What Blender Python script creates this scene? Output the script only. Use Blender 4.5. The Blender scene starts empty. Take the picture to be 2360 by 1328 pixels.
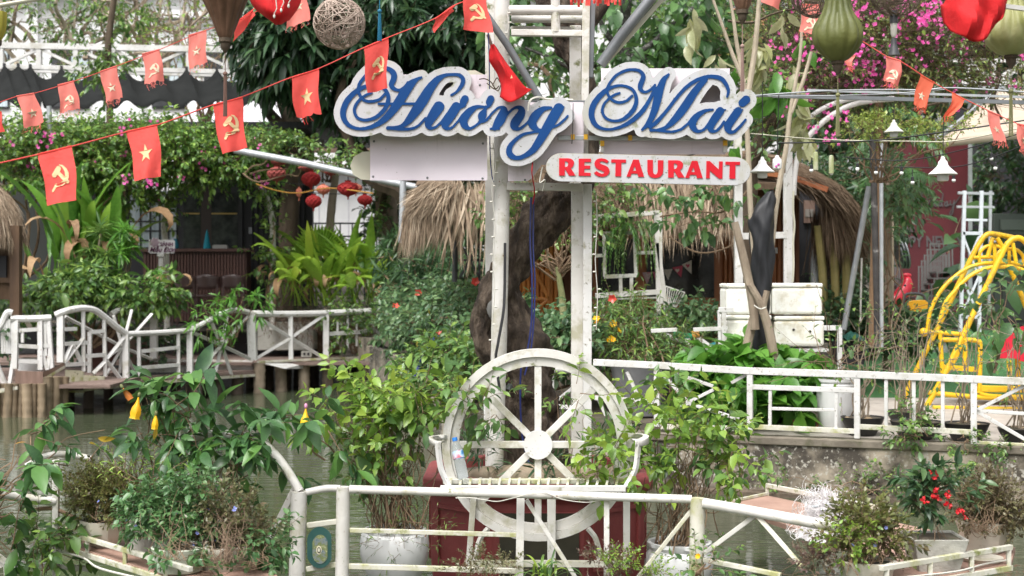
import bpy, math, random
import numpy as np
from mathutils import Vector, Matrix, geometry
# camera, sky, sun, exposure
SC = bpy.context.scene
COL = SC.collection
FOC = 3277.8            # focal length in photograph pixels (50 mm on a 36 mm sensor)
CAMZ = 1.98
cam = bpy.data.cameras.new('camera'); camo = bpy.data.objects.new('camera', cam); COL.objects.link(camo)
cam.lens = 50; cam.sensor_width = 36; cam.shift_y = -24/2360
cam.clip_start = .1; cam.clip_end = 500
cam.dof.use_dof = True; cam.dof.focus_distance = 9.2; cam.dof.aperture_fstop = 3.5
camo.location = (0, 0, CAMZ); camo.rotation_euler = (math.radians(90), 0, 0)
SC.camera = camo
SUN_EL, SUN_AZ = math.radians(58), math.radians(205)      # azimuth measured from +Y clockwise
wd = bpy.data.worlds.new('World'); SC.world = wd; wd.use_nodes = True
nt = wd.node_tree; nt.nodes.clear()
wo = nt.nodes.new('ShaderNodeOutputWorld'); bg = nt.nodes.new('ShaderNodeBackground')
sk = nt.nodes.new('ShaderNodeTexSky'); sk.sky_type = 'NISHITA'; sk.sun_disc = False
sk.sun_elevation = SUN_EL; sk.sun_rotation = SUN_AZ; sk.air_density = 1.2; sk.dust_density = 6; sk.ozone_density = 1.0
hs = nt.nodes.new('ShaderNodeHueSaturation'); hs.inputs['Saturation'].default_value = .105
nt.links.new(sk.outputs[0], hs.inputs['Color']); nt.links.new(hs.outputs[0], bg.inputs[0])
bg.inputs[1].default_value = .125
nt.links.new(bg.outputs[0], wo.inputs[0])
sl = bpy.data.lights.new('sun', 'SUN'); slo = bpy.data.objects.new('sun', sl); COL.objects.link(slo)
sl.energy = 1.5; sl.angle = math.radians(28); sl.color = (1, .97, .92)
slo.rotation_euler = (math.pi/2 - SUN_EL, 0, math.pi - SUN_AZ)
slo.location = (-6, -8, 20)
SC.view_settings.view_transform = 'Standard'; SC.view_settings.look = 'None'
SC.view_settings.exposure = 1.0; SC.view_settings.gamma = 1; SC.view_settings.use_curve_mapping = False
SC.render.engine = 'CYCLES'
SC.cycles.max_bounces = 6; SC.cycles.transparent_max_bounces = 8
# helpers: points, tags, meshes
R = np.random.default_rng(11)
def W(px, py, Y):
 return np.array([(px-1180)*Y/FOC, Y, CAMZ-(py-640)*Y/FOC])
def pt_plane(px, py, A, B):
 """where the sight line through a pixel meets the upright plane through plan points A and B"""
 rx = (px-1180)/FOC
 nx, ny = B[1]-A[1], A[0]-B[0]
 Y = (nx*A[0]+ny*A[1])/(nx*rx+ny)
 return W(px, py, Y)
def pz(px, z, Y):
 return np.array([(px-1180)*Y/FOC, Y, z])
def tag(o, label=None, cat=None, group=None, kind=None):
 if label: o['label'] = label
 if cat: o['category'] = cat
 if group: o['group'] = group
 if kind: o['kind'] = kind
 return o
def thing(name, label, cat, loc=(0, 0, 0), group=None):
 o = bpy.data.objects.new(name, None); COL.objects.link(o)
 o.empty_display_size = .1; o.location = [float(c) for c in loc]
 return tag(o, label, cat, group)
def wloc(o):
 v = Vector((0, 0, 0))
 while o is not None:
  v = v + o.location; o = o.parent
 return np.array(v)
def link(name, me, parent=None, loc=None):
 o = bpy.data.objects.new(name, me); COL.objects.link(o)
 if parent is not None: o.parent = parent
 if loc is not None: o.location = [float(c) for c in loc]
 return o
def kids(o): return [c for c in bpy.data.objects if c.parent == o]
def copy_tree(o, loc=None, rz=None, label=None, parent=None, table=None):
 if table is None:
  table = {}
  for c in bpy.data.objects:
   if c.parent: table.setdefault(c.parent.name, []).append(c)
 c = o.copy(); COL.objects.link(c)
 if parent is not None: c.parent = parent
 if loc is not None: c.location = [float(t) for t in loc]
 if rz is not None: c.rotation_euler = (0, 0, rz)
 if label: c['label'] = label
 for ch in table.get(o.name, []): copy_tree(ch, None, None, None, c, table)
 return c
def np_mesh(name, V, T, mat, smooth=True):
 """triangle mesh from arrays"""
 me = bpy.data.meshes.new(name); V = np.asarray(V, dtype=np.float32); T = np.asarray(T, dtype=np.int32)
 me.vertices.add(len(V)); me.vertices.foreach_set('co', V.ravel())
 me.loops.add(T.size); me.loops.foreach_set('vertex_index', T.ravel())
 me.polygons.add(len(T)); me.polygons.foreach_set('loop_start', np.arange(0, T.size, 3, dtype=np.int32))
 if smooth: me.polygons.foreach_set('use_smooth', np.ones(len(T), dtype=bool))
 me.update(calc_edges=True)
 if mat: me.materials.append(mat)
 return me
def unit(v):
 v = np.asarray(v, float); n = np.linalg.norm(v, axis=-1, keepdims=True); return v/np.maximum(n, 1e-9)
class MB:
 """collects shapes (world coordinates) that become one mesh object"""
 def __init__(s): s.v = []; s.f = []; s.m = []; s.mi = 0
 def add(s, vs, fs):
  o = len(s.v); s.v += [tuple(float(c) for c in p) for p in vs]
  s.f += [tuple(i+o for i in f) for f in fs]; s.m += [s.mi]*len(fs); return s
 def box(s, c, d, rz=0, ax=None):
  hx, hy, hz = d[0]/2, d[1]/2, d[2]/2
  vs = [np.array((x, y, z)) for x in (-hx, hx) for y in (-hy, hy) for z in (-hz, hz)]
  if ax is not None: ax = [np.asarray(a, float) for a in ax]; vs = [ax[0]*v[0]+ax[1]*v[1]+ax[2]*v[2] for v in vs]
  elif rz: cr, sr = math.cos(rz), math.sin(rz); vs = [np.array((v[0]*cr-v[1]*sr, v[0]*sr+v[1]*cr, v[2])) for v in vs]
  vs = [np.asarray(c)+v for v in vs]
  return s.add(vs, [(0, 1, 3, 2), (4, 6, 7, 5), (0, 4, 5, 1), (2, 3, 7, 6), (0, 2, 6, 4), (1, 5, 7, 3)])
 def beam(s, p, q, w, h=None, up=(0, 0, 1), ext=0):
  p = np.asarray(p, float); q = np.asarray(q, float); h = h or w
  d = q-p; L = np.linalg.norm(d); x = d/L
  u = np.asarray(up, float)
  if abs(x@u) > .98: u = np.array((0, 1, 0.))
  y = unit(np.cross(u, x)); z = np.cross(x, y)
  return s.box((p+q)/2, (L+2*ext, w, h), ax=(x, y, z))
 def tube(s, pts, r, n=8, cap=True, flat=1.0):
  pts = [np.asarray(p, float) for p in pts]; k = len(pts)
  rs = r if hasattr(r, '__len__') else [r]*k
  t0 = unit(pts[1]-pts[0]); a = np.array((0, 0, 1.)) if abs(t0[2]) < .9 else np.array((0, 1., 0))
  nrm = unit(a-t0*(a@t0)); vs = []
  for i in range(k):
   t = unit(pts[min(i+1, k-1)]-pts[max(i-1, 0)])
   nrm = unit(nrm-t*(nrm@t)); b = np.cross(t, nrm)
   for j in range(n):
    an = 2*math.pi*j/n; vs.append(pts[i]+rs[i]*(math.cos(an)*nrm*flat+math.sin(an)*b))
  fs = [(i*n+j, i*n+(j+1) % n, (i+1)*n+(j+1) % n, (i+1)*n+j) for i in range(k-1) for j in range(n)]
  if cap: fs += [tuple(range(n-1, -1, -1)), tuple((k-1)*n+j for j in range(n))]
  return s.add(vs, fs)
 def lathe(s, prof, c, n=24, mod=None, sx=1, sy=1, cap=True, rz=0):
  vs = []; k = len(prof)
  for i, (r, z) in enumerate(prof):
   for j in range(n):
    an = 2*math.pi*j/n+rz; rr = r*(mod(an, i/(k-1)) if mod else 1)
    vs.append((c[0]+rr*math.cos(an)*sx, c[1]+rr*math.sin(an)*sy, c[2]+z))
  fs = [(i*n+j, i*n+(j+1) % n, (i+1)*n+(j+1) % n, (i+1)*n+j) for i in range(k-1) for j in range(n)]
  if cap: fs += [tuple(range(n-1, -1, -1)), tuple((k-1)*n+j for j in range(n))]
  return s.add(vs, fs)
 def ball(s, c, r, n=10, m=7, sc=(1, 1, 1), jit=0, rng=None):
  vs = []
  for i in range(m+1):
   th = math.pi*i/m
   for j in range(n):
    ph = 2*math.pi*j/n; k = 1+(rng.uniform(-jit, jit) if jit and 0 < i < m else 0)
    vs.append((c[0]+r*sc[0]*k*math.sin(th)*math.cos(ph), c[1]+r*sc[1]*k*math.sin(th)*math.sin(ph), c[2]+r*sc[2]*k*math.cos(th)))
  fs = [(i*n+j, (i+1)*n+j, (i+1)*n+(j+1) % n, i*n+(j+1) % n) for i in range(m) for j in range(n)]
  return s.add(vs, fs)
 def grid(s, P):
  m, n = len(P), len(P[0]); vs = [p for row in P for p in row]
  return s.add(vs, [(i*n+j, i*n+j+1, (i+1)*n+j+1, (i+1)*n+j) for i in range(m-1) for j in range(n-1)])
 def poly(s, loops, f, d0, d1):
  """flat outline (loops of 2D points, holes after the first) given depth: f(u, v, d) -> world"""
  flat = [p for l in loops for p in l]
  tris = geometry.tessellate_polygon([[Vector((p[0], p[1], 0)) for p in l] for l in loops])
  n = len(flat); vs = [f(p[0], p[1], d0) for p in flat]+[f(p[0], p[1], d1) for p in flat]
  fs = []
  for t in tris:
   a, b, c = (flat[i] for i in t)
   if (b[0]-a[0])*(c[1]-a[1])-(b[1]-a[1])*(c[0]-a[0]) < 0: t = t[::-1]
   fs.append(tuple(t[::-1])); fs.append(tuple(i+n for i in t))
  o = 0
  for l in loops:
   k = len(l); fs += [(o+i, o+(i+1) % k, n+o+(i+1) % k, n+o+i) for i in range(k)]; o += k
  return s.add(vs, fs)
 def build(s, name, mat, parent=None, smooth=40, kind=None, label=None, loc=None, bevel=0):
  org = wloc(parent) if parent is not None else (np.array(loc, float) if loc is not None else np.zeros(3))
  me = bpy.data.meshes.new(name)
  me.from_pydata([tuple(np.asarray(p)-org) for p in s.v], [], s.f)
  for m in (mat if isinstance(mat, (list, tuple)) else [mat]): me.materials.append(m)
  if isinstance(mat, (list, tuple)): me.polygons.foreach_set('material_index', s.m)
  if smooth:
   me.polygons.foreach_set('use_smooth', [True]*len(me.polygons)); me.set_sharp_from_angle(angle=math.radians(smooth))
  me.update()
  o = link(name, me, parent, None if parent is not None else org)
  if kind: o['kind'] = kind
  if label: o['label'] = label
  if bevel:
   b = o.modifiers.new('bevel', 'BEVEL'); b.width = bevel; b.segments = 2; b.limit_method = 'ANGLE'
  return o
def spline(pts, per=8, closed=False):
 """Catmull-Rom through points of any dimension"""
 P = np.array(pts, float); n = len(P); out = []
 rng_ = range(n if closed else n-1)
 for i in rng_:
  g = lambda k: P[k % n] if closed else P[min(max(k, 0), n-1)]
  a, b, c, d = g(i-1), g(i), g(i+1), g(i+2)
  for j in range(per):
   t = j/per; out.append(.5*((2*b)+(c-a)*t+(2*a-5*b+4*c-d)*t*t+(3*b-a-3*c+d)*t**3))
 if not closed: out.append(P[-1])
 return np.array(out)
# materials
def new_mat(name):
 m = bpy.data.materials.new(name); m.use_nodes = True; t = m.node_tree
 b = t.nodes['Principled BSDF']; return m, t, b
def col4(c): return (c[0], c[1], c[2], 1)
def ramp(t, fac, stops):
 r = t.nodes.new('ShaderNodeValToRGB'); e = r.color_ramp.elements
 while len(e) < len(stops): e.new(.5)
 for k, (p, c) in zip(e, stops): k.position = p; k.color = col4(c)
 t.links.new(fac, r.inputs[0]); return r.outputs[0]
def coords(t, stretch=(1, 1, 1), rnd=True):
 tc = t.nodes.new('ShaderNodeTexCoord'); mp = t.nodes.new('ShaderNodeMapping')
 mp.inputs['Scale'].default_value = stretch; t.links.new(tc.outputs['Object'], mp.inputs['Vector'])
 if rnd:
  oi = t.nodes.new('ShaderNodeObjectInfo'); mu = t.nodes.new('ShaderNodeMath'); mu.operation = 'MULTIPLY'
  mu.inputs[1].default_value = 37; t.links.new(oi.outputs['Random'], mu.inputs[0]); t.links.new(mu.outputs[0], mp.inputs['Location'])
 return mp.outputs[0]
def noise(t, vec, scale, detail=4, rough=.6):
 n = t.nodes.new('ShaderNodeTexNoise'); n.inputs['Scale'].default_value = scale; n.inputs['Detail'].default_value = detail
 n.inputs['Roughness'].default_value = rough; t.links.new(vec, n.inputs['Vector']); return n.outputs[0]
def mixc(t, fac, a, b):
 m = t.nodes.new('ShaderNodeMix'); m.data_type = 'RGBA'
 for s, k in ((a, 6), (b, 7)):
  if isinstance(s, tuple): m.inputs[k].default_value = col4(s)
  else: t.links.new(s, m.inputs[k])
 if isinstance(fac, float): m.inputs[0].default_value = fac
 else: t.links.new(fac, m.inputs[0])
 return m.outputs[2]
def mat(name, stops, scale=4, rough=.6, stretch=(1, 1, 1), bump=0, bscale=None, bdist=.02, spec=.5, metal=0, stains=(), detail=5, trans=0, sheen=0, rmix=None, coat=0):
 """colour stops over noise, patches of dirt with shapes of their own, fine relief"""
 m, t, b = new_mat(name)
 v = coords(t, stretch)
 if isinstance(stops[0], (int, float)): stops = [(0, stops), (1, stops)]
 c = ramp(t, noise(t, v, scale, detail), stops)
 for (sc_, lo, hi, colr, *st) in stains:
  vv = coords(t, st[0]) if st else v
  f = ramp(t, noise(t, vv, sc_, 6, .65), [(lo, (0, 0, 0)), (hi, (1, 1, 1))])
  c = mixc(t, f, c, colr)
 t.links.new(c, b.inputs['Base Color'])
 b.inputs['Roughness'].default_value = rough; b.inputs['Metallic'].default_value = metal
 b.inputs['Specular IOR Level'].default_value = spec
 if coat: b.inputs['Coat Weight'].default_value = coat
 if bump:
  bp = t.nodes.new('ShaderNodeBump'); bp.inputs['Strength'].default_value = bump; bp.inputs['Distance'].default_value = bdist
  t.links.new(noise(t, v, bscale or scale*4, 6, .65), bp.inputs['Height']); t.links.new(bp.outputs[0], b.inputs['Normal'])
 if trans:
  tr = t.nodes.new('ShaderNodeBsdfTranslucent'); t.links.new(c, tr.inputs[0])
  mx = t.nodes.new('ShaderNodeMixShader'); mx.inputs[0].default_value = trans
  out = t.nodes['Material Output']; t.links.new(b.outputs[0], mx.inputs[1]); t.links.new(tr.outputs[0], mx.inputs[2]); t.links.new(mx.outputs[0], out.inputs[0])
 return m
def leaf_mat(name, stops, rough=.36, trans=.3, spec=.6):
 """each leaf takes its own colour from the stops"""
 m, t, b = new_mat(name)
 g = t.nodes.new('ShaderNodeNewGeometry'); oi = t.nodes.new('ShaderNodeObjectInfo')
 ad = t.nodes.new('ShaderNodeMath'); ad.operation = 'ADD'; t.links.new(g.outputs['Random Per Island'], ad.inputs[0]); t.links.new(oi.outputs['Random'], ad.inputs[1])
 fr = t.nodes.new('ShaderNodeMath'); fr.operation = 'FRACT'; t.links.new(ad.outputs[0], fr.inputs[0])
 c = ramp(t, fr.outputs[0], stops)
 n = noise(t, coords(t, rnd=False), 14, 3)
 c = mixc(t, ramp(t, n, [(.35, (0, 0, 0)), (.75, (.35, .35, .35))]), c, tuple(min(1, k*1.7+.01) for k in stops[len(stops)//2][1]))
 t.links.new(c, b.inputs['Base Color']); b.inputs['Roughness'].default_value = rough; b.inputs['Specular IOR Level'].default_value = spec
 tr = t.nodes.new('ShaderNodeBsdfTranslucent')
 hv = t.nodes.new('ShaderNodeHueSaturation'); hv.inputs['Value'].default_value = 1.5; hv.inputs['Hue'].default_value = .485
 t.links.new(c, hv.inputs['Color']); t.links.new(hv.outputs[0], tr.inputs[0])
 mx = t.nodes.new('ShaderNodeMixShader'); mx.inputs[0].default_value = trans
 out = t.nodes['Material Output']; t.links.new(b.outputs[0], mx.inputs[1]); t.links.new(tr.outputs[0], mx.inputs[2]); t.links.new(mx.outputs[0], out.inputs[0])
 return m
M = {}
ALGAE = (.16, .17, .07); GRIME = (.22, .2, .16); RUST = (.2, .09, .04)
M['white'] = mat('white_paint', [(.3, (.52, .51, .49)), (.6, (.64, .63, .62))], 2.5, .5, bump=.08, stains=[(3.5, .54, .72, (.4, .38, .31)), (9, .62, .7, (.3, .28, .2)), (34, .62, .67, GRIME)])
M['white_old'] = mat('old_white_paint', [(.3, (.5, .48, .44)), (.6, (.65, .63, .6))], 3, .55, bump=.15, stains=[(5, .52, .66, (.4, .38, .28)), (9, .62, .7, ALGAE), (34, .655, .7, RUST)])
M['white_moss'] = mat('mossy_white_paint', [(.3, (.48, .46, .38)), (.6, (.6, .58, .51))], 4, .6, bump=.15, stains=[(5, .48, .62, (.36, .36, .16)), (12, .56, .68, (.2, .22, .06))])
M['grey_metal'] = mat('grey_metal', [(.3, (.13, .14, .15)), (.7, (.2, .21, .22))], 5, .5, metal=.3)
M['galv'] = mat('galvanised_pipe', [(.3, (.35, .37, .39)), (.7, (.48, .5, .52))], 8, .45, metal=.4)
M['black'] = mat('black_plastic', (.02, .02, .022), rough=.45)
M['dark_metal'] = mat('dark_metal', (.05, .05, .055), rough=.5)
M['bark'] = mat('bark', [(.3, (.05, .035, .022)), (.7, (.13, .095, .065))], 6, .9, (1, 1, .35), bump=.9, bscale=18)
M['bark_grey'] = mat('grey_bark', [(.3, (.16, .12, .085)), (.7, (.33, .27, .2))], 7, .9, (1, 1, .5), bump=.6, bscale=24)
M['bark_pale'] = mat('pale_bark', [(.3, (.3, .25, .18)), (.7, (.46, .39, .3))], 7, .85, (1, 1, .5), bump=.5, bscale=24)
M['twig'] = mat('twig_bark', [(.3, (.13, .085, .05)), (.7, (.24, .16, .1))], 9, .85)
M['twig_green'] = mat('green_twig', [(.3, (.1, .13, .04)), (.7, (.2, .2, .09))], 9, .7)
M['bamboo'] = mat('bamboo', [(.3, (.14, .1, .06)), (.7, (.29, .22, .145))], 5, .6, (1, 1, .3), stains=[(7, .5, .7, (.1, .08, .05))])
M['plank'] = mat('deck_plank', [(.3, (.11, .075, .06)), (.7, (.24, .17, .145))], 6, .8, (.3, 4, 4), bump=.5)
M['board_brown'] = mat('brown_board', [(.3, (.13, .08, .06)), (.7, (.22, .14, .11))], 4, .7, (4, 1, .5), bump=.3)
# leaves and twigs
def leaf_tmpl(w=.4, a=1.0, n=2, fold=.12, droop=.18, wave=0):
 """unit leaf along +X, flat in XY, as (verts, triangles)"""
 V = [(0, 0, 0)]; T = []
 for i in range(1, n+1):
  t = i/(n+1); hw = w/2*math.sin(math.pi*t**a)**.85
  z = -droop*t*t; wz = wave*math.sin(t*9)
  V += [(t, -hw, z+fold*hw+wz), (t, 0, z-fold*hw*.4), (t, hw, z+fold*hw-wz)]
 V.append((1, 0, -droop))
 T += [(0, 1, 2), (0, 2, 3)]
 for i in range(n-1):
  o = 1+3*i
  for k in (0, 1): T += [(o+k, o+k+3, o+k+4), (o+k, o+k+4, o+k+1)]
 o = 1+3*(n-1); e = len(V)-1
 T += [(o, e, o+1), (o+1, e, o+2)]
 return np.array(V, float), np.array(T, int)
TM = {
 'small': leaf_tmpl(.55, .85, 1, .2, .12),
 'ovate': leaf_tmpl(.56, .8, 2, .32, .34),
 'ellip': leaf_tmpl(.4, .95, 3, .28, .42, .012),
 'lance': leaf_tmpl(.2, .9, 2, .25, .35),
 'narrow': leaf_tmpl(.13, .8, 2, .2, .3),
 'broad': leaf_tmpl(.62, .78, 3, .26, .42, .015),
 'petal': leaf_tmpl(.85, 1.1, 1, .15, -.2),
 'strap': leaf_tmpl(.17, .95, 6, .3, .5, .004),
}
def frames(P, D, N):
 X = unit(D); Y = unit(np.cross(N, X)); Z = np.cross(X, Y)
 A = np.zeros((len(P), 4, 4)); A[:, :3, 0] = X; A[:, :3, 1] = Y; A[:, :3, 2] = Z; A[:, :3, 3] = P; A[:, 3, 3] = 1
 return A
def leaf_frames(P, D, S, rng, grav=.2, flat=.45):
 D = unit(D).copy(); D[:, 2] -= grav; N = np.tile(np.array((0, 0, 1.)), (len(P), 1))+rng.normal(0, flat, (len(P), 3))
 A = frames(P, D, N); A[:, :3, :3] *= S[:, None, None]; return A
def merge(tmpl, A):
 V, T = tmpl; n = len(A)
 P = np.einsum('nij,vj->nvi', A[:, :3, :3], V)+A[:, None, :3, 3]
 F = T[None]+(np.arange(n)*len(V))[:, None, None]
 return P.reshape(-1, 3), F.reshape(-1, 3)
MESHES = {}
def tm_mesh(kind, m):
 k = (kind, m.name)
 if k not in MESHES: MESHES[k] = np_mesh('leaf_'+kind, TM[kind][0], TM[kind][1], m)
 return MESHES[k]
def put_mats(name, me, A, parent, label=None):
 """one object per matrix, sharing the mesh"""
 org = wloc(parent); out = []
 for a in A:
  o = bpy.data.objects.new(name, me); COL.objects.link(o); o.parent = parent
  b = a.copy(); b[:3, 3] -= org; o.matrix_local = Matrix(b.tolist()); out.append(o)
 return out
def emit_leaves(parent, kind, m, A, nobj=0, name='foliage', pick=None, leafname='leaf'):
 org = wloc(parent)
 if nobj:
  key = A[:, 1, 3] if pick is None else pick
  idx = np.argsort(key); put_mats(leafname, tm_mesh(kind, m), A[idx[:nobj]], parent); A = A[idx[nobj:]]
 if len(A):
  V, T = merge(TM[kind], A)
  o = link(name, np_mesh(name, V-org, T, m), parent); o['kind'] = 'stuff'
  return o
def twig(rng, L=.3, n=8, leaf=.06, ang=55, start=.15, whorl=1, curl=.25, vary=.3, r=.004, endw=0):
 """a twig along +X: (stem points, stem radius, leaf bases, leaf directions, leaf sizes)"""
 c1, c2 = rng.normal(0, curl, 2)
 f = lambda t: np.array((L*t, L*c1*t*t*.5, L*c2*t*t*.5))
 B, D, S = [], [], []; ph = rng.uniform(0, 6.28)
 for i in range(n):
  t = start+(1-start)*(i+.5)/n
  for k in range(whorl):
   p = ph+i*2.4+k*2*math.pi/whorl; a = math.radians(ang*(1.15-.55*t)+rng.normal(0, 9))
   B.append(f(t)); D.append((math.cos(a), math.sin(a)*math.cos(p), math.sin(a)*math.sin(p)))
   S.append(leaf*(1-.25*t)*(1+rng.uniform(-vary, vary)))
 for k in range(endw):
  p = ph+k*2.4; a = math.radians(rng.uniform(15, 80)); B.append(f(1)); D.append((math.cos(a), math.sin(a)*math.cos(p), math.sin(a)*math.sin(p))); S.append(leaf*(1+rng.uniform(-vary, vary)))
 return [f(0), f(.5), f(1)], r, np.array(B), np.array(D), np.array(S)
def scatter(tws, P, D, S, rng, grav=.25, flat=.45):
 """place twigs; returns leaf matrices and stem tube arrays"""
 n = len(P); A = frames(P, D, unit(rng.normal(0, 1, (n, 3)))); A[:, :3, :3] *= S[:, None, None]
 which = rng.integers(0, len(tws), n); LF, SV, ST = [], [], []; off = 0
 for k, (pts, r, B, Dl, Sz) in enumerate(tws):
  a = A[which == k]
  if not len(a): continue
  s = S[which == k]
  Bw = np.einsum('nij,lj->nli', a[:, :3, :3], B)+a[:, None, :3, 3]; Dw = np.einsum('nij,lj->nli', a[:, :3, :3], Dl)
  Sw = s[:, None]*Sz[None]*rng.uniform(.55, 1.3, (len(a), len(Sz)))
  LF.append(leaf_frames(Bw.reshape(-1, 3), Dw.reshape(-1, 3), Sw.ravel(), rng, grav, flat))
  tv = [];
  for i, p in enumerate(pts):
   rr = r*(1-.35*i)
   for j in range(3): tv.append(p+rr*np.array((0, math.cos(j*2.094), math.sin(j*2.094))))
  tt = []
  for i in range(len(pts)-1):
   for j in range(3):
    x, y = i*3+j, i*3+(j+1) % 3; tt += [(x, y, y+3), (x, y+3, x+3)]
  v, f = merge((np.array(tv), np.array(tt)), a); SV.append(v); ST.append(f+off); off += len(v)
 return np.concatenate(LF), np.concatenate(SV), np.concatenate(ST)
def in_blobs(blobs, n, rng, shell=.55, out=1.0, up=.35):
 """points inside ellipsoids and the directions twigs take there"""
 w = np.array([b[2] if len(b) > 2 else b[1][0]*b[1][2]*1.0 for b in blobs], float); w /= w.sum()
 idx = rng.choice(len(blobs), n, p=w); C = np.array([b[0] for b in blobs], float)[idx]; Q = np.array([b[1] for b in blobs], float)[idx]
 d = unit(rng.normal(0, 1, (n, 3))); rad = rng.uniform(0, 1, n)**shell
 P = C+d*Q*rad[:, None]
 D = unit(d*out+rng.normal(0, .5, (n, 3))+np.array((0, 0, up)))
 return P, D
def B(px, py, Y, rx, ry, rd, w=None):
 """an ellipsoid given by its place and size in the photograph and its depth in metres"""
 s = Y/FOC; b = (W(px, py, Y), np.array((rx*s, rd, ry*s)))
 return b if w is None else b+(w,)
def limb(p, q, rng, k=6, bend=.15, sag=0):
 """a wandering line from p to q"""
 p = np.asarray(p, float); q = np.asarray(q, float); L = np.linalg.norm(q-p)
 mids = [p+(q-p)*i/k+rng.normal(0, bend*L/k, 3)*(0 < i < k)+np.array((0, 0, sag*L*math.sin(math.pi*i/k))) for i in range(k+1)]
 return spline(mids, 3)
def plant(name, label, cat, blobs, n, tws, kind, lm, sm=None, base=None, group=None, seed=1, scale=(.8, 1.2), grav=.25, flat=.45,
          shell=.55, out=1.0, up=.35, nobj=0, stems=0, stem_r=.012, leafname='leaf', stem_mat=None, twigs=True, root=None, stem_bend=.25, stem_spread=.05, keep=None):
 rng = np.random.default_rng(seed)
 if base is None:
  c = np.mean([b[0] for b in blobs], axis=0); base = np.array((c[0], c[1], min(b[0][2]-b[1][2] for b in blobs)))
 base = np.asarray(base, float)
 o = root or thing(name, label, cat, base, group)
 P, D = in_blobs(blobs, n, rng, shell, out, up); S = rng.uniform(scale[0], scale[1], n)
 if keep is not None:
  k = keep(P); P, D, S = P[k], D[k], S[k]
 L, SV, ST = scatter(tws, P, D, S, rng, grav, flat)
 emit_leaves(o, kind, lm, L, nobj, leafname=leafname)
 sm = sm or M['twig']
 if twigs:
  t = link('twigs', np_mesh('twigs', SV-wloc(o), ST, sm), o); t['kind'] = 'stuff'
 for i in range(stems):
  q, _ = in_blobs(blobs, 1, rng, .4); mb = MB()
  p = base+np.array((rng.normal(0, stem_spread), rng.normal(0, stem_spread), 0))
  pts = limb(p, q[0], rng, 5, stem_bend); mb.tube(pts, np.linspace(stem_r, stem_r*.35, len(pts)), 5)
  mb.build('stem', stem_mat or sm, o)
 return o
def flower_mesh(name, k, r, m, cup=.5, cm=None, tmpl='petal'):
 """k petals round +Z"""
 A = []
 for i in range(k):
  a = 2*math.pi*i/k; d = np.array((math.cos(a), math.sin(a), cup)); A.append(frames(np.zeros((1, 3)), d[None], np.array([(0, 0, 1.)]))[0])
 A = np.array(A); A[:, :3, :3] *= r; V, T = merge(TM[tmpl], A); return np_mesh(name, V, T, m)
def put_flowers(parent, me, P, rng, name='blossom', smin=.8, smax=1.2, face=(0, -.7, .5)):
 n = len(P); Z = unit(np.array(face)+rng.normal(0, .5, (n, 3))); X = unit(np.cross(Z, rng.normal(0, 1, (n, 3)))); Y = np.cross(Z, X)
 A = np.zeros((n, 4, 4)); s = rng.uniform(smin, smax, n)[:, None]
 A[:, :3, 0] = X*s; A[:, :3, 1] = Y*s; A[:, :3, 2] = Z*s; A[:, :3, 3] = P; A[:, 3, 3] = 1
 if n > 300:
  V = np.array([v.co for v in me.vertices]); T = np.array([p.vertices for p in me.polygons]); V, T = merge((V, T), A)
  return tag(link(name, np_mesh(name, V-wloc(parent), T, me.materials[0]), parent), kind='stuff')
 return put_mats(name, me, A, parent)
# outlines from strokes (lettering)
def stroke_sdf(strokes, X, Y, per=10):
 """signed distance to the union of tapering strokes [(x, y, width) ...] on a grid"""
 D = np.full(X.shape, 1e9)
 for s in strokes:
  pts = spline(s, per) if len(s) > 2 else np.array(s, float)
  a, b = pts[:-1], pts[1:]
  for (x0, y0, w0), (x1, y1, w1) in zip(a, b):
   m = max(w0, w1)/2+30
   i0, i1 = np.searchsorted(X[0], (min(x0, x1)-m, max(x0, x1)+m)); j0, j1 = np.searchsorted(Y[:, 0], (min(y0, y1)-m, max(y0, y1)+m))
   if i1 <= i0 or j1 <= j0: continue
   xs, ys = X[j0:j1, i0:i1], Y[j0:j1, i0:i1]; L2 = max((x1-x0)**2+(y1-y0)**2, 1e-9)
   t = np.clip(((xs-x0)*(x1-x0)+(ys-y0)*(y1-y0))/L2, 0, 1)
   d = np.hypot(xs-x0-t*(x1-x0), ys-y0-t*(y1-y0))-(w0+(w1-w0)*t)/2
   np.minimum(D[j0:j1, i0:i1], d, out=D[j0:j1, i0:i1])
 return D
def contours(D, X, Y, level=0):
 """closed outlines of D < level (marching squares)"""
 F = D-level; ny, nx = F.shape; seg = {}
 ins = F < 0
 def ex(j, i, j2, i2):
  a, b = F[j, i], F[j2, i2]; t = a/(a-b)
  return (X[j, i]+(X[j2, i2]-X[j, i])*t, Y[j, i]+(Y[j2, i2]-Y[j, i])*t)
 cellmix = ins[:-1, :-1].astype(int)+ins[1:, :-1]+ins[:-1, 1:]+ins[1:, 1:]
 pos = {}
 for j, i in zip(*np.nonzero((cellmix > 0) & (cellmix < 4))):
  c = ((j, i), (j, i+1), (j+1, i+1), (j+1, i)); v = [ins[p] for p in c]; cr = []
  for k in range(4):
   a, b = c[k], c[(k+1) % 4]
   if v[k] != v[(k+1) % 4]:
    key = (min(a, b), max(a, b))
    if key not in pos: pos[key] = ex(*key[0], *key[1])
    cr.append((v[k], key))
  outs = [q for q in cr if q[0]]; inn = [q for q in cr if not q[0]]
  for a in range(len(outs)):
   if len(outs) == 1: seg[outs[0][1]] = inn[0][1]
   else:
    k0 = [q[1] for q in cr].index(outs[a][1]); seg[outs[a][1]] = cr[(k0+1) % 4][1]
 loops = []
 while seg:
  s, e = next(iter(seg.items())); loop = []; k = s
  while k in seg:
   loop.append(pos[k]); k = seg.pop(k)
  if len(loop) > 6: loops.append(loop)
 return loops
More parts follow.
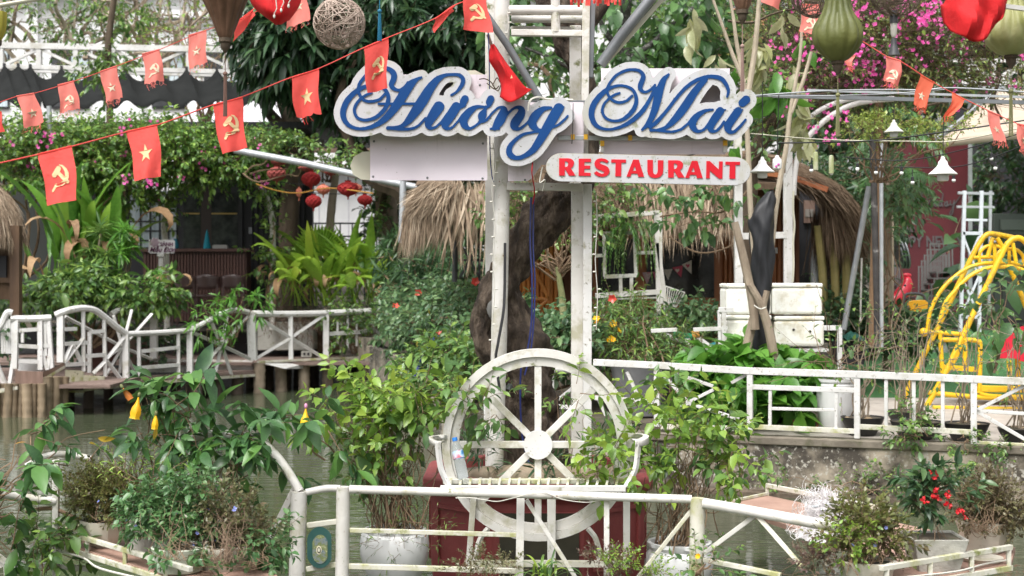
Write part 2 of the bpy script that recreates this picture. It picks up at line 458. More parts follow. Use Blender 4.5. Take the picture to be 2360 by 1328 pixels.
def area(l):
 a = np.array(l); x, y = a[:, 0], a[:, 1]; return .5*np.sum(x*np.roll(y, -1)-np.roll(x, -1)*y)
def inside(p, l):
 c = False; n = len(l)
 for i in range(n):
  (x0, y0), (x1, y1) = l[i], l[(i+1) % n]
  if (y0 > p[1]) != (y1 > p[1]) and p[0] < (x1-x0)*(p[1]-y0)/(y1-y0)+x0: c = not c
 return c
def thin(l, eps=.35):
 """drop outline points that add nothing"""
 n = len(l); out = [l[0]]
 for i in range(1, n-1):
  a, b, c = np.array(out[-1]), np.array(l[i]), np.array(l[i+1])
  d = abs(np.cross(c-a, b-a))/max(np.linalg.norm(c-a), 1e-6)
  if d > eps or np.linalg.norm(b-a) > 18: out.append(l[i])
 return out
def shapes(strokes, box, step, level=0, keep_hole=None, eps=.3):
 xs = np.arange(box[0], box[2], step); ys = np.arange(box[1], box[3], step); X, Y = np.meshgrid(xs, ys)
 L = [thin(l, eps) for l in contours(stroke_sdf(strokes, X, Y), X, Y, level)]
 L = [l for l in L if len(l) > 3]
 outer = [l for l in L if not sum(inside(l[0], o) for o in L if o is not l) % 2]; holes = [l for l in L if sum(inside(l[0], o) for o in L if o is not l) % 2]
 return [[o]+[h for h in holes if inside(h[0], o) and (keep_hole is None or keep_hole(np.mean(h, axis=0)))] for o in outer]
# ground, water, bank
def gz(Y): return .5+.033*(Y-13)
WALL_A, WALL_B = np.array((.787, 13.58)), np.array((4.42, 12.29))
def wall_pt(px, py): return pt_plane(px, py, WALL_A, WALL_B)
def flat_sheet(name, pts, z, m, kind='structure'):
 f = (lambda x, y: (x, y, gz(y)+z)) if z < .3 else None
 me = bpy.data.meshes.new(name); me.from_pydata([f(*p) for p in pts], [], [tuple(range(len(pts)))]); me.materials.append(m)
 o = link(name, me); o['kind'] = kind; return o
M['soil'] = mat('damp_soil', [(.3, (.045, .036, .026)), (.7, (.11, .09, .065))], 3, .95, bump=.7, stains=[(5, .55, .65, (.05, .06, .025))])
M['turf'] = mat('green_turf', [(.3, (.035, .11, .03)), (.7, (.06, .2, .06))], 30, .9, bump=.8, bscale=90, stains=[(3, .6, .75, (.08, .16, .05))])
M['tile'] = mat('pale_paving', [(.3, (.36, .32, .28)), (.7, (.5, .46, .41))], 5, .7, bump=.2, stains=[(4, .55, .7, (.22, .2, .17))])
edge = [(8.6, 10.81), (4.42, 12.29), (.787, 13.58), (-.12, 13.95), (-1.0, 19.0), (-2.5, 25.2), (-3.2, 27.0), (-30, 27.0)]
flat_sheet('ground', edge+[(-30, 120), (60, 120), (60, 8), (12, 9.6)], 0, M['soil'])
flat_sheet('lawn', [(3.9, 16.2), (20, 16.2), (20, 27.2), (6.0, 27.2)], .006, M['turf'])
flat_sheet('path', [(2.1, 13.35), (8.8, 11.0), (20, 11), (20, 16.2), (3.9, 16.2), (3.3, 14.4)], .006, M['tile'])
m, t, b = new_mat('pond_water'); M['water'] = m
b.inputs['Base Color'].default_value = (.06, .072, .042, 1); b.inputs['Roughness'].default_value = .06; b.inputs['IOR'].default_value = 1.33
v = coords(t, (.55, 2.4, 1), False); bp = t.nodes.new('ShaderNodeBump'); bp.inputs['Strength'].default_value = .3; bp.inputs['Distance'].default_value = .03
t.links.new(noise(t, v, 2.6, 3, .5), bp.inputs['Height']); t.links.new(bp.outputs[0], b.inputs['Normal'])
me = bpy.data.meshes.new('water'); me.from_pydata([(-40, 1, 0), (40, 1, 0), (40, 40, 0), (-40, 40, 0)], [], [(0, 1, 2, 3)]); me.materials.append(m)
tag(link('water', me), kind='structure')
# retaining wall of the right bank
M['wall'] = mat('stained_concrete', [(.35, (.25, .215, .165)), (.65, (.36, .31, .24))], 1.2, .9, bump=.5, bscale=9,
 stains=[(1.1, .46, .56, (.055, .046, .036)), (22, .55, .62, (.4, .38, .33)), (3, .6, .7, (.12, .105, .08)), (2.5, .6, .72, (.1, .1, .04))])
o = thing('retaining_wall', 'stained concrete retaining wall along the pond below the white fence', 'wall', (2.6, 12.9, 0))
wd_ = unit(WALL_B-WALL_A); nr = np.array((-wd_[1], wd_[0]))   # nr points to the land side
L0, L1 = WALL_A-wd_*1.05, WALL_B+wd_*4.4
rr = np.random.default_rng(5)
def face(mb, a, b, z0, z1, nx=60, nz=8, amp=.006, off=0):
 P = [[(*(a+(b-a)*i/nx-nr*(off+amp*rr.uniform(-1, 1))), z0+(z1-z0)*j/nz) for j in range(nz+1)] for i in range(nx+1)]; mb.grid(P)
mb = MB(); face(mb, L0, L1, -.3, .5); mb.build('wall_face', M['wall'], o)
mb = MB(); c = (L0+L1)/2+nr*.09; mb.box((c[0], c[1], .485), (np.linalg.norm(L1-L0), .22, .075), ax=((wd_[0], wd_[1], 0), (nr[0], nr[1], 0), np.array((0, 0, 1.))))
mb.build('coping', mat('coping_concrete', [(.3, (.1, .085, .065)), (.7, (.22, .19, .15))], 3, .9, bump=.5, stains=[(4, .5, .65, (.06, .065, .025))]), o, bevel=.012)
mb = MB(); c = (L0+L1)/2-nr*.1; mb.box((c[0], c[1], -.02), (np.linalg.norm(L1-L0), .2, .11), ax=((wd_[0], wd_[1], 0), (nr[0], nr[1], 0), np.array((0, 0, 1.))))
mb.build('ledge', mat('muddy_ledge', [(.3, (.07, .055, .04)), (.7, (.16, .12, .085))], 6, .9, bump=.8), o)
for (p, q) in (((-.12, 13.95), (-1.0, 19.0)), ((-1.0, 19.0), (-2.5, 25.2)), ((-2.5, 25.2), (-3.2, 27.0))):
 mb = MB(); d = unit(np.array(q)-np.array(p)); z1 = gz((p[1]+q[1])/2)
 mb.box(((p[0]+q[0])/2, (p[1]+q[1])/2, z1/2-.15), (np.hypot(q[0]-p[0], q[1]-p[1])+.02, .16, z1+.25), ax=((d[0], d[1], 0), (-d[1], d[0], 0), np.array((0, 0, 1.))))
 mb.build('wall_return', M['wall'], o)
# buildings at the back
def facade(mb, px0, px1, py0, py1, Y, t=.2):
 a, b = W(px0, py0, Y), W(px1, py1, Y); mb.box(((a[0]+b[0])/2, Y+t/2, (a[2]+b[2])/2), (abs(b[0]-a[0]), t, abs(a[2]-b[2])))
def panel(px0, px1, py0, py1, Y, t, name, m, par, **k):
 mb = MB(); facade(mb, px0, px1, py0, py1, Y, t); return mb.build(name, m, par, **k)
M['render_white'] = mat('white_render', [(.3, (.7, .7, .71)), (.7, (.8, .8, .8))], 1.5, .7, stains=[(2, .6, .8, (.55, .55, .55))])
M['render_lilac'] = mat('pale_lilac_render', [(.3, (.52, .51, .55)), (.7, (.62, .61, .64))], 1.5, .8)
M['glass_dark'] = mat('dark_glass', (.02, .022, .025), rough=.08, spec=.8)
M['curtain'] = mat('pale_blue_curtain', [(.35, (.38, .46, .5)), (.65, (.6, .67, .7))], 30, .8, (1, 1, .02))
M['frame_dark'] = mat('charcoal_frame', [(.3, (.018, .018, .022)), (.7, (.03, .03, .036))], 4, .5)
YV = 41
v = thing('white_villa', 'white two storey villa behind the trees with moulded cornices and curtained windows', 'house', pz(300, gz(YV), YV))
panel(-500, 1560, -330, 560, YV, .4, 'wall', M['render_white'], v)
for y0, y1, d in ((-30, -22, .5), (24, 40, .45), (92, 104, .4), (46, 52, .25)):
 panel(355 if y0 > -25 else -500, 700 if y0 > -25 else 1560, y0, y1, YV-d, d-.003, 'cornice', M['render_white'], v)
for x0, x1 in ((118, 205), (350, 425), (470, 560), (950, 1040), (-60, 20)):
 f = panel(x0, x1, 108, 250, YV-.08, .08, 'window', M['frame_dark'], v)
 xa = x0
 for k in range(2):
  w_ = (x1-x0)/2; panel(x0+k*w_+3, x0+(k+1)*w_-3, 112, 246, YV-.095, .015, 'pane', M['curtain'] if k else M['glass_dark'], f)
for x in (60, 300, 620, 900): panel(x, x+26, -330, 300, YV-.15, .147, 'pilaster', M['render_white'], v)
panel(560, 705, -260, 60, YV-.12, .117, 'bay', M['render_white'], v)
# right far building
YB = 48
v = thing('far_building', 'grey and white building with balcony slabs behind the bougainvillea', 'building', pz(2050, gz(YB), YB))
panel(1650, 2700, -330, 420, YB, .5, 'wall', mat('grey_render', [(.3, (.36, .37, .39)), (.7, (.5, .5, .52))], 2, .8), v)
for y in (-300, -160, 20, 130): panel(1800, 2350, y, y+16, YB-1.2, 1.197, 'balcony', M['render_white'], v)
for i in range(7):
 for j in range(3): panel(1835+i*75, 1880+i*75, -120+j*140-150, -50+j*140-150+30, YB-.06, .057, 'window', M['glass_dark'], v)
v = thing('orange_roofed_house', 'white house with orange tiled roof glimpsed behind the big leaved tree', 'house', pz(1450, gz(44), 44))
panel(1300, 1800, 120, 520, 44, .4, 'wall', M['render_white'], v)
mb = MB(); a = W(1290, 125, 43.4); b_ = W(1810, 125, 43.4); c_ = W(1760, 20, 47); d_ = W(1340, 20, 47)
mb.add([a, b_, c_, d_, a-(0, 0, .12), b_-(0, 0, .12), c_-(0, 0, .12), d_-(0, 0, .12)], [(0, 1, 2, 3), (7, 6, 5, 4), (0, 4, 5, 1), (1, 5, 6, 2), (2, 6, 7, 3), (3, 7, 4, 0)])
mb.build('roof', mat('orange_roof_tile', [(.3, (.4, .15, .06)), (.7, (.55, .25, .12))], 9, .8, bump=.4), v, smooth=0)
mb = MB(); panel(1420, 1500, 190, 320, 43.94, .057, 'window', M['glass_dark'], v)
# low white wall building behind the red lanterns, and the sloping grey awning roof above it
v = thing('white_annex', 'white panelled annex with a grey sloping roof behind the red lanterns', 'building', pz(760, gz(34), 34))
panel(640, 1180, 385, 640, 34, .25, 'wall', M['render_white'], v)
for x in range(700, 1180, 34): panel(x, x+2.5, 388, 636, 33.985, .012, 'seam', M['render_lilac'], v)
mb = MB(); a = W(440, 335, 33.4); b_ = W(1200, 345, 33.4); c_ = W(1200, 215, 36.5); d_ = W(440, 215, 36.5); dz = np.array((0, 0, .1))
mb.add([a, b_, c_, d_, a-dz, b_-dz, c_-dz, d_-dz], [(0, 1, 2, 3), (7, 6, 5, 4), (0, 4, 5, 1), (1, 5, 6, 2), (2, 6, 7, 3), (3, 7, 4, 0)])
mb.build('roof', M['render_lilac'], v, smooth=0)
panel(700, 1180, 340, 352, 33.3, .1, 'beam', M['board_brown'], v)
# slim railing in front of the annex
v = thing('annex_railing', 'thin dark grey railing in front of the white panelled annex', 'railing', pz(800, gz(31), 31))
for y in (515, 545, 570):
 mb = MB(); mb.beam(W(690, y, 31), W(900, y, 31), .035); mb.build('rail', M['grey_metal'], v)
for x in range(700, 900, 28):
 mb = MB(); mb.beam(W(x, 513, 31), W(x, 690, 31), .03); mb.build('baluster', M['grey_metal'], v)
# dark pavilion with the bar
YP = 30
v = thing('bar_pavilion', 'dark panelled bar pavilion with black framed glass doors behind the arch', 'pavilion', pz(540, 1.0, YP))
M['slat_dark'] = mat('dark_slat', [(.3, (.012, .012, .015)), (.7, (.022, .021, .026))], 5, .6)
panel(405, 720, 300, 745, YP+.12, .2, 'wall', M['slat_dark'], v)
for i in range(11):
 panel(574+i*12, 582+i*12, 330, 742, YP+.07, .05, 'slat', M['slat_dark'], v)
panel(400, 720, 318, 348, YP-.15, .27, 'fascia', M['slat_dark'], v)
mb = MB(); mb.box((-5.9, 29.2, W(0, 322, YP)[2]), (6.4, 4.2, .12)); mb.build('roof', M['slat_dark'], v)  # forward roof slab behind the bougainvillea, added to keep the bar in shade
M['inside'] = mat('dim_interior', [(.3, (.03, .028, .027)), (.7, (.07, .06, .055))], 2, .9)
door = panel(412, 558, 430, 745, YP+.05, .07, 'door_frame', M['frame_dark'], v)
for x0, x1 in ((423, 462), (487, 548)):
 panel(x0, x1, 444, 590, YP+.034, .016, 'pane', mat('door_glass', [(.4, (.03, .033, .034)), (.7, (.085, .09, .088))], 5, .1, spec=.7), door)
 panel(x0, x1-2, 491, 494, YP+.02, .012, 'push_bar', mat('brass_bar', (.55, .38, .13), rough=.35, metal=.6), door)
panel(463, 487, 430, 600, YP+.03, .02, 'mullion', mat('brown_mullion', (.05, .035, .03), rough=.6), door)
panel(573, 581, 524, 539, YP+.05, .02, 'switch_plate', mat('grey_switch', (.3, .31, .33), rough=.5), v)
side = panel(300, 406, 440, 570, YP+.1, .06, 'side_window', M['curtain'], v)
for x in (322, 344, 366, 386): panel(x, x+3, 440, 570, YP+.07, .03, 'glazing_bar', M['frame_dark'], side)
for y in (461, 509, 531, 553): panel(300, 406, y, y+3, YP+.066, .03, 'glazing_bar', M['frame_dark'], side)
panel(300, 408, 570, 745, YP+.1, .1, 'plinth', M['slat_dark'], v)
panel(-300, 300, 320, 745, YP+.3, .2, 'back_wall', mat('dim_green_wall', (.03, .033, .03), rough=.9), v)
# porch floor
mb = MB(); a = W(250, 740, 29.9)
mb.box((-6.1, 29.1, .72), (6.6, 2.0, .66)); mb.box((-6.1, 28.08, .55), (6.6, .1, .25))
tag(mb.build('porch_floor', mat('dark_porch_tile', [(.3, (.035, .03, .03)), (.7, (.06, .053, .052))], 3, .35), kind='structure'))
# bar counter
v = thing('bar_counter', 'reddish brown slatted bar counter in front of the glass doors', 'counter', pz(470, 1.05, 28.9))
M['mahog'] = mat('dark_mahogany', [(.3, (.055, .025, .02)), (.7, (.1, .045, .035))], 6, .5, (1, 1, .2))
panel(330, 568, 580, 742, 28.9, .5, 'front', M['mahog'], v); panel(322, 574, 573, 580, 28.8, .62, 'top', M['mahog'], v)
for i in range(33): panel(332+i*7.1, 336.5+i*7.1, 583, 740, 28.86, .038, 'slat', M['mahog'], v)
# teal napkin cone and a little stand on it
mb = MB(); p = W(477, 573, 28.95); mb.lathe([(.075, 0), (.078, .02), (.06, .12), (.03, .3), (.006, .385)], p, 12)
tag(mb.build('teal_cone', mat('teal_cloth', (.0, .2, .28), rough=.7), loc=p), 'teal folded cone standing on the bar counter', 'napkin')
mb = MB(); p = W(508, 573, 28.95); mb.box(p+(0, 0, .03), (.3, .12, .06)); mb.box(p+(0, 0, .068), (.27, .1, .012)); mb.box(p+(.1, -.063, .03), (.05, .004, .04))
tag(mb.build('menu_box', mat('grey_box', (.3, .3, .29), rough=.6), loc=p), 'small grey box lying on the bar counter', 'box')
mb = MB(); p = W(404, 573, 28.95); mb.lathe([(.07, 0), (.075, .08), (.05, .15), (.03, .2)], p, 12)
tag(mb.build('teal_jug', mat('teal_glaze', (.02, .16, .24), rough=.4), loc=p), 'teal jug standing at the left end of the bar counter', 'jug')
# bar chairs
M['chair'] = mat('brown_chair_wood', [(.3, (.06, .035, .033)), (.7, (.1, .06, .055))], 8, .35, (1, 1, .3))
def bar_chair(px, label):
 Y = 27.6; z0 = 1.05; x = (px-1180)*Y/FOC
 c = thing('bar_chair', label, 'chair', (x, Y, z0), 'bar chairs')
 mb = MB(); P = []
 for i in range(9):
  u = -1+i/4
  P.append([(x+u*.24, Y-.19+.07*(u*u), z0+.99-.29*k-(.05*abs(u)**3)*(1-2*k)) for k in np.linspace(0, 1, 5)])
 mb.grid(P); q = mb.build('backrest', M['chair'], c); s = q.modifiers.new('thickness', 'SOLIDIFY'); s.thickness = .025
 mb = MB(); mb.box((x, Y+.03, z0+.57), (.44, .42, .05)); mb.build('seat', M['chair'], c, bevel=.015)
 for sx in (-1, 1):
  for sy in (-1, 1):
   mb = MB(); top = (x+sx*.19, Y+.03+sy*.17, z0+(.8 if sy < 0 else .56)); mb.beam((x+sx*.22, Y+.03+sy*.21, z0), top, .035); mb.build('leg', M['chair'], c)
 mb = MB(); mb.beam((x-.2, Y-.16, z0+.25), (x+.2, Y-.16, z0+.25), .025); mb.build('stretcher', M['chair'], c)
for px, s in ((428, 'brown bar chair half hidden by leaves, leftmost at the bar counter'), (481, 'brown bar chair with curved back in the middle of the bar counter'), (541, 'brown bar chair with curved back at the right end of the bar counter')): bar_chair(px, s)
# maroon greeting wall and dark room on the right
YR = 27.5
v = thing('maroon_wall', 'maroon wall with holiday greeting lettering behind the palms', 'wall', pz(2150, gz(YR), YR))
M['maroon'] = mat('maroon_board', [(.3, (.07, .007, .013)), (.7, (.1, .012, .018))], 2, .5)
panel(2010, 2236, 318, 745, YR, .15, 'board', M['maroon'], v)
panel(2232, 2241, 318, 745, YR-.03, .16, 'edge_post', M['galv'], v)
def text(s, px, py, Y, h, m, parent, name='lettering', shear=0, bold=0, depth=.006, align='CENTER', font=None):
 cu = bpy.data.curves.new(name, 'FONT'); cu.body = s; cu.size = h; cu.shear = shear; cu.offset = bold; cu.extrude = depth; cu.align_x = align; cu.resolution_u = 3
 o = bpy.data.objects.new('tmp', cu); COL.objects.link(o); bpy.context.view_layer.update()
 me = bpy.data.meshes.new_from_object(o.evaluated_get(bpy.context.evaluated_depsgraph_get())); bpy.data.objects.remove(o); bpy.data.curves.remove(cu)
 me.name = name; me.materials.clear(); me.materials.append(m)
 q = link(name, me, parent, W(px, py, Y)-wloc(parent)); q.rotation_euler = (math.pi/2, 0, 0); return q
M['foil'] = mat('dull_silver_letters', (.11, .095, .1), rough=.5, metal=.3)
text('HAPPY NEW YEAR', 2156, 569, YR-.012, .27, M['foil'], v, bold=.006).scale = (.83, 1.1, 1)
text('AND', 2095, 535, YR-.012, .15, M['foil'], v, bold=.004).scale = (.7, 1, 1)
def ribbon_word(strokes, org, sc, Y, m, parent, name='lettering', step=2.0, d=.012):
 for sh in shapes([[(org[0]+x*sc, org[1]+y*sc, w*sc) for x, y, w in s] for s in strokes], (org[0]-20, org[1]-20, org[0]+200, org[1]+140), step*.4, eps=.1):
  mb = MB(); mb.poly(sh, lambda u, v, dd: W(u, v, Y+dd), -d, 0); mb.build(name, m, parent, smooth=0)
# "Holiday" script: a big looped H and W-like strokes that trail off
ribbon_word([[(10, 10, 5), (4, 60, 8), (14, 80, 7), (26, 40, 5), (34, 5, 5)], [(34, 5, 5), (30, 60, 8), (42, 80, 7), (54, 40, 5), (60, 10, 5)], [(10, 42, 4), (44, 38, 4)],
             [(66, 44, 6), (58, 62, 7), (68, 72, 6), (76, 58, 6), (68, 44, 6)], [(88, 4, 5), (82, 50, 6), (90, 68, 5)], [(98, 42, 6), (96, 68, 6)], [(99, 28, 6), (100, 30, 6)], [(116, 46, 5), (106, 58, 6), (114, 68, 5), (120, 50, 5), (126, 12, 5), (120, 50, 6), (124, 68, 5)],
             [(142, 46, 5), (132, 58, 6), (140, 68, 5), (146, 48, 5), (146, 66, 5), (156, 58, 4)], [(158, 44, 5), (160, 62, 5), (170, 58, 4), (176, 42, 5), (170, 90, 5), (160, 108, 4), (156, 98, 4), (176, 60, 4), (205, 20, 4)]],
   (2108, 440), .52, YR-.012, M['foil'], v)
v = thing('dark_room', 'dark open dining room under the beige awning', 'building', pz(2330, gz(30), 30))
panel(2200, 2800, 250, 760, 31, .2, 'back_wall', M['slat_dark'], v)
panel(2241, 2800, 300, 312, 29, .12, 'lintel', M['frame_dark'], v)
panel(2290, 2700, 342, 346, 29.5, .05, 'shelf', M['grey_metal'], v)
v = thing('fridge', 'grey steel fridge cabinet standing in the dark room', 'fridge', pz(2330, gz(28), 28))
panel(2290, 2440, 492, 752, 28.3, .7, 'body', mat('fridge_steel', (.075, .09, .08), rough=.35, metal=.1), v, bevel=.02)
panel(2306, 2440, 506, 530, 28.25, .06, 'header', mat('fridge_panel', (.12, .14, .125), rough=.4), v)
panel(2310, 2440, 540, 740, 28.26, .05, 'door', mat('fridge_door', (.06, .066, .06), rough=.25), v)
panel(2318, 2334, 560, 566, 28.2, .055, 'handle', M['grey_metal'], v)
v = thing('beige_awning', 'beige fabric awning sloping over the dark room', 'awning', pz(2300, 4.2, 26))
M['beige'] = mat('beige_canvas', [(.3, (.5, .4, .31)), (.7, (.6, .5, .4))], 3, .8, trans=.2)
P = []
top = [W(2300, 212, 28.5), W(2420, 205, 28.5), W(2600, 205, 28.5)]; mid = [W(2262, 243, 27), W(2400, 236, 27), W(2600, 236, 27)]; low = [W(2158, 326, 25), W(2360, 303, 24.3), W(2600, 285, 24)]; hem = [q-(0, 0, .12) for q in low]
rows = [spline(np.array(r), 6) for r in (top, mid, low, hem)]
for i in range(3):
 for k in range(5 if i < 2 else 2):
  f = k/(5 if i < 2 else 1); P.append([rows[i][j]*(1-f)+rows[i+1][j]*f-(0, 0, .06*math.sin(math.pi*f)*(i < 2)) for j in range(len(rows[0]))])
mb = MB(); mb.grid(P); q = mb.build('canvas', M['beige'], v); q.modifiers.new('thickness', 'SOLIDIFY').thickness = .008
for a, b_ in (((2158, 322), (2262, 238)), ((2262, 238), (2300, 208))):
 mb = MB(); mb.beam(W(*a, 25.2), W(*b_, 27.2), .05); mb.build('rafter', M['galv'], v)
mb = MB(); mb.beam(W(2158, 333, 25.15), W(2600, 290, 24.1), .05); mb.build('edge_rail', M['galv'], v)
# steel roof truss above the awning
v = thing('steel_truss', 'white steel roof truss above the beige awning', 'roof truss', pz(2250, 5, 30))
for a, b_ in (((2190, 140), (2420, 140)), ((2195, 190), (2420, 195)), ((2230, 140), (2290, 190)), ((2290, 190), (2360, 140)), ((2230, 192), (2230, 140)), ((2290, 140), (2290, 192)), ((2300, 190), (2400, 120)), ((2200, 200), (2340, 205))):
 mb = MB(); mb.beam(W(*a, 29), W(*b_, 29), .07); mb.build('bar', M['galv'] if a[1] == 200 else M['white'], v)
# thatched huts
M['thatch'] = leaf_mat('dry_thatch', [(0, (.1, .07, .045)), (.4, (.2, .145, .1)), (.75, (.31, .24, .17)), (1, (.46, .38, .29))], .8, .1, .2)
M['thatch_dark'] = leaf_mat('old_dark_thatch', [(0, (.05, .032, .02)), (.5, (.11, .075, .048)), (1, (.22, .16, .11))], .85, .05, .2)
M['thatch_base'] = mat('thatch_underlay', [(.3, (.08, .05, .03)), (.7, (.16, .11, .07))], 14, .95, (1, 1, .1), bump=.6)
STR = leaf_tmpl(1, .7, 3, .1, 0)
def strands(parent, P, D, L, wd, m, rng, curl=.12, name='thatch'):
 """hanging fibres: unit leaf stretched to length L and width wd, bent by its own droop"""
 n = len(P); N = np.tile(np.array((0, -1., .2)), (n, 1))+rng.normal(0, .35, (n, 3)); A = frames(P, D, N)
 A[:, :3, 0] *= L[:, None]; A[:, :3, 1] *= wd[:, None]; A[:, :3, 2] *= L[:, None]
 V0, T = STR; out = [];
 for k in range(4):
  V = V0.copy(); V[:, 2] = V0[:, 2]*.02/max(.02, .3)+(rng.uniform(-curl, curl))*V0[:, 0]**2; V[:, 1] += rng.uniform(-curl, curl)*.0+0
  a = A[k::4]; out.append(merge((V, T), a))
 VV, TT, off = [], [], 0
 for v_, t_ in out: VV.append(v_); TT.append(t_+off); off += len(v_)
 o = link(name, np_mesh(name, np.concatenate(VV)-wloc(parent), np.concatenate(TT), m), parent); o['kind'] = 'stuff'; return o
def thatch_eave(parent, line, n, lmin, lmax, wmin, wmax, m, rng, out=(0, -.5, 0), depth=.5, spread=.25, down=1.0, name='thatch'):
 """strands rooted along a polyline (world points), layered back by depth"""
 line = np.array(line); t = rng.uniform(0, len(line)-1, n); i = np.minimum(t.astype(int), len(line)-2); f = (t-i)[:, None]
 P = line[i]*(1-f)+line[i+1]*f; back = rng.uniform(0, 1, n)[:, None]
 P = P+back*np.array((-out[0], -out[1], .35))*depth+rng.normal(0, .03, (n, 3))
 D = unit(np.tile(np.array((out[0]*.5, out[1]*.5, -down)), (n, 1))+rng.normal(0, spread, (n, 3))*np.array((1, .6, .5)))
 return strands(parent, P, D, rng.uniform(lmin, lmax, n), rng.uniform(wmin, wmax, n), m, rng, name=name)
# hut at the left edge
rg = np.random.default_rng(3)
YL = 20.5
v = thing('thatched_kiosk', 'round thatched kiosk roof on brown timber at the left edge of the deck', 'hut', pz(-40, .5, YL))
apex = W(-90, 330, YL+.6); ring = []
mb = MB()
prof = [(-90, 330), (-30, 400), (20, 440), (52, 500), (62, 560)]
P = []
for k in range(13):
 an = math.pi*(-1.0+k/12*1.0)
 P.append([np.array((apex[0]+math.cos(an)*(px+90)*YL/FOC, YL+.6+math.sin(an)*(px+90)*YL/FOC, CAMZ-(py-640)*YL/FOC)) for px, py in prof])
mb.grid(P); mb.build('roof_base', M['thatch_base'], v)
n = 6000; an = -math.pi*rg.uniform(0, 1, n); h = rg.uniform(0, 1, n)**.7
rad = np.interp(h, [0, .35, .6, .85, 1], [0, 60, 110, 142, 152])*YL/FOC; zz = CAMZ-(np.interp(h, [0, .35, .6, .85, 1], [330, 395, 435, 490, 525])-640)*YL/FOC
Pp = np.stack([apex[0]+np.cos(an)*rad, YL+.6+np.sin(an)*rad, zz], 1); Dd = unit(np.stack([np.cos(an)*(1.1-h*.9), np.sin(an)*(1.1-h*.9), -.5-h*1.2], 1)+rg.normal(0, .12, (n, 3)))
strands(v, Pp, Dd, rg.uniform(.25, .5, n), rg.uniform(.006, .015, n), M['thatch'], rg)
M['timber'] = mat('brown_timber', [(.3, (.045, .022, .01)), (.7, (.11, .06, .028))], 5, .7, (1, 1, .2), bump=.3)
panel(-200, 26, 560, 690, YL+.35, .12, 'wall', M['timber'], v); panel(-200, 14, 590, 640, YL+.3, .05, 'opening', M['slat_dark'], v)
panel(22, 44, 520, 730, YL+.2, .14, 'post', M['timber'], v); panel(-200, 24, 640, 652, YL+.28, .07, 'sill', M['timber'], v)
# the long hut in the middle
YH = 19.0
v = thing('thatched_hut', 'long reddish brown bamboo hut with hanging thatch behind the sign', 'hut', pz(1560, gz(YH), YH))
M['redwood'] = mat('red_brown_wood', [(.3, (.26, .09, .035)), (.7, (.42, .16, .06))], 5, .5, (1, 1, .15), bump=.2)
M['redwood_dark'] = mat('dark_red_wood', [(.3, (.13, .042, .018)), (.7, (.22, .08, .03))], 5, .6, (1, 1, .15))
panel(1120, 1835, 395, 800, YH+.25, .2, 'wall', M['redwood_dark'], v)
def slats(x0, x1, y0, y1, step, par, Y, m, name='slat'):
 x = x0
 while x < x1:
  a, b_ = W(x+step/2, y0, Y), W(x+step/2, y1, Y); r = step*.46*Y/FOC
  mb = MB(); mb.tube([a, (a+b_)/2, b_], r, 7); mb.build(name, m, par); x += step
slats(1290, 1325, 470, 790, 9, v, YH+.2, M['redwood']); slats(1545, 1700, 712, 800, 12.2, v, YH+.2, M['redwood']); slats(1655, 1700, 440, 700, 11, v, YH+.2, M['redwood']); slats(1768, 1805, 430, 800, 11, v, YH+.2, M['redwood'])
slats(1150, 1330, 440, 560, 13, v, YH+.22, M['redwood_dark'])
# windows
def hut_window(x0, x1, y0, y1, glass):
 w_ = panel(x0, x1, y0, y1, YH+.14, .1, 'window', M['redwood'], v)
 panel(x0+12, x1-14, y0+10, y1-18, YH+.125, .014, 'pane', glass, w_); panel(x0-3, x1+3, y1-6, y1+6, YH+.05, .12, 'sill', M['redwood'], w_)
M['hut_glass'] = mat('dim_window_glass', [(.35, (.012, .012, .013)), (.65, (.05, .052, .05))], 3, .07, spec=.8)
hut_window(1478, 1660, 540, 704, M['hut_glass']); hut_window(1366, 1478, 540, 720, M['hut_glass'])
panel(1300, 1350, 540, 720, YH+.15, .09, 'shutter', M['redwood_dark'], v)
# the house shape reflected/behind the glass: pale cut-out
M['orange_bamboo'] = mat('orange_bamboo', [(.3, (.46, .16, .03)), (.7, (.68, .28, .07))], 6, .4, (1, 1, .2))
dr = thing('bamboo_gate', 'orange bamboo door with diagonal braces left of the hut windows', 'door', pz(1220, gz(YH), YH-.3))
panel(1158, 1292, 560, 790, YH-.02, .04, 'backing', M['redwood_dark'], dr)
slats(1160, 1290, 556, 790, 10.5, dr, YH-.08, M['orange_bamboo'])
for a, b_ in (((1160, 688), (1262, 690)), ((1228, 612), (1264, 688)), ((1262, 690), (1220, 730)), ((1264, 600), (1264, 700))):
 mb = MB(); mb.tube([W(*a, YH-.2), W(*b_, YH-.2)], .026, 7); mb.build('brace', M['orange_bamboo'], dr)
# roof
mb = MB()
E = [W(1130, 420, YH-1.2), W(1340, 430, YH-1.2), W(1700, 425, YH-1.2), W(1850, 418, YH-1.0)]
RDG = [W(1130, 350, YH+1.6), W(1340, 350, YH+1.6), W(1700, 350, YH+1.6), W(1790, 365, YH+1.3)]
mb.grid([[e-(0, 0, .08) for e in E], E, RDG, [r+(0, 1.2, -.3) for r in RDG]]); mb.build('roof_base', M['thatch_base'], v)
thatch_eave(v, E[:3], 3000, .3, .85, .007, .022, M['thatch_dark'], rg, depth=1.0, name='thatch')
thatch_eave(v, [W(1470, 415, YH-1.25), W(1730, 418, YH-1.25)], 800, .5, 1.1, .01, .028, M['thatch'], rg, depth=.5, spread=.13)
thatch_eave(v, [W(1190, 420, YH-1.25), W(1330, 425, YH-1.25)], 200, .3, .9, .008, .02, M['thatch_dark'], rg, depth=.5, spread=.2)
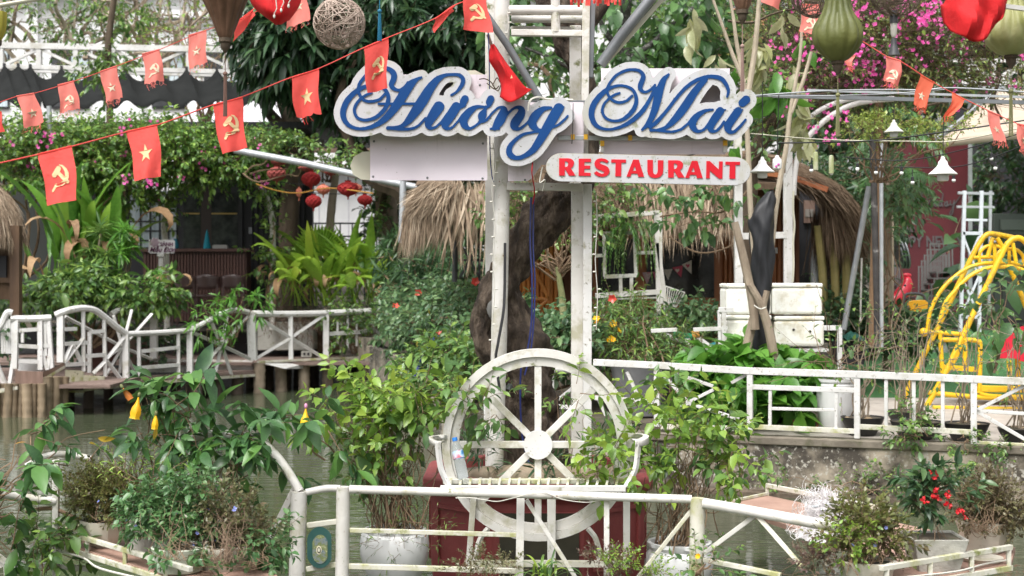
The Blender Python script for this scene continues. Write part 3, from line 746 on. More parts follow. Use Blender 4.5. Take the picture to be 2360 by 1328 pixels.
# right gable end with curved thatch
G = [W(1730, 400, YH-.9), W(1800, 392, YH-1), W(1880, 405, YH-1), W(1940, 425, YH-.9), W(1965, 450, YH-.7)]
mb = MB(); mb.grid([[g-(0, 0, .04) for g in G], [g+(-.25, 1.1, .35) for g in G]]); mb.build('gable_base', M['thatch_base'], v)
n = 3000; t_ = rg.uniform(0, 4, n); i_ = np.minimum(t_.astype(int), 3); f_ = (t_-i_)[:, None]; g = np.array(G); Pp = g[i_]*(1-f_)+g[i_+1]*f_+rg.uniform(0, 1, (n, 1))*np.array((-.25, .9, .32))
tt = (t_/4)[:, None]; Dd = unit(np.concatenate([.95-tt*.55, -.45-0*tt, -.25-tt*1.3], 1)+rg.normal(0, .16, (n, 3)))
strands(v, Pp, Dd, rg.uniform(.3, .75, n), rg.uniform(.006, .016, n), M['thatch_dark'], rg)
thatch_eave(v, [W(1915, 430, YH-.9), W(1972, 470, YH-.7)], 1500, .45, 1.05, .005, .014, M['thatch_dark'], rg, out=(.35, -.3, 0), depth=.4, spread=.14)
thatch_eave(v, [W(1880, 500, YH-.5), W(1955, 520, YH-.5)], 500, .5, 1.0, .005, .012, M['thatch_dark'], rg, out=(.1, -.2, 0), depth=.4, spread=.1)
mb = MB(); mb.beam(W(1836, 413, YH-1.1), W(1906, 438, YH-1.1), .09, .07); mb.build('barge_board', mat('orange_board', [(.3, (.3, .09, .035)), (.7, (.42, .14, .06))], 4, .5), v)
mb = MB(); mb.beam(W(1700, 392, YH-1.05), W(1836, 410, YH-1.05), .08, .06); mb.build('barge_board', M['redwood'], v)
panel(1835, 1842, 430, 800, YH-.2, .12, 'post', M['redwood_dark'], v)
panel(1842, 1915, 430, 790, YH+.9, .1, 'rear_panel', M['slat_dark'], v)
bx = thing('wall_poster', 'small framed calendar hanging in the shade of the hut gable', 'poster', pz(1866, 2.4, YH+.8))
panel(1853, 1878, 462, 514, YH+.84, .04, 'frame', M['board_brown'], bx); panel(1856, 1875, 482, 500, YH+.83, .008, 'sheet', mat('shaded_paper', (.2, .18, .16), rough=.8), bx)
bx = thing('white_notice', 'small white notice pinned to the hut wall behind the sapling', 'notice', pz(1784, 1.6, YH+.1))
panel(1776, 1792, 571, 584, YH+.06, .01, 'sheet', M['render_white'], bx); panel(1777, 1780, 576, 579, YH+.052, .006, 'mark', M['black'], bx)
# far thatch hanging left of the sign
YT = 17.5
v = thing('thatched_corner', 'corner of a thatched roof with long hanging straw left of the sign posts', 'hut roof', pz(1010, 2.6, YT))
Lc = [W(955, 430, YT), W(1000, 412, YT-.1), W(1060, 410, YT-.1), W(1140, 415, YT)]
mb = MB(); mb.grid([Lc, [q+(.1, .9, .35) for q in Lc], [q+(.2, 2.2, .1) for q in Lc]]); mb.build('roof_base', M['thatch_base'], v)
n = 1500; Pp = np.stack([rg.uniform(985, 1050, n), rg.uniform(412, 450, n)], 1); Pp = np.array([W(a, b_, YT-rg.uniform(0, .3)) for a, b_ in Pp])
strands(v, Pp, unit(np.stack([rg.normal(-.55, .28, n), rg.normal(-.2, .15, n), rg.normal(-.75, .2, n)], 1)), rg.uniform(.25, .5, n), rg.uniform(.006, .018, n), M['thatch'], rg)
thatch_eave(v, [W(938, 485, YT-.2), W(985, 450, YT-.2), W(1020, 445, YT-.2)], 2400, .35, .72, .004, .011, M['thatch'], rg, out=(-.12, -.25, 0), depth=.3, spread=.1)
n = 150; Pp = np.array([W(a, 415+rg.uniform(-10, 40), YT-rg.uniform(0, .3)) for a in rg.uniform(1020, 1140, n)])
strands(v, Pp, unit(np.stack([rg.normal(-.05, .25, n), rg.normal(-.15, .1, n), -np.ones(n)], 1)), rg.uniform(.4, 1.1, n), rg.uniform(.015, .04, n), M['thatch'], rg)
mb = MB(); mb.tube([W(1052, 430, YT+.4), W(1048, 650, YT+.4)], .035, 8); mb.build('post', M['dark_metal'], v)
for a, b_ in (((1055, 495), (1110, 495)), ((1060, 640), (1105, 560)), ((1060, 560), (1105, 640)), ((1055, 600), (1115, 600)), ((1105, 480), (1105, 660))):
 mb = MB(); mb.beam(W(*a, YT+.6), W(*b_, YT+.6), .03); mb.build('frame_bar', M['dark_metal'], v)
# the restaurant sign
YS = 9.3
def cr(ox, oy, s, pts): return [(ox+x/s, oy+y/s, w/s) for x, y, w in pts]
A1 = lambda *p: cr(760, 130, 4.92, p)
A2 = lambda *p: cr(1030, 130, 4.92, p)
A3 = lambda *p: cr(1330, 130, 6.3217, p)
A4 = lambda *p: cr(1530, 130, 6.3217, p)
HUONG = [
 A1((625, 425, 30), (560, 490, 32), (450, 513, 34), (370, 482, 36), (325, 400, 36), (335, 315, 38), (400, 225, 38), (480, 160, 40), (580, 138, 44), (660, 140, 50), (722, 190, 66), (725, 255, 66), (698, 320, 58), (725, 365, 46), (785, 383, 32), (850, 345, 30), (885, 295, 28)),
 A1((475, 412, 26), (395, 447, 30), (318, 515, 34), (278, 600, 36), (300, 680, 34), (360, 718, 34), (440, 720, 36), (540, 680, 44), (628, 590, 48), (664, 490, 48), (650, 410, 44), (595, 350, 40), (500, 325, 40), (400, 342, 44), (300, 395, 54), (205, 490, 66), (152, 610, 68), (160, 705, 62), (220, 785, 46), (330, 822, 36), (450, 808, 44), (570, 752, 62), (680, 655, 84), (780, 520, 104), (862, 390, 108), (925, 310, 84), (985, 262, 44), (1038, 238, 26)),
 A1((556, 538, 28), (780, 538, 28), (1000, 536, 28)),
 A1((1378, 440, 26), (1440, 400, 30), (1496, 330, 46), (1512, 262, 48), (1470, 214, 42), (1400, 205, 34), (1300, 216, 42), (1210, 272, 76), (1130, 372, 104), (1060, 490, 120), (980, 610, 112), (892, 728, 78), (820, 788, 46), (740, 810, 40), (658, 812, 42)),
 A1((700, 814, 38), (820, 826, 36), (930, 820, 32), (1010, 782, 28), (1085, 700, 26)),
 A1((1236, 572, 124), (1170, 670, 112), (1118, 762, 84), (1140, 812, 44), (1200, 802, 28), (1270, 738, 25), (1330, 650, 25)),
 A2((106, 572, 108), (30, 690, 108), (-22, 768, 90), (0, 815, 44), (55, 808, 26), (120, 742, 25), (175, 660, 22)),
 A2((205, 482, 84), (185, 520, 80), (190, 555, 44), (140, 590, 22)),
 A2((415, 572, 28), (330, 575, 46), (250, 630, 84), (192, 712, 94), (200, 780, 78), (255, 818, 36), (320, 790, 28), (378, 742, 30)),
 A2((438, 568, 24), (428, 615, 46), (400, 672, 96), (390, 720, 56), (366, 756, 26)),
 A2((498, 482, 82), (480, 520, 78), (478, 555, 42), (435, 592, 22)),
 A2((395, 742, 30), (450, 722, 28), (510, 645, 25), (580, 582, 24), (630, 580, 40), (648, 612, 80), (630, 670, 108), (590, 742, 108), (540, 812, 60)),
 A2((494, 822, 22), (545, 815, 34), (592, 822, 22)),
 A2((655, 690, 28), (735, 605, 28), (800, 577, 38), (846, 602, 70), (838, 660, 94), (780, 742, 108), (762, 795, 80), (812, 822, 38), (872, 790, 28), (940, 720, 24)),
 A2((1180, 582, 30), (1090, 597, 60), (1012, 662, 98), (966, 740, 98), (985, 798, 80), (1030, 828, 38), (1062, 832, 26)),
 A2((1268, 588, 116), (1200, 700, 118), (1130, 820, 108), (1060, 940, 94), (980, 1058, 76), (880, 1130, 54), (790, 1152, 50), (720, 1118, 70), (705, 1050, 64), (752, 970, 48), (850, 892, 36), (950, 864, 28), (1052, 852, 24)),
 A2((1170, 814, 26), (1260, 778, 28), (1330, 720, 28), (1370, 676, 24)),
 A2((1222, 572, 16), (1326, 572, 16)), A1((1180, 560, 16), (1292, 558, 16)), A2((62, 560, 16), (146, 558, 16))]
MAI = [
 A3((800, 575, 36), (720, 648, 38), (600, 672, 42), (495, 622, 42), (440, 525, 40), (455, 425, 42), (560, 285, 42), (700, 208, 44), (830, 192, 44), (925, 222, 52), (966, 300, 68), (925, 410, 76), (925, 480, 60), (985, 520, 40), (1065, 490, 38), (1135, 418, 36)),
 A3((618, 535, 34), (540, 562, 36), (470, 612, 36), (395, 690, 38), (366, 800, 42), (420, 900, 40), (540, 942, 40), (680, 912, 52), (800, 805, 66), (858, 690, 62), (855, 570, 52), (790, 470, 44), (650, 424, 38), (500, 450, 50), (372, 535, 74), (252, 680, 86), (208, 830, 86), (242, 960, 74), (332, 1040, 52), (480, 1065, 38), (650, 1022, 50), (800, 938, 66), (950, 800, 68), (1052, 640, 54), (1140, 462, 46)),
 A3((1335, 262, 32), (1265, 335, 76), (1215, 450, 108), (1175, 600, 120), (1140, 750, 108), (1082, 900, 88), (1020, 1000, 66), (946, 1070, 32)),
 A3((1060, 1030, 50), (1150, 965, 60), (1300, 795, 48), (1420, 640, 48)) ,
 A4((150, 645, 48), (40, 795, 48), (-100, 950, 50)), A4((40, 795, 48), (150, 648, 48), (300, 472, 52), (430, 372, 54), (560, 312, 52), (700, 292, 56), (830, 322, 66), (905, 402, 58), (940, 500, 46), (922, 588, 30)),
 A4((610, 345, 60), (525, 420, 92), (432, 540, 114), (342, 680, 124), (242, 820, 120), (130, 950, 94), (40, 1030, 60), (-40, 1060, 44), (-110, 1075, 38), (-190, 1076, 46)),
 A4((-120, 1080, 30), (0, 1092, 36), (130, 1098, 36), (250, 1062, 38), (330, 1000, 36), (380, 945, 34)),
 A4((715, 775, 28), (600, 792, 52), (490, 862, 88), (422, 950, 112), (424, 1028, 96), (482, 1088, 56), (560, 1080, 40), (622, 1026, 40), (680, 930, 34)),
 A4((822, 796, 116), (740, 910, 120), (682, 1010, 110), (692, 1080, 66), (762, 1086, 40), (830, 1024, 40), (875, 950, 36)),
 A4((1082, 796, 116), (1000, 910, 120), (932, 1018, 114), (952, 1090, 72), (1022, 1098, 46), (1112, 1020, 42), (1190, 922, 34)),
 A4((1145, 678, 118), (1198, 632, 124)), A4((770, 776, 18), (900, 778, 18)), A4((1020, 778, 18), (1152, 780, 18))]
def sgn(u, v, d): return W(u, v, YS+d)
M['sign_white'] = mat('weathered_sign_white', [(.3, (.43, .43, .44)), (.6, (.5, .5, .515))], 2.5, .5, stains=[(5, .52, .7, (.4, .385, .32), (1.4, 1, .4)), (11, .6, .7, (.27, .28, .19)), (40, .61, .66, (.15, .15, .1))])
M['sign_side'] = mat('sign_return', [(.3, (.34, .32, .26)), (.7, (.5, .47, .4))], 4, .6, stains=[(6, .5, .68, (.22, .21, .13))])
M['sign_blue'] = mat('sign_blue', [(.3, (.001, .04, .165)), (.7, (.0015, .052, .2))], 3, .6, spec=.25)
M['sign_red'] = mat('sign_red', [(.3, (.5, .008, .018)), (.7, (.6, .015, .03))], 3, .6, spec=.25)
M['pink_board'] = mat('pale_pink_board', [(.3, (.7, .625, .695)), (.7, (.78, .71, .77))], 1.5, .45, stains=[(4, .62, .8, (.45, .41, .42), (2, 1, .4)), (40, .7, .74, (.3, .28, .27))])
M['cream'] = mat('cream_board', [(.3, (.5, .48, .37)), (.7, (.6, .58, .47))], 2, .5)
def script_sign(name, label, strokes, box, hole, lift=0):
 c = W((box[0]+box[2])/2, box[3], YS); o = thing(name, label, 'sign', c, 'sign boards on the white posts')
 for sh in shapes(strokes, box, 2.6, 14.5, hole, .25):
  f = lambda u, v, d: W(u, v, YS+d)
  mb = MB(); mb.poly(sh, f, .008, .15); mb.build('return', M['sign_side'], o, smooth=30)
  mb = MB(); mb.poly(sh, f, 0, .0085); mb.build('face', M['sign_white'], o, smooth=0)
 for sh in shapes(strokes, box, 1.1, 0, None, .12):
  if abs(area(sh[0])) < 12: continue
  mb = MB(); mb.poly(sh, lambda u, v, d: W(u, v, YS+d), -.007, .001); mb.build('lettering', M['sign_blue'], o, smooth=0)
 return o
s1 = script_sign('script_sign', 'big white cut-out sign reading Hương in blue script, above the pink board', HUONG, (750, 110, 1360, 410), lambda c: 990 < c[0] < 1060 and 180 < c[1] < 240)
s2 = script_sign('script_sign', 'big white cut-out sign reading Mai in blue script, right of the posts', MAI, (1320, 110, 1780, 350), lambda c: (1595 < c[0] < 1670 and 185 < c[1] < 245) or (1500 < c[0] < 1570 and c[1] < 235))
# RESTAURANT board
o = thing('restaurant_sign', 'rounded white board reading RESTAURANT in red capitals under Mai', 'sign', W(1490, 430, YS), 'sign boards on the white posts')
def pill(g=0):
 L = []
 for k in range(17):
  a = math.pi/2+math.pi*k/16; L.append((1294+(36-g)*math.cos(a), 386-(33-g)*math.sin(a)))
 for k in range(17):
  a = -math.pi/2+math.pi*k/16; L.append((1694+(36-g)*math.cos(a), 395-(33-g)*math.sin(a)))
 return L
mb = MB(); mb.poly([pill()], sgn, .004, .14); mb.build('return', M['sign_side'], o, smooth=30)
mb = MB(); mb.poly([pill(1)], sgn, -.002, .0045); mb.build('face', M['sign_white'], o, smooth=0)
T5 = lambda pts, dx=0, dy=0: [(1240+(x+dx)/9.0769, 330+(y+dy)/9.0769) for x, y in pts]
T6 = lambda pts, dx=0, dy=0: [(1490+(x+dx)/9.0769, 330+(y+dy)/9.0769) for x, y in pts]
Ro = [(440, 318), (640, 318), (690, 328), (728, 352), (750, 385), (755, 415), (748, 455), (730, 490), (688, 527), (785, 681), (650, 682), (567, 546), (561, 546), (560, 680), (440, 680)]
Rh = [(562, 383), (585, 383), (612, 392), (628, 415), (632, 442), (624, 470), (606, 490), (585, 498), (562, 500)]
Eo = [(850, 325), (1108, 328), (1105, 398), (970, 398), (970, 470), (1090, 472), (1090, 538), (970, 538), (970, 618), (1100, 622), (1100, 688), (850, 685)]
So = [(1478, 380), (1440, 425), (1385, 392), (1330, 380), (1298, 392), (1290, 412), (1305, 430), (1350, 450), (1420, 475), (1465, 505), (1490, 545), (1498, 590), (1482, 640), (1440, 682), (1390, 700), (1340, 706), (1260, 695), (1210, 668), (1172, 630), (1220, 582), (1275, 620), (1330, 641), (1370, 636), (1385, 615), (1368, 593), (1320, 572), (1250, 545), (1205, 508), (1183, 465), (1180, 425), (1195, 375), (1235, 337), (1280, 322), (1330, 318), (1410, 332), (1450, 352)]
To = [(1532, 340), (1840, 344), (1838, 412), (1745, 410), (1740, 698), (1615, 696), (1622, 408), (1530, 406)]
Ao = [(1990, 345), (2108, 346), (2220, 708), (2098, 708), (2078, 640), (1955, 638), (1935, 705), (1850, 702)]; Ah = [(2022, 478), (2052, 578), (1982, 578)]
Uo = [(18, 352), (135, 352), (135, 580), (145, 630), (165, 650), (190, 656), (215, 645), (228, 615), (235, 570), (235, 358), (355, 358), (350, 590), (335, 650), (300, 695), (250, 722), (180, 732), (110, 722), (60, 692), (30, 645), (18, 590)]
No = [(1252, 375), (1325, 375), (1510, 550), (1518, 382), (1595, 384), (1588, 745), (1510, 740), (1325, 575), (1322, 738), (1245, 736)]
for L in ([T5(Ro), T5(Rh)], [T5(Eo)], [T5(So)], [T5(To)], [T5(Ao), T5(Ah)], [T6(Uo)], [T6(Ro, 12, 42), T6(Rh, 12, 42)], [T6(Ao, -1042, 27), T6(Ah, -1042, 27)], [T6(No)], [T6(To, 118, 48)]):
 mb = MB(); mb.poly(L, sgn, -.008, -.001); mb.build('letter', M['sign_red'], o, smooth=0)
# pink backing boards, frame and posts
o = thing('sign_frame', 'white steel sign frame on paired posts with pale pink backing boards', 'sign frame', W(1240, 1080, 9.6))
def quad(name, pts, Y, t, m, **k):
 mb = MB(); mb.poly([pts], lambda u, v, d: W(u, v, Y+d), 0, t); return mb.build(name, m, o, smooth=0, **k)
YB_ = YS+.155
quad('board', [(853, 172), (1123, 172), (1123, 416), (853, 416)], YB_, .012, M['pink_board'])
quad('board', [(1171, 236), (1345, 236), (1345, 380), (1248, 380), (1225, 412), (1215, 418), (1171, 418)], YB_+.02, .012, M['pink_board'])
quad('board', [(1385, 158), (1682, 158), (1672, 356), (1390, 356)], YB_+.015, .012, M['pink_board'])
quad('end_cap', [(856, 349), (835, 350), (815, 362), (807, 382), (813, 402), (832, 414), (856, 415)], YB_+.03, .012, M['cream'])
quad('end_cap', [(1060, 172), (1072, 163), (1095, 162), (1115, 172)], YB_+.03, .012, M['cream'])
for px, py in ((860, 407), (985, 410), (1112, 411), (1106, 196), (1210, 415), (1113, 331), (862, 326)):
 p = W(px, py, YB_); mb = MB(); mb.lathe([(.004, 0), (.008, .002), (.004, .005)], (0, 0, 0), 8)
 mb.v = [(p[0]+v_[0], p[1]-v_[2]-.001, p[2]+v_[1]) for v_ in mb.v]; mb.build('bolt', M['grey_metal'], o)
def rod(name, pts, r, m, n=10):
 mb = MB(); mb.tube(pts, r, n); return mb.build(name, m, o)
def bar(name, a, b_, w, h, m, **k):
 mb = MB(); mb.beam(a, b_, w, h, **k); return mb.build(name, m, o, bevel=.004)
rod('front_post', [W(1156, -90, 9.62), W(1157, 430, 9.62), W(1150, 800, 9.62), W(1141, 1090, 9.62)], .055, M['white_old'], 14)
bar('rear_post', W(1131, -90, 9.95), W(1131, 1075, 9.95), .075, .06, M['white_old'], up=(0, 1, 0))
bar('channel', W(1166, -60, 9.72), W(1166, 230, 9.72), .05, .05, M['grey_metal'], up=(0, 1, 0))
bar('front_post', W(1354, 425, 9.62), W(1353, 1090, 9.62), .058, .058, M['white'], up=(0, 1, 0))
bar('rear_post', W(1331, 425, 9.72), W(1330, 1090, 9.72), .085, .08, M['white_old'], up=(0, 1, 0))
bar('upper_post', W(1352, -90, 9.6), W(1346, 420, 9.6), .05, .05, M['white_old'], up=(0, 1, 0))
bar('channel', W(1369, -90, 9.62), W(1361, 180, 9.62), .035, .05, M['grey_metal'], up=(0, 1, 0))
bar('rear_post', W(1326, 60, 9.95), W(1326, 425, 9.95), .08, .05, M['white_old'], up=(0, 1, 0))
rod('cross_rail', [W(1172, 24, 9.62), W(1358, 24, 9.62)], .035, M['white_old'])
rod('cross_rail', [W(1178, 43, 9.85), W(1345, 43, 9.85)], .03, M['white_old'])
bar('cross_bar', W(1178, 76, 9.62), W(1352, 78, 9.62), .05, .042, M['white_old'])
bar('cross_bar', W(1178, 66, 9.9), W(1318, 68, 9.9), .04, .03, M['white_old'])
rod('stub', [W(1279, -60, 9.62), W(1281, 74, 9.62)], .032, M['white_old'])
bar('cross_bar', W(1168, 430, 9.58), W(1342, 432, 9.58), .05, .052, M['white_old'])
bar('back_rail', W(1120, 237, 9.53), W(1350, 238, 9.53), .03, .035, M['grey_metal'])
bar('back_rail', W(1285, 318, 9.432), W(1690, 320, 9.432), .03, .03, M['galv'])
bar('back_rail', W(1500, 190, 9.53), W(1600, 193, 9.53), .03, .03, M['grey_metal'])
M['yellow_tape'] = mat('yellow_tape', (.7, .38, .02), rough=.5)
for px, py in ((1320, 316), (1350, 316), (1452, 318), (1388, 331), (1671, 330)):
 mb = MB(); p = W(px, py, 9.415); mb.box(p, (.026, .03, .034)); mb.build('tape', M['yellow_tape'], o)
bar('hanger', W(1388, 320, 9.43), W(1388, 352, 9.43), .022, .022, M['white'], up=(0, 1, 0)); bar('hanger', W(1671, 316, 9.43), W(1671, 352, 9.43), .03, .022, M['white'], up=(0, 1, 0))
rod('brace_pipe', [W(1068, -40, 9.4), W(1130, 48, 9.42), W(1170, 105, 9.44), W(1244, 228, 9.46)], .025, M['grey_metal'])
rod('brace_pipe', [W(1384, 150, 9.5), W(1430, 85, 9.48), W(1530, -40, 9.45)], .036, M['grey_metal'])
bar('brace_strip', W(1392, 150, 9.54), W(1560, -40, 9.5), .02, .03, M['cream'])
bar('brace_strip', W(1124, 80, 9.5), W(1140, 125, 9.5), .035, .02, M['board_brown'])
# cables on the posts
def cable(label, pts, r, m, cat='cable', per=8, name='cable', n=5, group=None):
 p = spline(np.array([W(*q) for q in pts]), per); mb = MB(); mb.tube(p, r, n)
 return tag(mb.build(name, m, loc=p[0]), label, cat, group)
M['blue_cable'] = mat('blue_cable', (.012, .022, .13), rough=.5); M['black_cable'] = M['black']
M['white_cable'] = mat('white_cable', (.6, .58, .52), rough=.6)
cable('pair of bright blue hoses hanging from the crooked trunk to the planter', [(1224, 455, 9.75), (1222, 560, 9.72), (1226, 640, 9.7), (1225, 740, 9.7), (1215, 810, 9.7), (1200, 860, 9.7), (1203, 1000, 9.75), (1225, 1085, 9.7)], .007, M['blue_cable'], 'hose', name='hose')
cable('thinner blue hose beside the pair on the crooked trunk', [(1230, 460, 9.74), (1229, 570, 9.71), (1233, 650, 9.7), (1230, 745, 9.7), (1222, 815, 9.7), (1209, 865, 9.7)], .006, M['blue_cable'], 'hose', name='hose')
cable('black cable running down the left sign post to the wheel', [(1164, 560, 9.48), (1163, 665, 9.48), (1160, 720, 9.47), (1148, 790, 9.46), (1143, 830, 9.46), (1152, 900, 9.46)], .01, M['black_cable'])
cable('thin blue wire down the left sign posts beside the pink board', [(1120, 10, 9.4), (1127, 120, 9.45), (1129, 330, 9.5), (1133, 400, 9.5), (1138, 420, 9.5)], .004, M['blue_cable'])
cable('white cord looping over the Hương sign by the letter g', [(1217, 256, 9.27), (1222, 232, 9.26), (1240, 224, 9.28), (1262, 228, 9.35), (1320, 230, 9.4)], .007, M['white_cable'])
cable('red cord dangling below the letter g', [(1228, 370, 9.33), (1226, 400, 9.33), (1232, 440, 9.5), (1228, 470, 9.6)], .004, M['sign_red'])
cable('thin dark wire hanging beside the Mai sign', [(1321, 238, 9.3), (1320, 290, 9.29), (1318, 332, 9.3)], .003, M['black_cable'])
cable('white rope ends under the RESTAURANT board', [(1250, 385, 9.36), (1244, 420, 9.36), (1256, 415, 9.36), (1250, 440, 9.4)], .005, M['white_cable'])
# dead creeper tendrils by the red cloth
for k, pts in enumerate(([(1104, 183), (1118, 182), (1132, 190), (1142, 205), (1150, 198)], [(1122, 192), (1138, 205), (1148, 209), (1155, 195)], [(1135, 198), (1145, 180), (1152, 190)])):
 cable('dry creeper tendril curling off the sign post, %s strand' % ('longest', 'lower', 'short upper')[k], [(a, b_, 9.42) for a, b_ in pts], .004, M['bark'], 'tendril', name='tendril')
for k, (pts, lb) in enumerate((([(1168, 20), (1172, 60), (1165, 110), (1172, 160), (1166, 210)], 'upper left sign post'), ([(1136, 330), (1142, 380), (1134, 440), (1141, 520), (1136, 600), (1140, 680), (1133, 760), (1138, 820)], 'lower left sign post'), ([(1374, 445), (1376, 520), (1372, 600), (1377, 680), (1374, 760)], 'right sign post'))):
 P = spline(np.array([W(a, b_, 9.48) for a, b_ in pts]), 6); mb = MB(); mb.tube(P, .003, 4)
 for p in P[2::3]: mb.ball(p+(.012 if int(p[2]*50) % 2 else -.012, -.005, 0), .0075, 7, 5, (1.5, .8, .8))
 tag(mb.build('fairy_light_string', M['white_cable'], loc=P[0]), 'string of fairy lights hanging along the '+lb, 'fairy lights')
# crooked tree in the planter
v = thing('crooked_tree', 'thick crooked tree trunk rising from the red planter behind the sign', 'tree', W(1220, 1085, 10.0))
def trunk(pts, m, par, name='trunk', n=14, jit=.09, seed=1, per=4):
 rng = np.random.default_rng(seed); P = spline(np.array([(*W(a, b_, Y), r*Y/FOC) for a, b_, Y, r in pts]), per)
 mb = MB(); k0 = len(mb.v); mb.tube(P[:, :3], P[:, 3], n)
 ph = rng.uniform(0, 6.28, 6)
 for i in range(len(P)):
  for j in range(n):
   a = 2*math.pi*j/n; s = 1+(.035*math.sin(13*a+1.5*math.sin(i*.16)+ph[4])+.025*math.sin(21*a+2*math.sin(i*.11+1)) if n > 20 else 0)+jit*(rng.normal(0, .2)+math.sin(2*a+ph[0]+i*.35)+.7*math.sin(3*a+ph[1]-i*.5)+.5*math.sin(5*a+ph[2]+i*.8))
   q = np.array(mb.v[i*n+j]); c = P[i, :3]; mb.v[i*n+j] = tuple(c+(q-c)*s)
 return mb.build(name, m, par, smooth=70)
M['trunk_dark'] = mat('rough_dark_bark', [(.3, (.022, .015, .01)), (.5, (.065, .046, .032)), (.68, (.17, .13, .095))], 15, .95, (1, 1, .3), bump=1.0, bscale=16, bdist=.08, stains=[(2.2, .6, .75, (.12, .085, .05))])
trunk([(1232, 1100, 10, 88), (1220, 1000, 10, 74), (1212, 930, 10, 68), (1205, 850, 10, 72), (1190, 780, 10, 66), (1160, 700, 10, 44), (1168, 630, 10, 42), (1210, 560, 10.02, 46), (1262, 495, 10.05, 50), (1305, 430, 10.1, 50), (1338, 370, 10.15, 40), (1350, 300, 10.2, 27), (1346, 225, 10.2, 26), (1338, 160, 10.2, 27), (1315, 100, 10.2, 34), (1288, 35, 10.2, 38), (1262, -50, 10.2, 42)], M['trunk_dark'], v, n=56, per=12)
trunk([(1160, 640, 9.95, 34), (1135, 690, 9.9, 40), (1112, 750, 9.9, 26), (1120, 800, 9.9, 26), (1150, 835, 9.95, 34), (1185, 880, 10, 40)], M['trunk_dark'], v, 'burl', n=44, per=10, seed=4)
trunk([(1310, 100, 10.2, 20), (1385, 20, 10.3, 16), (1420, -60, 10.3, 14)], M['trunk_dark'], v, 'limb', seed=5)
mb = MB(); mb.ball(W(1136, 712, 9.78), .07, 12, 8, (.6, .35, 1.05), .1, np.random.default_rng(2)); mb.build('cut_knot', mat('grey_cut_wood', [(.3, (.12, .12, .115)), (.7, (.2, .195, .18))], 6, .9, bump=.4), v)
# red planter with stones
v = thing('red_planter', 'large dull red eight sided planter standing in the pond behind the wheel bench', 'planter', (W(1238, 640, 9.65)[0], 9.65, 0))
M['red_tub'] = mat('dull_red_tub', [(.3, (.19, .035, .035)), (.7, (.28, .06, .058))], 3, .6, bump=.25, stains=[(4, .6, .75, (.12, .05, .045)), (20, .66, .72, (.1, .1, .05))])
cx, cy = W(1238, 640, 9.65)[0], 9.65
oct_ = lambda r, z: [(cx+r*math.cos(math.pi/8+k*math.pi/4), cy+r*math.sin(math.pi/8+k*math.pi/4), z) for k in range(8)]
mb = MB(); prof = [(.72, -.25), (.76, .1), (.765, .56), (.79, .58), (.82, .6), (.82, .67), (.79, .7), (.72, .7), (.71, .62)]
vs = [p for r_, z in prof for p in oct_(r_, z)]; mb.add(vs, [(i*8+k, i*8+(k+1) % 8, (i+1)*8+(k+1) % 8, (i+1)*8+k) for i in range(len(prof)-1) for k in range(8)])
mb.build('tub', M['red_tub'], v, smooth=20, bevel=.012)
mb = MB(); mb.add(oct_(.715, .63), [tuple(range(8))]); mb.build('soil', M['soil'], v)
for k in range(8):
 a = math.pi/4*k; d = np.array((math.cos(a), math.sin(a), 0)); tt = np.array((-math.sin(a), math.cos(a), 0)); c = np.array((cx, cy, .3))+d*.706
 mb = MB()
 for z0, z1, w_ in ((.12, .14, .22), (.48, .5, .22)): mb.box(c+(0, 0, (z0+z1)/2-.3), (.44, .03, .025), ax=(tt, d, (0, 0, 1)))
 for s in (-1, 1): mb.box(c+tt*s*.215+(0, 0, .01), (.022, .03, .34), ax=(tt, d, (0, 0, 1)))
 mb.build('moulding', M['red_tub'], v)
 if k == 6:
  mb = MB(); mb.box(c+d*.002, (.5, .03, .4), ax=(tt, d, (0, 0, 1))); mb.build('front_panel', mat('dark_olive_panel', [(.3, (.025, .022, .014)), (.7, (.06, .052, .032))], 3, .4), v)
rg = np.random.default_rng(9); M['stone'] = mat('river_stone', [(.3, (.17, .13, .085)), (.7, (.34, .27, .19))], 4, .7, bump=.15, stains=[(5, .58, .7, (.12, .12, .06))])
SL = ['round brown stone', 'flat tan stone', 'grey brown boulder', 'small dark stone', 'long pale stone', 'mossy stone', 'smooth ochre stone', 'dull stone', 'egg shaped stone', 'wedge shaped stone']
for k, (px, py, r_) in enumerate(((1215, 1055, 50), (1180, 1078, 42), (1120, 1092, 36), (1275, 1060, 44), (1310, 1075, 40), (1365, 1078, 44), (1395, 1060, 40), (1100, 1070, 26), (1245, 1092, 40), (1330, 1052, 36))):
 p = W(px, py, 9.35+.03*(k % 4)); p[2] = .66; q = r_*9.4/FOC
 mb = MB(); mb.ball((0, 0, 0), q, 12, 8, (1.1, .9, .7), .07, rg); mb.v = [tuple(np.array(x)+p) for x in mb.v]
 tag(mb.build('stone', M['stone'], loc=p, smooth=80), SL[k]+' in the red planter, '+('left' if px < 1180 else 'middle' if px < 1300 else 'right')+' of the trunk foot', 'stone', 'stones in the planter')
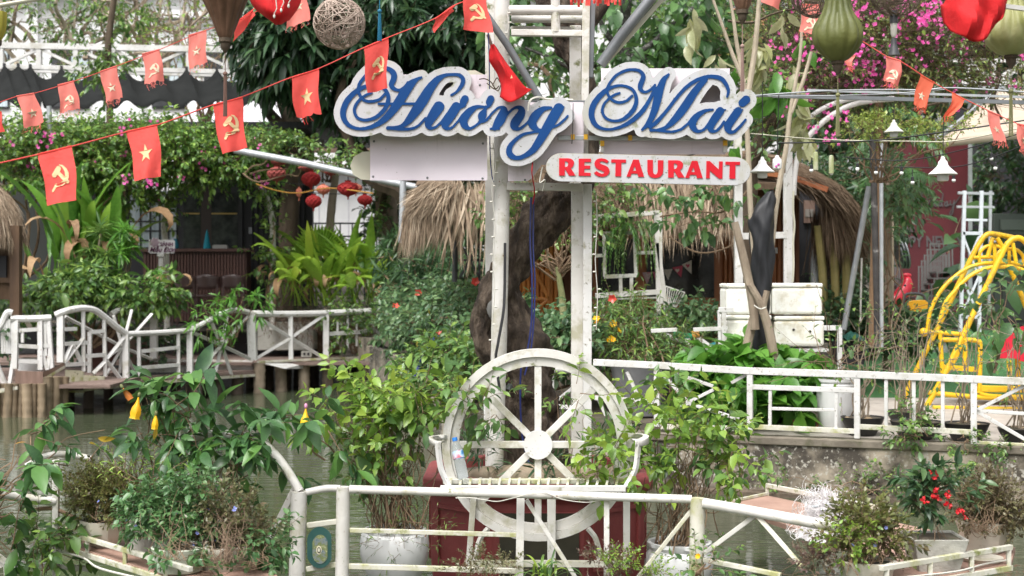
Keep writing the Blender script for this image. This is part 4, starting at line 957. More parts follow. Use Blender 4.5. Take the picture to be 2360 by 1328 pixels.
# flags on strings
def flag_mat(name, c, tr): return mat(name, [(.3, c), (.7, tuple(min(1, k*1.12) for k in c))], 5, .75, trans=tr, bump=.4, bscale=8, bdist=.03)
M['flag'] = flag_mat('red_flag_cloth', (.84, .1, .085), .4); M['flag_faded'] = flag_mat('faded_red_cloth', (.86, .25, .21), .4)
M['flag_deep'] = flag_mat('deep_red_cloth', (.66, .014, .018), .35); M['flag_orange'] = flag_mat('orange_red_cloth', (.76, .15, .08), .4)
M['emblem'] = mat('pale_yellow_print', (.8, .62, .35), rough=.8, trans=.3); M['emblem_pale'] = mat('cream_print', (.82, .72, .55), rough=.8, trans=.3)
M['thread'] = mat('red_thread', (.5, .06, .05), rough=.9)
def bil(c, u, v): return (1-v)*((1-u)*c[0]+u*c[1])+v*((1-u)*c[3]+u*c[2])
STAR = [(math.sin(math.pi*k/5)*(1 if k % 2 == 0 else .4), -math.cos(math.pi*k/5)*(1 if k % 2 == 0 else .4)) for k in range(10)]
HS = [[(.02, -.33, .02), (.13, -.26, .06), (.21, -.08, .1), (.19, .1, .12), (.07, .23, .11), (-.08, .25, .09), (-.17, .23, .09)], [(-.15, .23, .1), (-.26, .36, .1)], [(-.19, -.09, .17), (-.03, -.22, .17)], [(-.1, -.16, .1), (.22, .2, .1)]]
HSS = shapes([[(x*100, y*100, w*100) for x, y, w in s] for s in HS], (-45, -50, 45, 55), 1.6, 0, None, .3)
def flag(corners, Ys, emblem, m, em, label, amp=.02, fray=0, seed=0, cat='flag', group='flags on the left strings', at=(.5, .54), size=.25, slant=0, fold=0):
 rng = np.random.default_rng(seed+100); ph = rng.uniform(0, 6.28, 3)
 C = [W(c[0], c[1], Y) for c, Y in zip(corners, Ys)]; o = thing('flag', label, cat, (C[0]+C[1])/2, group)
 def S(u, v):
  p = bil(C, u, v)
  return p+np.array((0, 1, 0))*(amp*v*(math.sin(5*u+ph[0]+2*v)+.5*math.sin(9*u-ph[1]+4*v))+fold*math.sin(math.pi*u)*v)+np.array((1, 0, 0))*.3*amp*math.sin(6*v+ph[2])
 nu, nv = 10, 12; P = []
 for j in range(nv+1):
  row = []
  for i in range(nu+1):
   v = j/nv
   if fray and j == nv: v += rng.uniform(-.04, .03)
   row.append(S(i/nu, v))
  P.append(row)
 mb = MB(); mb.grid(P); mb.build('cloth', m, o)
 mb = MB(); mb.tube([S(u, 0)-np.array((0, .001, 0)) for u in np.linspace(0, 1, 7)], .004, 5); mb.build('hem', m, o)
 h = np.linalg.norm(C[3]-C[0])/max(np.linalg.norm(C[1]-C[0]), 1e-6)
 loops = [[[(x*size*1.02, y*size*1.2) for x, y in STAR]]] if emblem == 'star' else ([[[(x/100*size*4, y/100*size*4) for x, y in l] for l in sh] for sh in HSS] if emblem == 'hs' else [])
 for sh in loops:
  L = []
  for l in sh:
   d = []
   for k in range(len(l)):
    a, b_ = np.array(l[k]), np.array(l[(k+1) % len(l)]); nn = max(1, int(np.linalg.norm(b_-a)/.05)); d += [tuple(a+(b_-a)*q/nn) for q in range(nn)]
   L.append(d)
  for side in (-1, 1):
   mb = MB(); mb.poly(L, lambda u, v, d: S(at[0]+u+slant*v, at[1]+v/h)+np.array((0, side*(.0035+d), 0)), -.0006, .0006); mb.build('emblem', em, o, smooth=0)
 if fray:
  mb = MB()
  for k in range(fray):
   p = S(rng.uniform(0, 1), 1.0); mb.tube([p, p+np.array((rng.normal(0, .008), rng.normal(0, .005), -rng.uniform(.008, .03))), p+np.array((rng.normal(0, .014), 0, -rng.uniform(.02, .05)))], .0012, 3)
  tag(mb.build('fringe', m, o), kind='stuff')
 return o
F1, FF = M['flag'], M['flag_faded']
flag([(89, 356), (168, 337), (179, 462), (107, 474)], (6.9, 6.9, 6.85, 6.85), 'hs', F1, M['emblem'], 'red hammer and sickle flag hanging lowest on the near left string', seed=1, at=(.52, .5))
flag([(292, 304), (364, 288), (371, 406), (312, 418)], (7.5, 7.5, 7.45, 7.45), 'star', F1, M['emblem'], 'red star flag second from the bottom of the near left string', seed=2, at=(.5, .5))
flag([(488, 243), (557, 224), (568, 340), (512, 356)], (8.0, 8.05, 8, 8), 'hs', F1, M['emblem'], 'red hammer and sickle flag hanging in front of the dark pleated awning', seed=3, at=(.56, .5))
flag([(670, 179), (733, 159), (739, 262), (682, 273)], (8.5, 8.55, 8.5, 8.5), 'star', F1, M['emblem'], 'red star flag between the tree fork and the Hương sign', seed=4, at=(.55, .56), fray=4)
flag([(837, 111), (894, 87), (893, 204), (847, 215)], (8.9, 8.95, 8.95, 8.9), 'hs', F1, M['emblem'], 'red hammer and sickle flag covering part of the H of the sign', seed=5, at=(.6, .5))
flag([(1000, 44), (1047, 12), (1045, 24), (999, 75)], (9.1, 9.15, 9.2, 9.1), '', F1, M['emblem'], 'red flag folded over its string left of the gray brace pipe', seed=6, amp=.03)
flag([(1070, -14), (1120, -6), (1136, 77), (1067, 68)], (9.2, 9.25, 9.2, 9.2), 'hs', F1, M['emblem'], 'red hammer and sickle flag hanging at the top of the brace pipe', seed=7, at=(.55, .45), size=.27)
flag([(-20, 262), (2, 258), (11, 303), (-12, 312)], (9.6,)*4, '', F1, M['emblem'], 'red flag cut off by the left edge of the picture', seed=8)
flag([(40, 222), (80, 215), (104, 282), (60, 297)], (9.8,)*4, 'star', FF, M['emblem_pale'], 'faded red star flag lowest on the far left string', seed=9, fray=14, at=(.5, .6))
flag([(135, 196), (172, 187), (186, 252), (137, 262)], (10.2,)*4, 'hs', FF, M['emblem_pale'], 'very faded hammer and sickle flag on the far left string', seed=10, fray=14, at=(.5, .62))
flag([(231, 165), (270, 152), (281, 226), (243, 237)], (10.6,)*4, 'star', FF, M['emblem_pale'], 'faded star flag against the middle of the dark awning', seed=11, fray=14, at=(.5, .6))
flag([(329, 125), (369, 114), (378, 184), (335, 197)], (11,)*4, 'hs', FF, M['emblem_pale'], 'faded hammer and sickle flag across the white roof railing', seed=12, fray=14, at=(.55, .58))
flag([(433, 82), (474, 70), (477, 145), (435, 160)], (11.4,)*4, 'star', FF, M['emblem_pale'], 'faded star flag beside the brown silk lantern', seed=13, fray=14, at=(.5, .55))
flag([(548, 48), (585, 20), (588, 38), (534, 97)], (11.8, 12, 12, 11.8), '', F1, M['emblem'], 'red flag twisted edge on right of the brown silk lantern', seed=14, amp=.03)
flag([(660, -25), (703, -30), (716, 48), (660, 66)], (12.4,)*4, 'star', FF, M['emblem_pale'], 'faded star flag half hidden behind the big red cloth', seed=15, fray=14, at=(.55, .5))
G = 'flags on the right string'
flag([(1752, -30), (1802, -30), (1798, 22), (1756, 6)], (10.2,)*4, '', FF, M['emblem_pale'], 'pale red flag tip at the top edge left of the twig balls', seed=16, group=G)
flag([(1850, 10), (1893, 12), (1880, 82), (1843, 72)], (10,)*4, 'hs', FF, M['emblem_pale'], 'faded hammer and sickle flag behind the dark olive lantern', seed=17, fray=12, group=G, at=(.55, .65))
flag([(1944, 128), (1970, 128), (1962, 155), (1950, 150)], (10,)*4, '', FF, M['emblem_pale'], 'torn strip of red flag below the dark olive lantern', seed=18, fray=16, group=G)
flag([(2043, 130), (2078, 140), (2073, 200), (2038, 185)], (9.8,)*4, 'hs', FF, M['emblem_pale'], 'frayed hammer and sickle flag under the bulb socket', seed=19, fray=22, group=G, at=(.5, .65))
flag([(2120, 173), (2151, 190), (2132, 255), (2105, 240)], (9.6,)*4, 'star', M['flag_orange'], M['emblem_pale'], 'orange red star flag tilted in the wind on the right string', seed=20, fray=20, group=G, at=(.5, .6))
flag([(2197, 213), (2226, 230), (2196, 266), (2176, 272)], (9.5, 9.5, 9.45, 9.45), '', M['flag_orange'], M['emblem_pale'], 'orange red flag crumpled to a wedge over the beige awning', seed=21, fray=14, group=G, amp=.03)
flag([(2274, 255), (2302, 266), (2316, 330), (2290, 322)], (9.3,)*4, 'star', FF, M['emblem_pale'], 'faded star flag in front of the beige awning', seed=22, fray=14, group=G, at=(.55, .58))
flag([(2341, 285), (2375, 292), (2380, 350), (2348, 338)], (9.2,)*4, 'star', FF, M['emblem_pale'], 'faded flag cut off by the right edge of the picture', seed=23, fray=14, group=G, at=(.55, .65))
def string(pts, label, r=.004, m=None, group=None):
 p = spline(np.array([W(*q) for q in pts]), 6); mb = MB(); mb.tube(p, r, 4)
 return tag(mb.build('string', m or M['thread'], loc=p[0]), label, 'string', group)
string([(-40, 385, 6.7), (89, 356, 6.9), (168, 337, 7), (292, 304, 7.5), (364, 288, 7.6), (488, 243, 8), (557, 224, 8.1), (670, 179, 8.5), (733, 159, 8.6), (837, 111, 8.9), (894, 87, 9), (1000, 44, 9.1), (1048, 12, 9.2), (1120, -12, 9.3)], 'red string carrying the near left flags up to the sign post')
string([(-40, 250, 9.5), (40, 222, 9.8), (80, 215, 9.9), (172, 187, 10.2), (270, 152, 10.6), (369, 114, 11), (474, 70, 11.5), (548, 48, 11.8), (640, 0, 12.2)], 'thin string carrying the faded flags over the dark awning', .003)
string([(1980, 90, 10), (2043, 130, 9.8), (2078, 143, 9.75), (2151, 190, 9.6), (2226, 230, 9.5), (2302, 266, 9.3), (2400, 310, 9.1)], 'thin string carrying the right hand flags', .003)
# draped red cloths
def drape(name, label, rows, m, cat='flag', group=None, per=5, pleat=.01, seed=0):
 """a hanging cloth from rows of (px, py, Y) points"""
 rng = np.random.default_rng(seed); R0 = [spline(np.array([W(*q) for q in r]), per) for r in rows]
 C = spline(np.array([np.array(r).ravel() for r in R0]), per); P = [[c[3*i:3*i+3] for i in range(len(R0[0]))] for c in C]
 for j, row in enumerate(P):
  for i, p in enumerate(row): p += np.array((0, pleat*math.sin(i*1.3+j*.35+seed)+pleat*.6*math.sin(i*.6-j*.5), 0))
 o = thing(name, label, cat, P[0][0], group); mb = MB(); mb.grid(P); q = mb.build('cloth', m, o); q.modifiers.new('thickness', 'SOLIDIFY').thickness = .002; return o
d = drape('flag', 'big deep red flag draped limp over the sign post above the word Hương', [[(1131, 104, 9.3), (1136, 102, 9.25), (1142, 106, 9.3)], [(1128, 140, 9.3), (1150, 130, 9.2), (1163, 140, 9.3)], [(1146, 170, 9.3), (1168, 165, 9.18), (1188, 172, 9.28)], [(1155, 200, 9.26), (1178, 195, 9.17), (1210, 200, 9.26)], [(1152, 224, 9.24), (1180, 236, 9.16), (1226, 206, 9.26)]], M['flag_deep'], pleat=.014, seed=3)
mb = MB(); mb.poly([[(1176, 181), (1179, 173), (1182, 180)]], lambda u, v, dd: W(u, v, 9.145+dd), 0, .002); mb.build('emblem', M['emblem'], d, smooth=0)
d = drape('flag', 'large glossy red flag bunched at the top right beside the pale olive lantern', [[(2190, -40, 7.2), (2225, -60, 7.1), (2280, -50, 7.1), (2330, -30, 7.2)], [(2178, 5, 7.2), (2220, 0, 7.05), (2275, 0, 7.05), (2322, 5, 7.15)], [(2171, 14, 7.2), (2225, 45, 7.0), (2280, 40, 7.05), (2312, 40, 7.1)], [(2172, 56, 7.18), (2215, 82, 7.02), (2262, 96, 7.05), (2300, 50, 7.1)]], M['flag_deep'], pleat=.016, seed=5)
mb = MB(); mb.beam(W(2310, 14, 7.15), W(2420, 28, 7.3), .022); mb.build('stick', M['white_old'], d)
d = drape('red_cloth', 'deep red cloth pouch hanging at the top left beside the twig ball', [[(565, -40, 8.6), (610, -50, 8.45), (660, -50, 8.45), (700, -40, 8.6)], [(574, -5, 8.6), (610, 0, 8.4), (655, 0, 8.4), (695, -3, 8.6)], [(590, 22, 8.58), (618, 30, 8.4), (655, 32, 8.4), (688, 18, 8.58)], [(625, 48, 8.55), (635, 56, 8.48), (648, 56, 8.48), (665, 46, 8.55)]], M['flag_deep'], cat='cloth', pleat=.01, seed=8)
for px, py in ((632, 38), (648, 24), (665, 14)):
 mb = MB(); mb.tube([W(px+2, -20, 8.36), W(px+6, py-18, 8.35), W(px, py-6, 8.35)], .003, 4); mb.ball(W(px, py, 8.35), .01, 8, 6, (.7, .7, 1.3)); mb.build('fairy_light', M['white_cable'], d)
# red fringe at the top centre
o = thing('red_fringe', 'row of small red paper tassels at the top edge between the sign posts', 'garland', W(1385, -10, 9.3))
rg = np.random.default_rng(21)
for k in range(14):
 px = 1316+k*8.6+rg.uniform(-2, 2); mb = MB(); y1 = rg.uniform(6, 17); P = [[W(px-3+i*3, -25+(y1+25)*j/5, 9.3+.02*math.sin(i+j+k)) for i in range(3)] for j in range(6)]
 mb.grid(P); mb.build('tassel', M['flag'], o)
# lanterns, twig balls, lamps
def silk(prof, c, name, label, m, ribs=12, lobes=.14, seed=0, group='silk lanterns overhead', tass=None, cap=(.035, .06)):
 """prof: (radius m, height above the bottom) from bottom up"""
 o = thing('silk_lantern', label, 'lantern', c, group); rng = np.random.default_rng(seed)
 fine = spline(np.array(prof), 5); ph = rng.uniform(0, 6)
 mod = lambda a, t: 1+lobes*(abs(math.cos(a*ribs/2))-.5)*min(1, 1.6*t+.2)+.02*math.sin(a*3+ph+t*4)+.012*math.sin(a*23+ph+t*9)+.012*math.sin(a*7-t*14)
 mb = MB(); mb.lathe([tuple(f) for f in fine], c, 72, mod, cap=False); mb.build('silk', m, o, smooth=80)
 mb = MB(); mb.lathe([(cap[0], .01), (cap[0], -.012), (cap[0]*.75, -.02), (cap[0]*.7, -.045), (.012, -cap[1]), (.008, -cap[1]-.01)], c, 16); mb.build('cap', M['bark'], o)
 if tass:
  L, mt = tass; p = np.array(c)-(0, 0, cap[1]); mb = MB(); mb.tube([p, p-(0, 0, L*.35)], .0025, 4); mb.ball(p-(0, 0, L*.35), .013, 10, 7); mb.build('bead', mt, o)
  mb = MB()
  for k in range(10):
   a = k*.63; q = p-(0, 0, L*.36); mb.tube([q+(.006*math.cos(a), .006*math.sin(a), 0), q+(.01*math.cos(a), .01*math.sin(a), -L*.64)], .0022, 4)
  mb.build('tassel', mt, o)
 return o
M['silk_olive'] = mat('olive_silk', [(.25, (.05, .065, .012)), (.55, (.17, .18, .05)), (.8, (.4, .4, .2))], 2.2, .5, (1, 1, .8), trans=.15, bump=.3, bscale=25, sheen=.3)
M['silk_pale'] = mat('pale_olive_silk', [(.25, (.2, .21, .04)), (.5, (.42, .42, .2)), (.75, (.6, .58, .38))], 2.2, .5, trans=.2, bump=.3, bscale=25)
M['silk_brown'] = mat('brown_silk', [(.3, (.09, .045, .025)), (.7, (.2, .11, .07))], 3, .45, trans=.1, bump=.3, bscale=25)
M['silk_gold'] = mat('golden_green_silk', [(.3, (.3, .27, .03)), (.7, (.45, .4, .08))], 3, .5, trans=.2)
M['tassel_olive'] = mat('olive_tassel', (.2, .2, .09), rough=.8); M['tassel_brown'] = mat('brown_tassel', (.16, .09, .07), rough=.8); M['tassel_pink'] = mat('dull_pink_tassel', (.3, .2, .17), rough=.8)
s7 = 7.6/FOC
def P_(l, Y): return [(r*Y/FOC, h*Y/FOC) for r, h in l]
c = W(1931, 142, 7.6); L_ = silk(P_([(13, 0), (28, 8), (50, 34), (56, 58), (50, 84), (36, 110), (28, 140), (25, 190), (22, 230)], 7.6), c, 'silk_lantern', 'dark olive garlic shaped silk lantern right of the Mai sign', M['silk_olive'], tass=(.34, M['tassel_olive']), seed=1)
c = W(2330, 128, 7.4); silk(P_([(14, 0), (34, 8), (52, 28), (57, 48), (52, 72), (40, 96), (30, 120), (26, 160)], 7.4), c, 'silk_lantern', 'pale olive garlic shaped silk lantern at the right edge', M['silk_pale'], tass=(.36, M['tassel_olive']), seed=2)
c = W(519, 92, 7.8); silk(P_([(12, 0), (18, 12), (30, 45), (44, 80), (55, 110), (58, 150), (50, 190)], 7.8), c, 'silk_lantern', 'brown tapering silk lantern at the top left', M['silk_brown'], tass=(.36, M['tassel_brown']), seed=3)
c = W(1711, 27, 8.2); silk(P_([(9, 0), (16, 12), (24, 40), (30, 80)], 8.2), c, 'silk_lantern', 'brown lantern bottom peeping in above the Mai sign', M['silk_brown'], tass=(.4, M['tassel_pink']), seed=4)
c = W(-12, 98, 7.5); silk(P_([(10, 0), (18, 14), (24, 40), (26, 70)], 7.5), c, 'silk_lantern', 'golden green silk lantern cut by the left edge', M['silk_gold'], seed=5)
def twig_ball(px, py, r, Y, label, m, n=70, seed=0, hang=True):
 rng = np.random.default_rng(seed); c = W(px, py, Y); R_ = r*Y/FOC
 o = thing('twig_ball', label, 'twig ball', c, 'woven twig balls overhead'); mb = MB()
 for k in range(n):
  ax = unit(rng.normal(0, 1, 3)); u = unit(np.cross(ax, rng.normal(0, 1, 3))); w_ = np.cross(ax, u); off = rng.uniform(-.5, .5); rr_ = math.sqrt(1-off*off)
  a0 = rng.uniform(0, 6.28); sw = rng.uniform(2, 6.28); q = [c+R_*rng.uniform(.96, 1.0)*0+R_*(ax*off+rr_*(u*math.cos(a)+w_*math.sin(a)))*(1+.01*math.sin(3*a+k)) for a in np.linspace(a0, a0+sw, 22)]
  mb.tube(q, rng.uniform(.0016, .0032)*Y/8, 4)
 tag(mb.build('twigs', m, o), kind='stuff')
 if hang: mb = MB(); mb.tube([c+(0, 0, R_), c+(0, 0, R_+.5)], .003, 4); mb.build('cord', M['tassel_brown'], o)
 return o
M['wicker'] = mat('pale_wicker', [(.3, (.26, .19, .15)), (.7, (.5, .4, .34))], 8, .8); M['wicker_dark'] = mat('dark_wicker', [(.3, (.09, .06, .045)), (.7, (.2, .15, .11))], 8, .8)
twig_ball(782, 54, 59, 8.3, 'pale woven twig ball hanging left of the sign posts', M['wicker'], 95, 1)
twig_ball(1880, -15, 56, 7.9, 'dark woven twig ball above the dark olive lantern', M['wicker_dark'], 60, 2)
tb = twig_ball(2065, -22, 60, 7.9, 'dark woven twig ball with a bare bulb below it', M['wicker_dark'], 60, 3)
p = W(2060, 40, 7.9); mb = MB(); k = 7.9/FOC
mb.lathe([(9*k, 15*k), (9*k, -2*k), (10*k, -14*k)], p, 14); mb.build('socket', M['dark_metal'], tb)
mb = MB(); mb.lathe([(8*k, -14*k), (8*k, -24*k), (7*k, -40*k), (4*k, -46*k)], p, 14); mb.build('bulb', mat('clear_bulb', (.75, .72, .66), rough=.1, trans=.3), tb)
mb = MB(); mb.lathe([(6*k, -48*k), (7*k, -62*k), (9*k, -70*k), (13*k, -84*k), (14*k, -88*k)], p, 14); mb.build('lamp_base', M['dark_metal'], tb)
# blue tassel
mb = MB(); p = W(875, 26, 8.6); mb.ball(p, .014, 10, 7)
for k in range(9): a = k*.7; mb.tube([p+(.006*math.cos(a), .006*math.sin(a), -.012), p+(.011*math.cos(a), .011*math.sin(a), -.18)], .003, 4)
mb.tube([p, p+(0, 0, .3)], .003, 4)
tag(mb.build('blue_tassel', mat('blue_silk', (.01, .13, .22), rough=.6), loc=p), 'blue silk tassel hanging in front of the dark mango leaves', 'tassel')
# pendant lamps
M['lamp_white'] = mat('white_enamel', (.8, .8, .78), rough=.35); M['lamp_dull'] = mat('dusty_enamel', [(.3, (.5, .5, .42)), (.7, (.62, .62, .55))], 5, .5, stains=[(6, .5, .7, (.35, .36, .25))])
def pendant(px, py, w_, Y, label, m, cord):
 k = w_/64*Y/FOC; c = W(px, py, Y); o = thing('pendant_lamp', label, 'lamp', c, 'white pendant lamps')
 mb = MB(); mb.lathe([(32*k, 0), (31*k, 1.5*k), (22*k, 9*k), (14*k, 17*k), (11*k, 22*k), (10*k, 28*k), (7*k, 31*k), (5*k, 33*k), (4*k, 38*k), (2*k, 40*k)], c, 32, cap=False); q = mb.build('shade', m, o); q.modifiers.new('thickness', 'SOLIDIFY').thickness = .003
 mb = MB(); mb.lathe([(13*k, 4*k), (13*k, -12*k), (11*k, -15*k), (3*k, -16*k)], c, 24); mb.build('globe', mat('opal_glass', (.68, .68, .67), rough=.25), o)
 mb = MB(); mb.tube([c+(0, 0, 39*k), W(cord[0], cord[1], Y)], .003, 4); mb.build('cord', M['black'], o)
pendant(1757, 397, 57, 9.6, 'white pendant lamp at the right end of the RESTAURANT board', M['lamp_white'], (1757, 190))
pendant(2173, 402, 66, 9.4, 'bright white pendant lamp in front of the maroon wall', M['lamp_white'], (2175, 270))
pendant(2060, 305, 46, 11.5, 'dusty white pendant lamp under the bougainvillea', M['lamp_dull'], (2060, 240))
o = thing('ceramic_bell_lamp', 'white ceramic jar lamp with pink flowers beside the white pendant', 'lamp', W(1791, 392, 9.7)); k = 9.7/FOC
mb = MB(); mb.lathe([(5*k, 0), (10*k, 3*k), (11*k, 14*k), (10*k, 24*k), (5*k, 29*k), (3*k, 34*k)], W(1791, 392, 9.7), 20); mb.build('jar', M['lamp_white'], o)
for dx, dy in ((-2, 8), (3, 13)): mb = MB(); mb.ball(W(1791+dx, 392-dy, 9.7-11.3*k), 3*k, 8, 5, (1, .3, 1)); mb.build('flower_print', mat('pink_print', (.6, .1, .4), rough=.5), o)
mb = MB(); mb.tube([W(1791, 359, 9.7), W(1795, 215, 9.7)], .003, 4); mb.build('cord', M['black'], o)
for i, (px, py, Y) in enumerate(((1870, 393, 12), (2019, 398, 12), (2078, 399, 11.5), (2103, 421, 11.5), (2198, 416, 10), (2285, 366, 10.5), (2294, 388, 10.5), (1916, 398, 12), (1976, 390, 12))):
 k = Y/FOC*(1.0); c = W(px, py, Y); lb = ['under the arch', 'on the brown pole', 'left of the palm', 'low in front of the palm', 'beside the bright white pendant', 'upper of the two before the dark room', 'lower of the two before the dark room', 'tall oval one left of the brown pole', 'tall oval one below the long tassel'][i]
 o = thing('festoon_bulb', 'small white festoon bulb, '+lb, 'bulb', c, 'festoon bulbs'); mb = MB(); mb.ball(c, 4.6*k, 12, 8, (1, 1, 1.25 if i > 6 else 1)); mb.build('bulb', M['lamp_white'], o)
 mb = MB(); mb.lathe([(3.6*k, 3*k), (3.6*k, 12*k), (1.5*k, 14*k)], c, 10); mb.tube([c+(0, 0, 13*k), c+(0, 0, 30*k)], .003, 4); mb.build('socket', M['black'], o)
for px, py, Y in ((1880, 392, 10.5), (1916, 400, 10.5)):
 k = Y/FOC; c = W(px, py, Y); mb = MB(); mb.lathe([(6*k, 0), (6*k, 34*k), (5*k, 40*k), (2*k, 42*k)], c, 14)
 tag(mb.build('tube_ornament', mat('green_white_tube', [(.4, (.3, .33, .15)), (.6, (.5, .5, .38))], 6, .4), loc=c), 'pale hanging tube ornament under the arch, '+('left' if px < 1900 else 'right')+' of the pair', 'ornament', 'tube ornaments')
# overhead wires
for k, (pts, m_, r_, lb) in enumerate((
 ([(1735, 221, 9.6), (1900, 210, 9.8), (2050, 207, 10), (2130, 208, 10), (2200, 203, 10), (2400, 215, 10)], M['galv'], .006, 'upper steel wire crossing the bougainvillea on the right'),
 ([(1740, 222, 9.6), (1850, 222, 9.8), (1950, 220, 9.9), (2060, 216, 10), (2180, 206, 10)], M['galv'], .005, 'steel wire from the Mai sign to the right'),
 ([(1790, 330, 10), (2000, 325, 10), (2150, 308, 9.8), (2400, 272, 9.5)], M['black'], .005, 'black cable rising to the right over the palms'),
 ([(1730, 308, 9.6), (1900, 322, 10), (2100, 326, 10), (2200, 325, 10), (2330, 300, 9.6), (2400, 285, 9.4)], M['cream'], .004, 'cream cord sagging under the arch'),
 ([(1940, 362, 11), (2080, 370, 11), (2200, 350, 10.5), (2360, 305, 10)], M['black'], .004, 'thin black cable across the maroon wall'),
 ([(2060, 385, 11), (2200, 385, 10.5), (2300, 358, 10.3), (2420, 310, 10)], M['black'], .004, 'lower black cable in front of the dark room'))):
 cable(lb, pts, r_, m_, 'cable', n=4)
for k, (a, b_, w_, m_, Y) in enumerate((((1780, 221), (2420, 238), .035, M['grey_metal'], 13), ((1860, 208), (2420, 226), .02, M['galv'], 12.6))):
 mb = MB(); mb.beam(W(*a, Y), W(*b_, Y), w_); tag(mb.build('overhead_rail', m_, loc=W(*a, Y)), ('dark grey' if k == 0 else 'pale')+' steel rail under the right bougainvillea', 'rail')
# red paper lanterns
M['paper_red'] = mat('red_paper', [(.3, (.3, .012, .015)), (.7, (.45, .03, .03))], 6, .8, trans=.25); M['paper_faded'] = mat('faded_orange_paper', [(.3, (.5, .13, .08)), (.7, (.6, .22, .15))], 6, .8, trans=.25)
M['paper_dusty'] = mat('dusty_red_paper', [(.3, (.2, .035, .03)), (.7, (.32, .07, .06))], 6, .85, trans=.1)
def paper(px, py, w_, h_, Y, label, m):
 k = Y/FOC; c = W(px, py, Y); o = thing('paper_lantern', label, 'lantern', c, 'red paper lanterns')
 prof = [(.14, -.5), (.18, -.44), (.5, -.37), (.78, -.26), (.95, -.1), (1, .02), (.96, .12), (.82, .25), (.55, .35), (.3, .4), (.26, .44), (.34, .5)]
 mod = lambda a, t: 1+.07*math.cos(a*11+(math.pi if int(t*8.5) % 2 else 0))
 mb = MB(); mb.lathe([(r*w_/2*k, z*h_*k) for r, z in spline(np.array(prof), 2)], c, 44, mod); mb.build('paper', m, o, smooth=25)
 mb = MB(); mb.tube([c+(0, 0, h_*.5*k), c+(0, 0, (h_*.5+22)*k)], .006, 4); mb.build('cord', M['black'], o)
 mb = MB(); mb.tube([c-(0, 0, h_*.5*k), c-(0, 0, (h_*.5+6)*k)], .012, 4); mb.build('tassel', m, o)
for a in ((638, 401, 43, 38, 24, 'large dusty red paper lantern in front of the dark slats', M['paper_dusty']), (717, 413, 43, 40, 23.5, 'red paper lantern left of the thin pale trunk', M['paper_red']), (723, 464, 36, 34, 23, 'red paper lantern hanging low above the fan palm', M['paper_red']), (745, 437, 30, 26, 25, 'faded orange paper lantern beside the thin pale trunk', M['paper_faded']),
          (802, 435, 48, 38, 22.8, 'wide red paper lantern under the cream board end', M['paper_red']), (820, 434, 30, 24, 26, 'faded lantern half behind the wide red one', M['paper_faded']), (841, 461, 34, 28, 23.2, 'red and orange paper lantern by the rough trunk', M['paper_red']), (643, 374, 36, 18, 23, 'flattened red lantern tucked under the grey pipe, left', M['paper_dusty']), (706, 388, 36, 16, 24, 'flattened red lantern tucked under the grey pipe, middle', M['paper_dusty']), (762, 398, 30, 14, 23, 'flattened red lantern tucked under the grey pipe, right', M['paper_dusty']), (689, 444, 14, 26, 26, 'narrow faded lantern by the dark trunk', M['paper_faded'])):
 paper(*a[:5], a[5], a[6])
mb = MB(); mb.tube([W(540, 346, 22.6), W(700, 376, 22.6), W(860, 412, 22.6), W(960, 432, 22.6)], .055, 10); tag(mb.build('lantern_pipe', M['galv'], loc=W(540, 346, 22.6)), 'grey pipe sloping down from the arch that carries the red lanterns', 'pipe')
mb = MB(); mb.tube([W(929, 418, 21), W(927, 520, 21), W(926, 560, 21)], .05, 10); tag(mb.build('grey_post', M['galv'], loc=W(926, 560, 21)), 'grey steel post left of the hanging thatch', 'post')
cable('orange cord sagging among the red lanterns', [(590, 424, 23), (640, 440, 23), (690, 445, 23), (760, 434, 23), (860, 446, 22)], .01, mat('orange_cord', (.4, .2, .03), rough=.7))
for y0 in (430, 447): cable('thin wire stretched behind the red lanterns, '+('upper' if y0 == 430 else 'lower'), [(640, y0-10, 26), (760, y0, 26), (860, y0-2, 26)], .008, M['black'])
# wheel bench
YW = 8.55
kw = YW/FOC
c = W(1240, 1025, YW); RW = 221*kw
o = thing('wheel_bench', 'white iron bench with a big spoked wheel for its back', 'bench', W(1240, 1300, 8.4))
def ring(mb, c, r0, r1, y0, y1, n=72):
 vs = []
 for r_, y in ((r0, y0), (r1, y0), (r1, y1), (r0, y1)):
  vs += [(c[0]+r_*math.cos(2*math.pi*k/n), c[1]+y, c[2]+r_*math.sin(2*math.pi*k/n)) for k in range(n)]
 return mb.add(vs, [(i*n+k, i*n+(k+1) % n, ((i+1) % 4)*n+(k+1) % n, ((i+1) % 4)*n+k) for i in range(4) for k in range(n)])
mb = MB(); ring(mb, c, RW-18*kw, RW, -.03, .05); mb.build('rim', M['white_old'], o, smooth=30)
mb = MB(); ring(mb, c, RW-39*kw, RW-18.5*kw, -.012, .03); mb.build('inner_rim', M['white_old'], o, smooth=30)
mb = MB(); mb.lathe([(0.001, 0), (33*kw, 0), (33*kw, .045), (.001, .045)], (0, 0, 0), 36, cap=False); mb.v = [(c[0]+p[0], c[1]-.028+p[2], c[2]+p[1]) for p in mb.v]; mb.build('hub', M['white'], o, smooth=30)
for k in range(8):
 a = math.pi/4*k; d = np.array((math.cos(a), 0, math.sin(a)))
 mb = MB(); mb.beam(c+d*(31*kw)+(0, .008, 0), c+d*(RW-38*kw)+(0, .008, 0), 16*kw, .03, up=(0, 1, 0)); mb.build('spoke', M['white_old'], o, bevel=.003)
ZS = .775; xl0, xr0 = W(1022, 0, 8.55)[0], W(1442, 0, 8.55)[0]; xl1, xr1 = W(1019, 0, 8.2)[0], W(1438, 0, 8.2)[0]
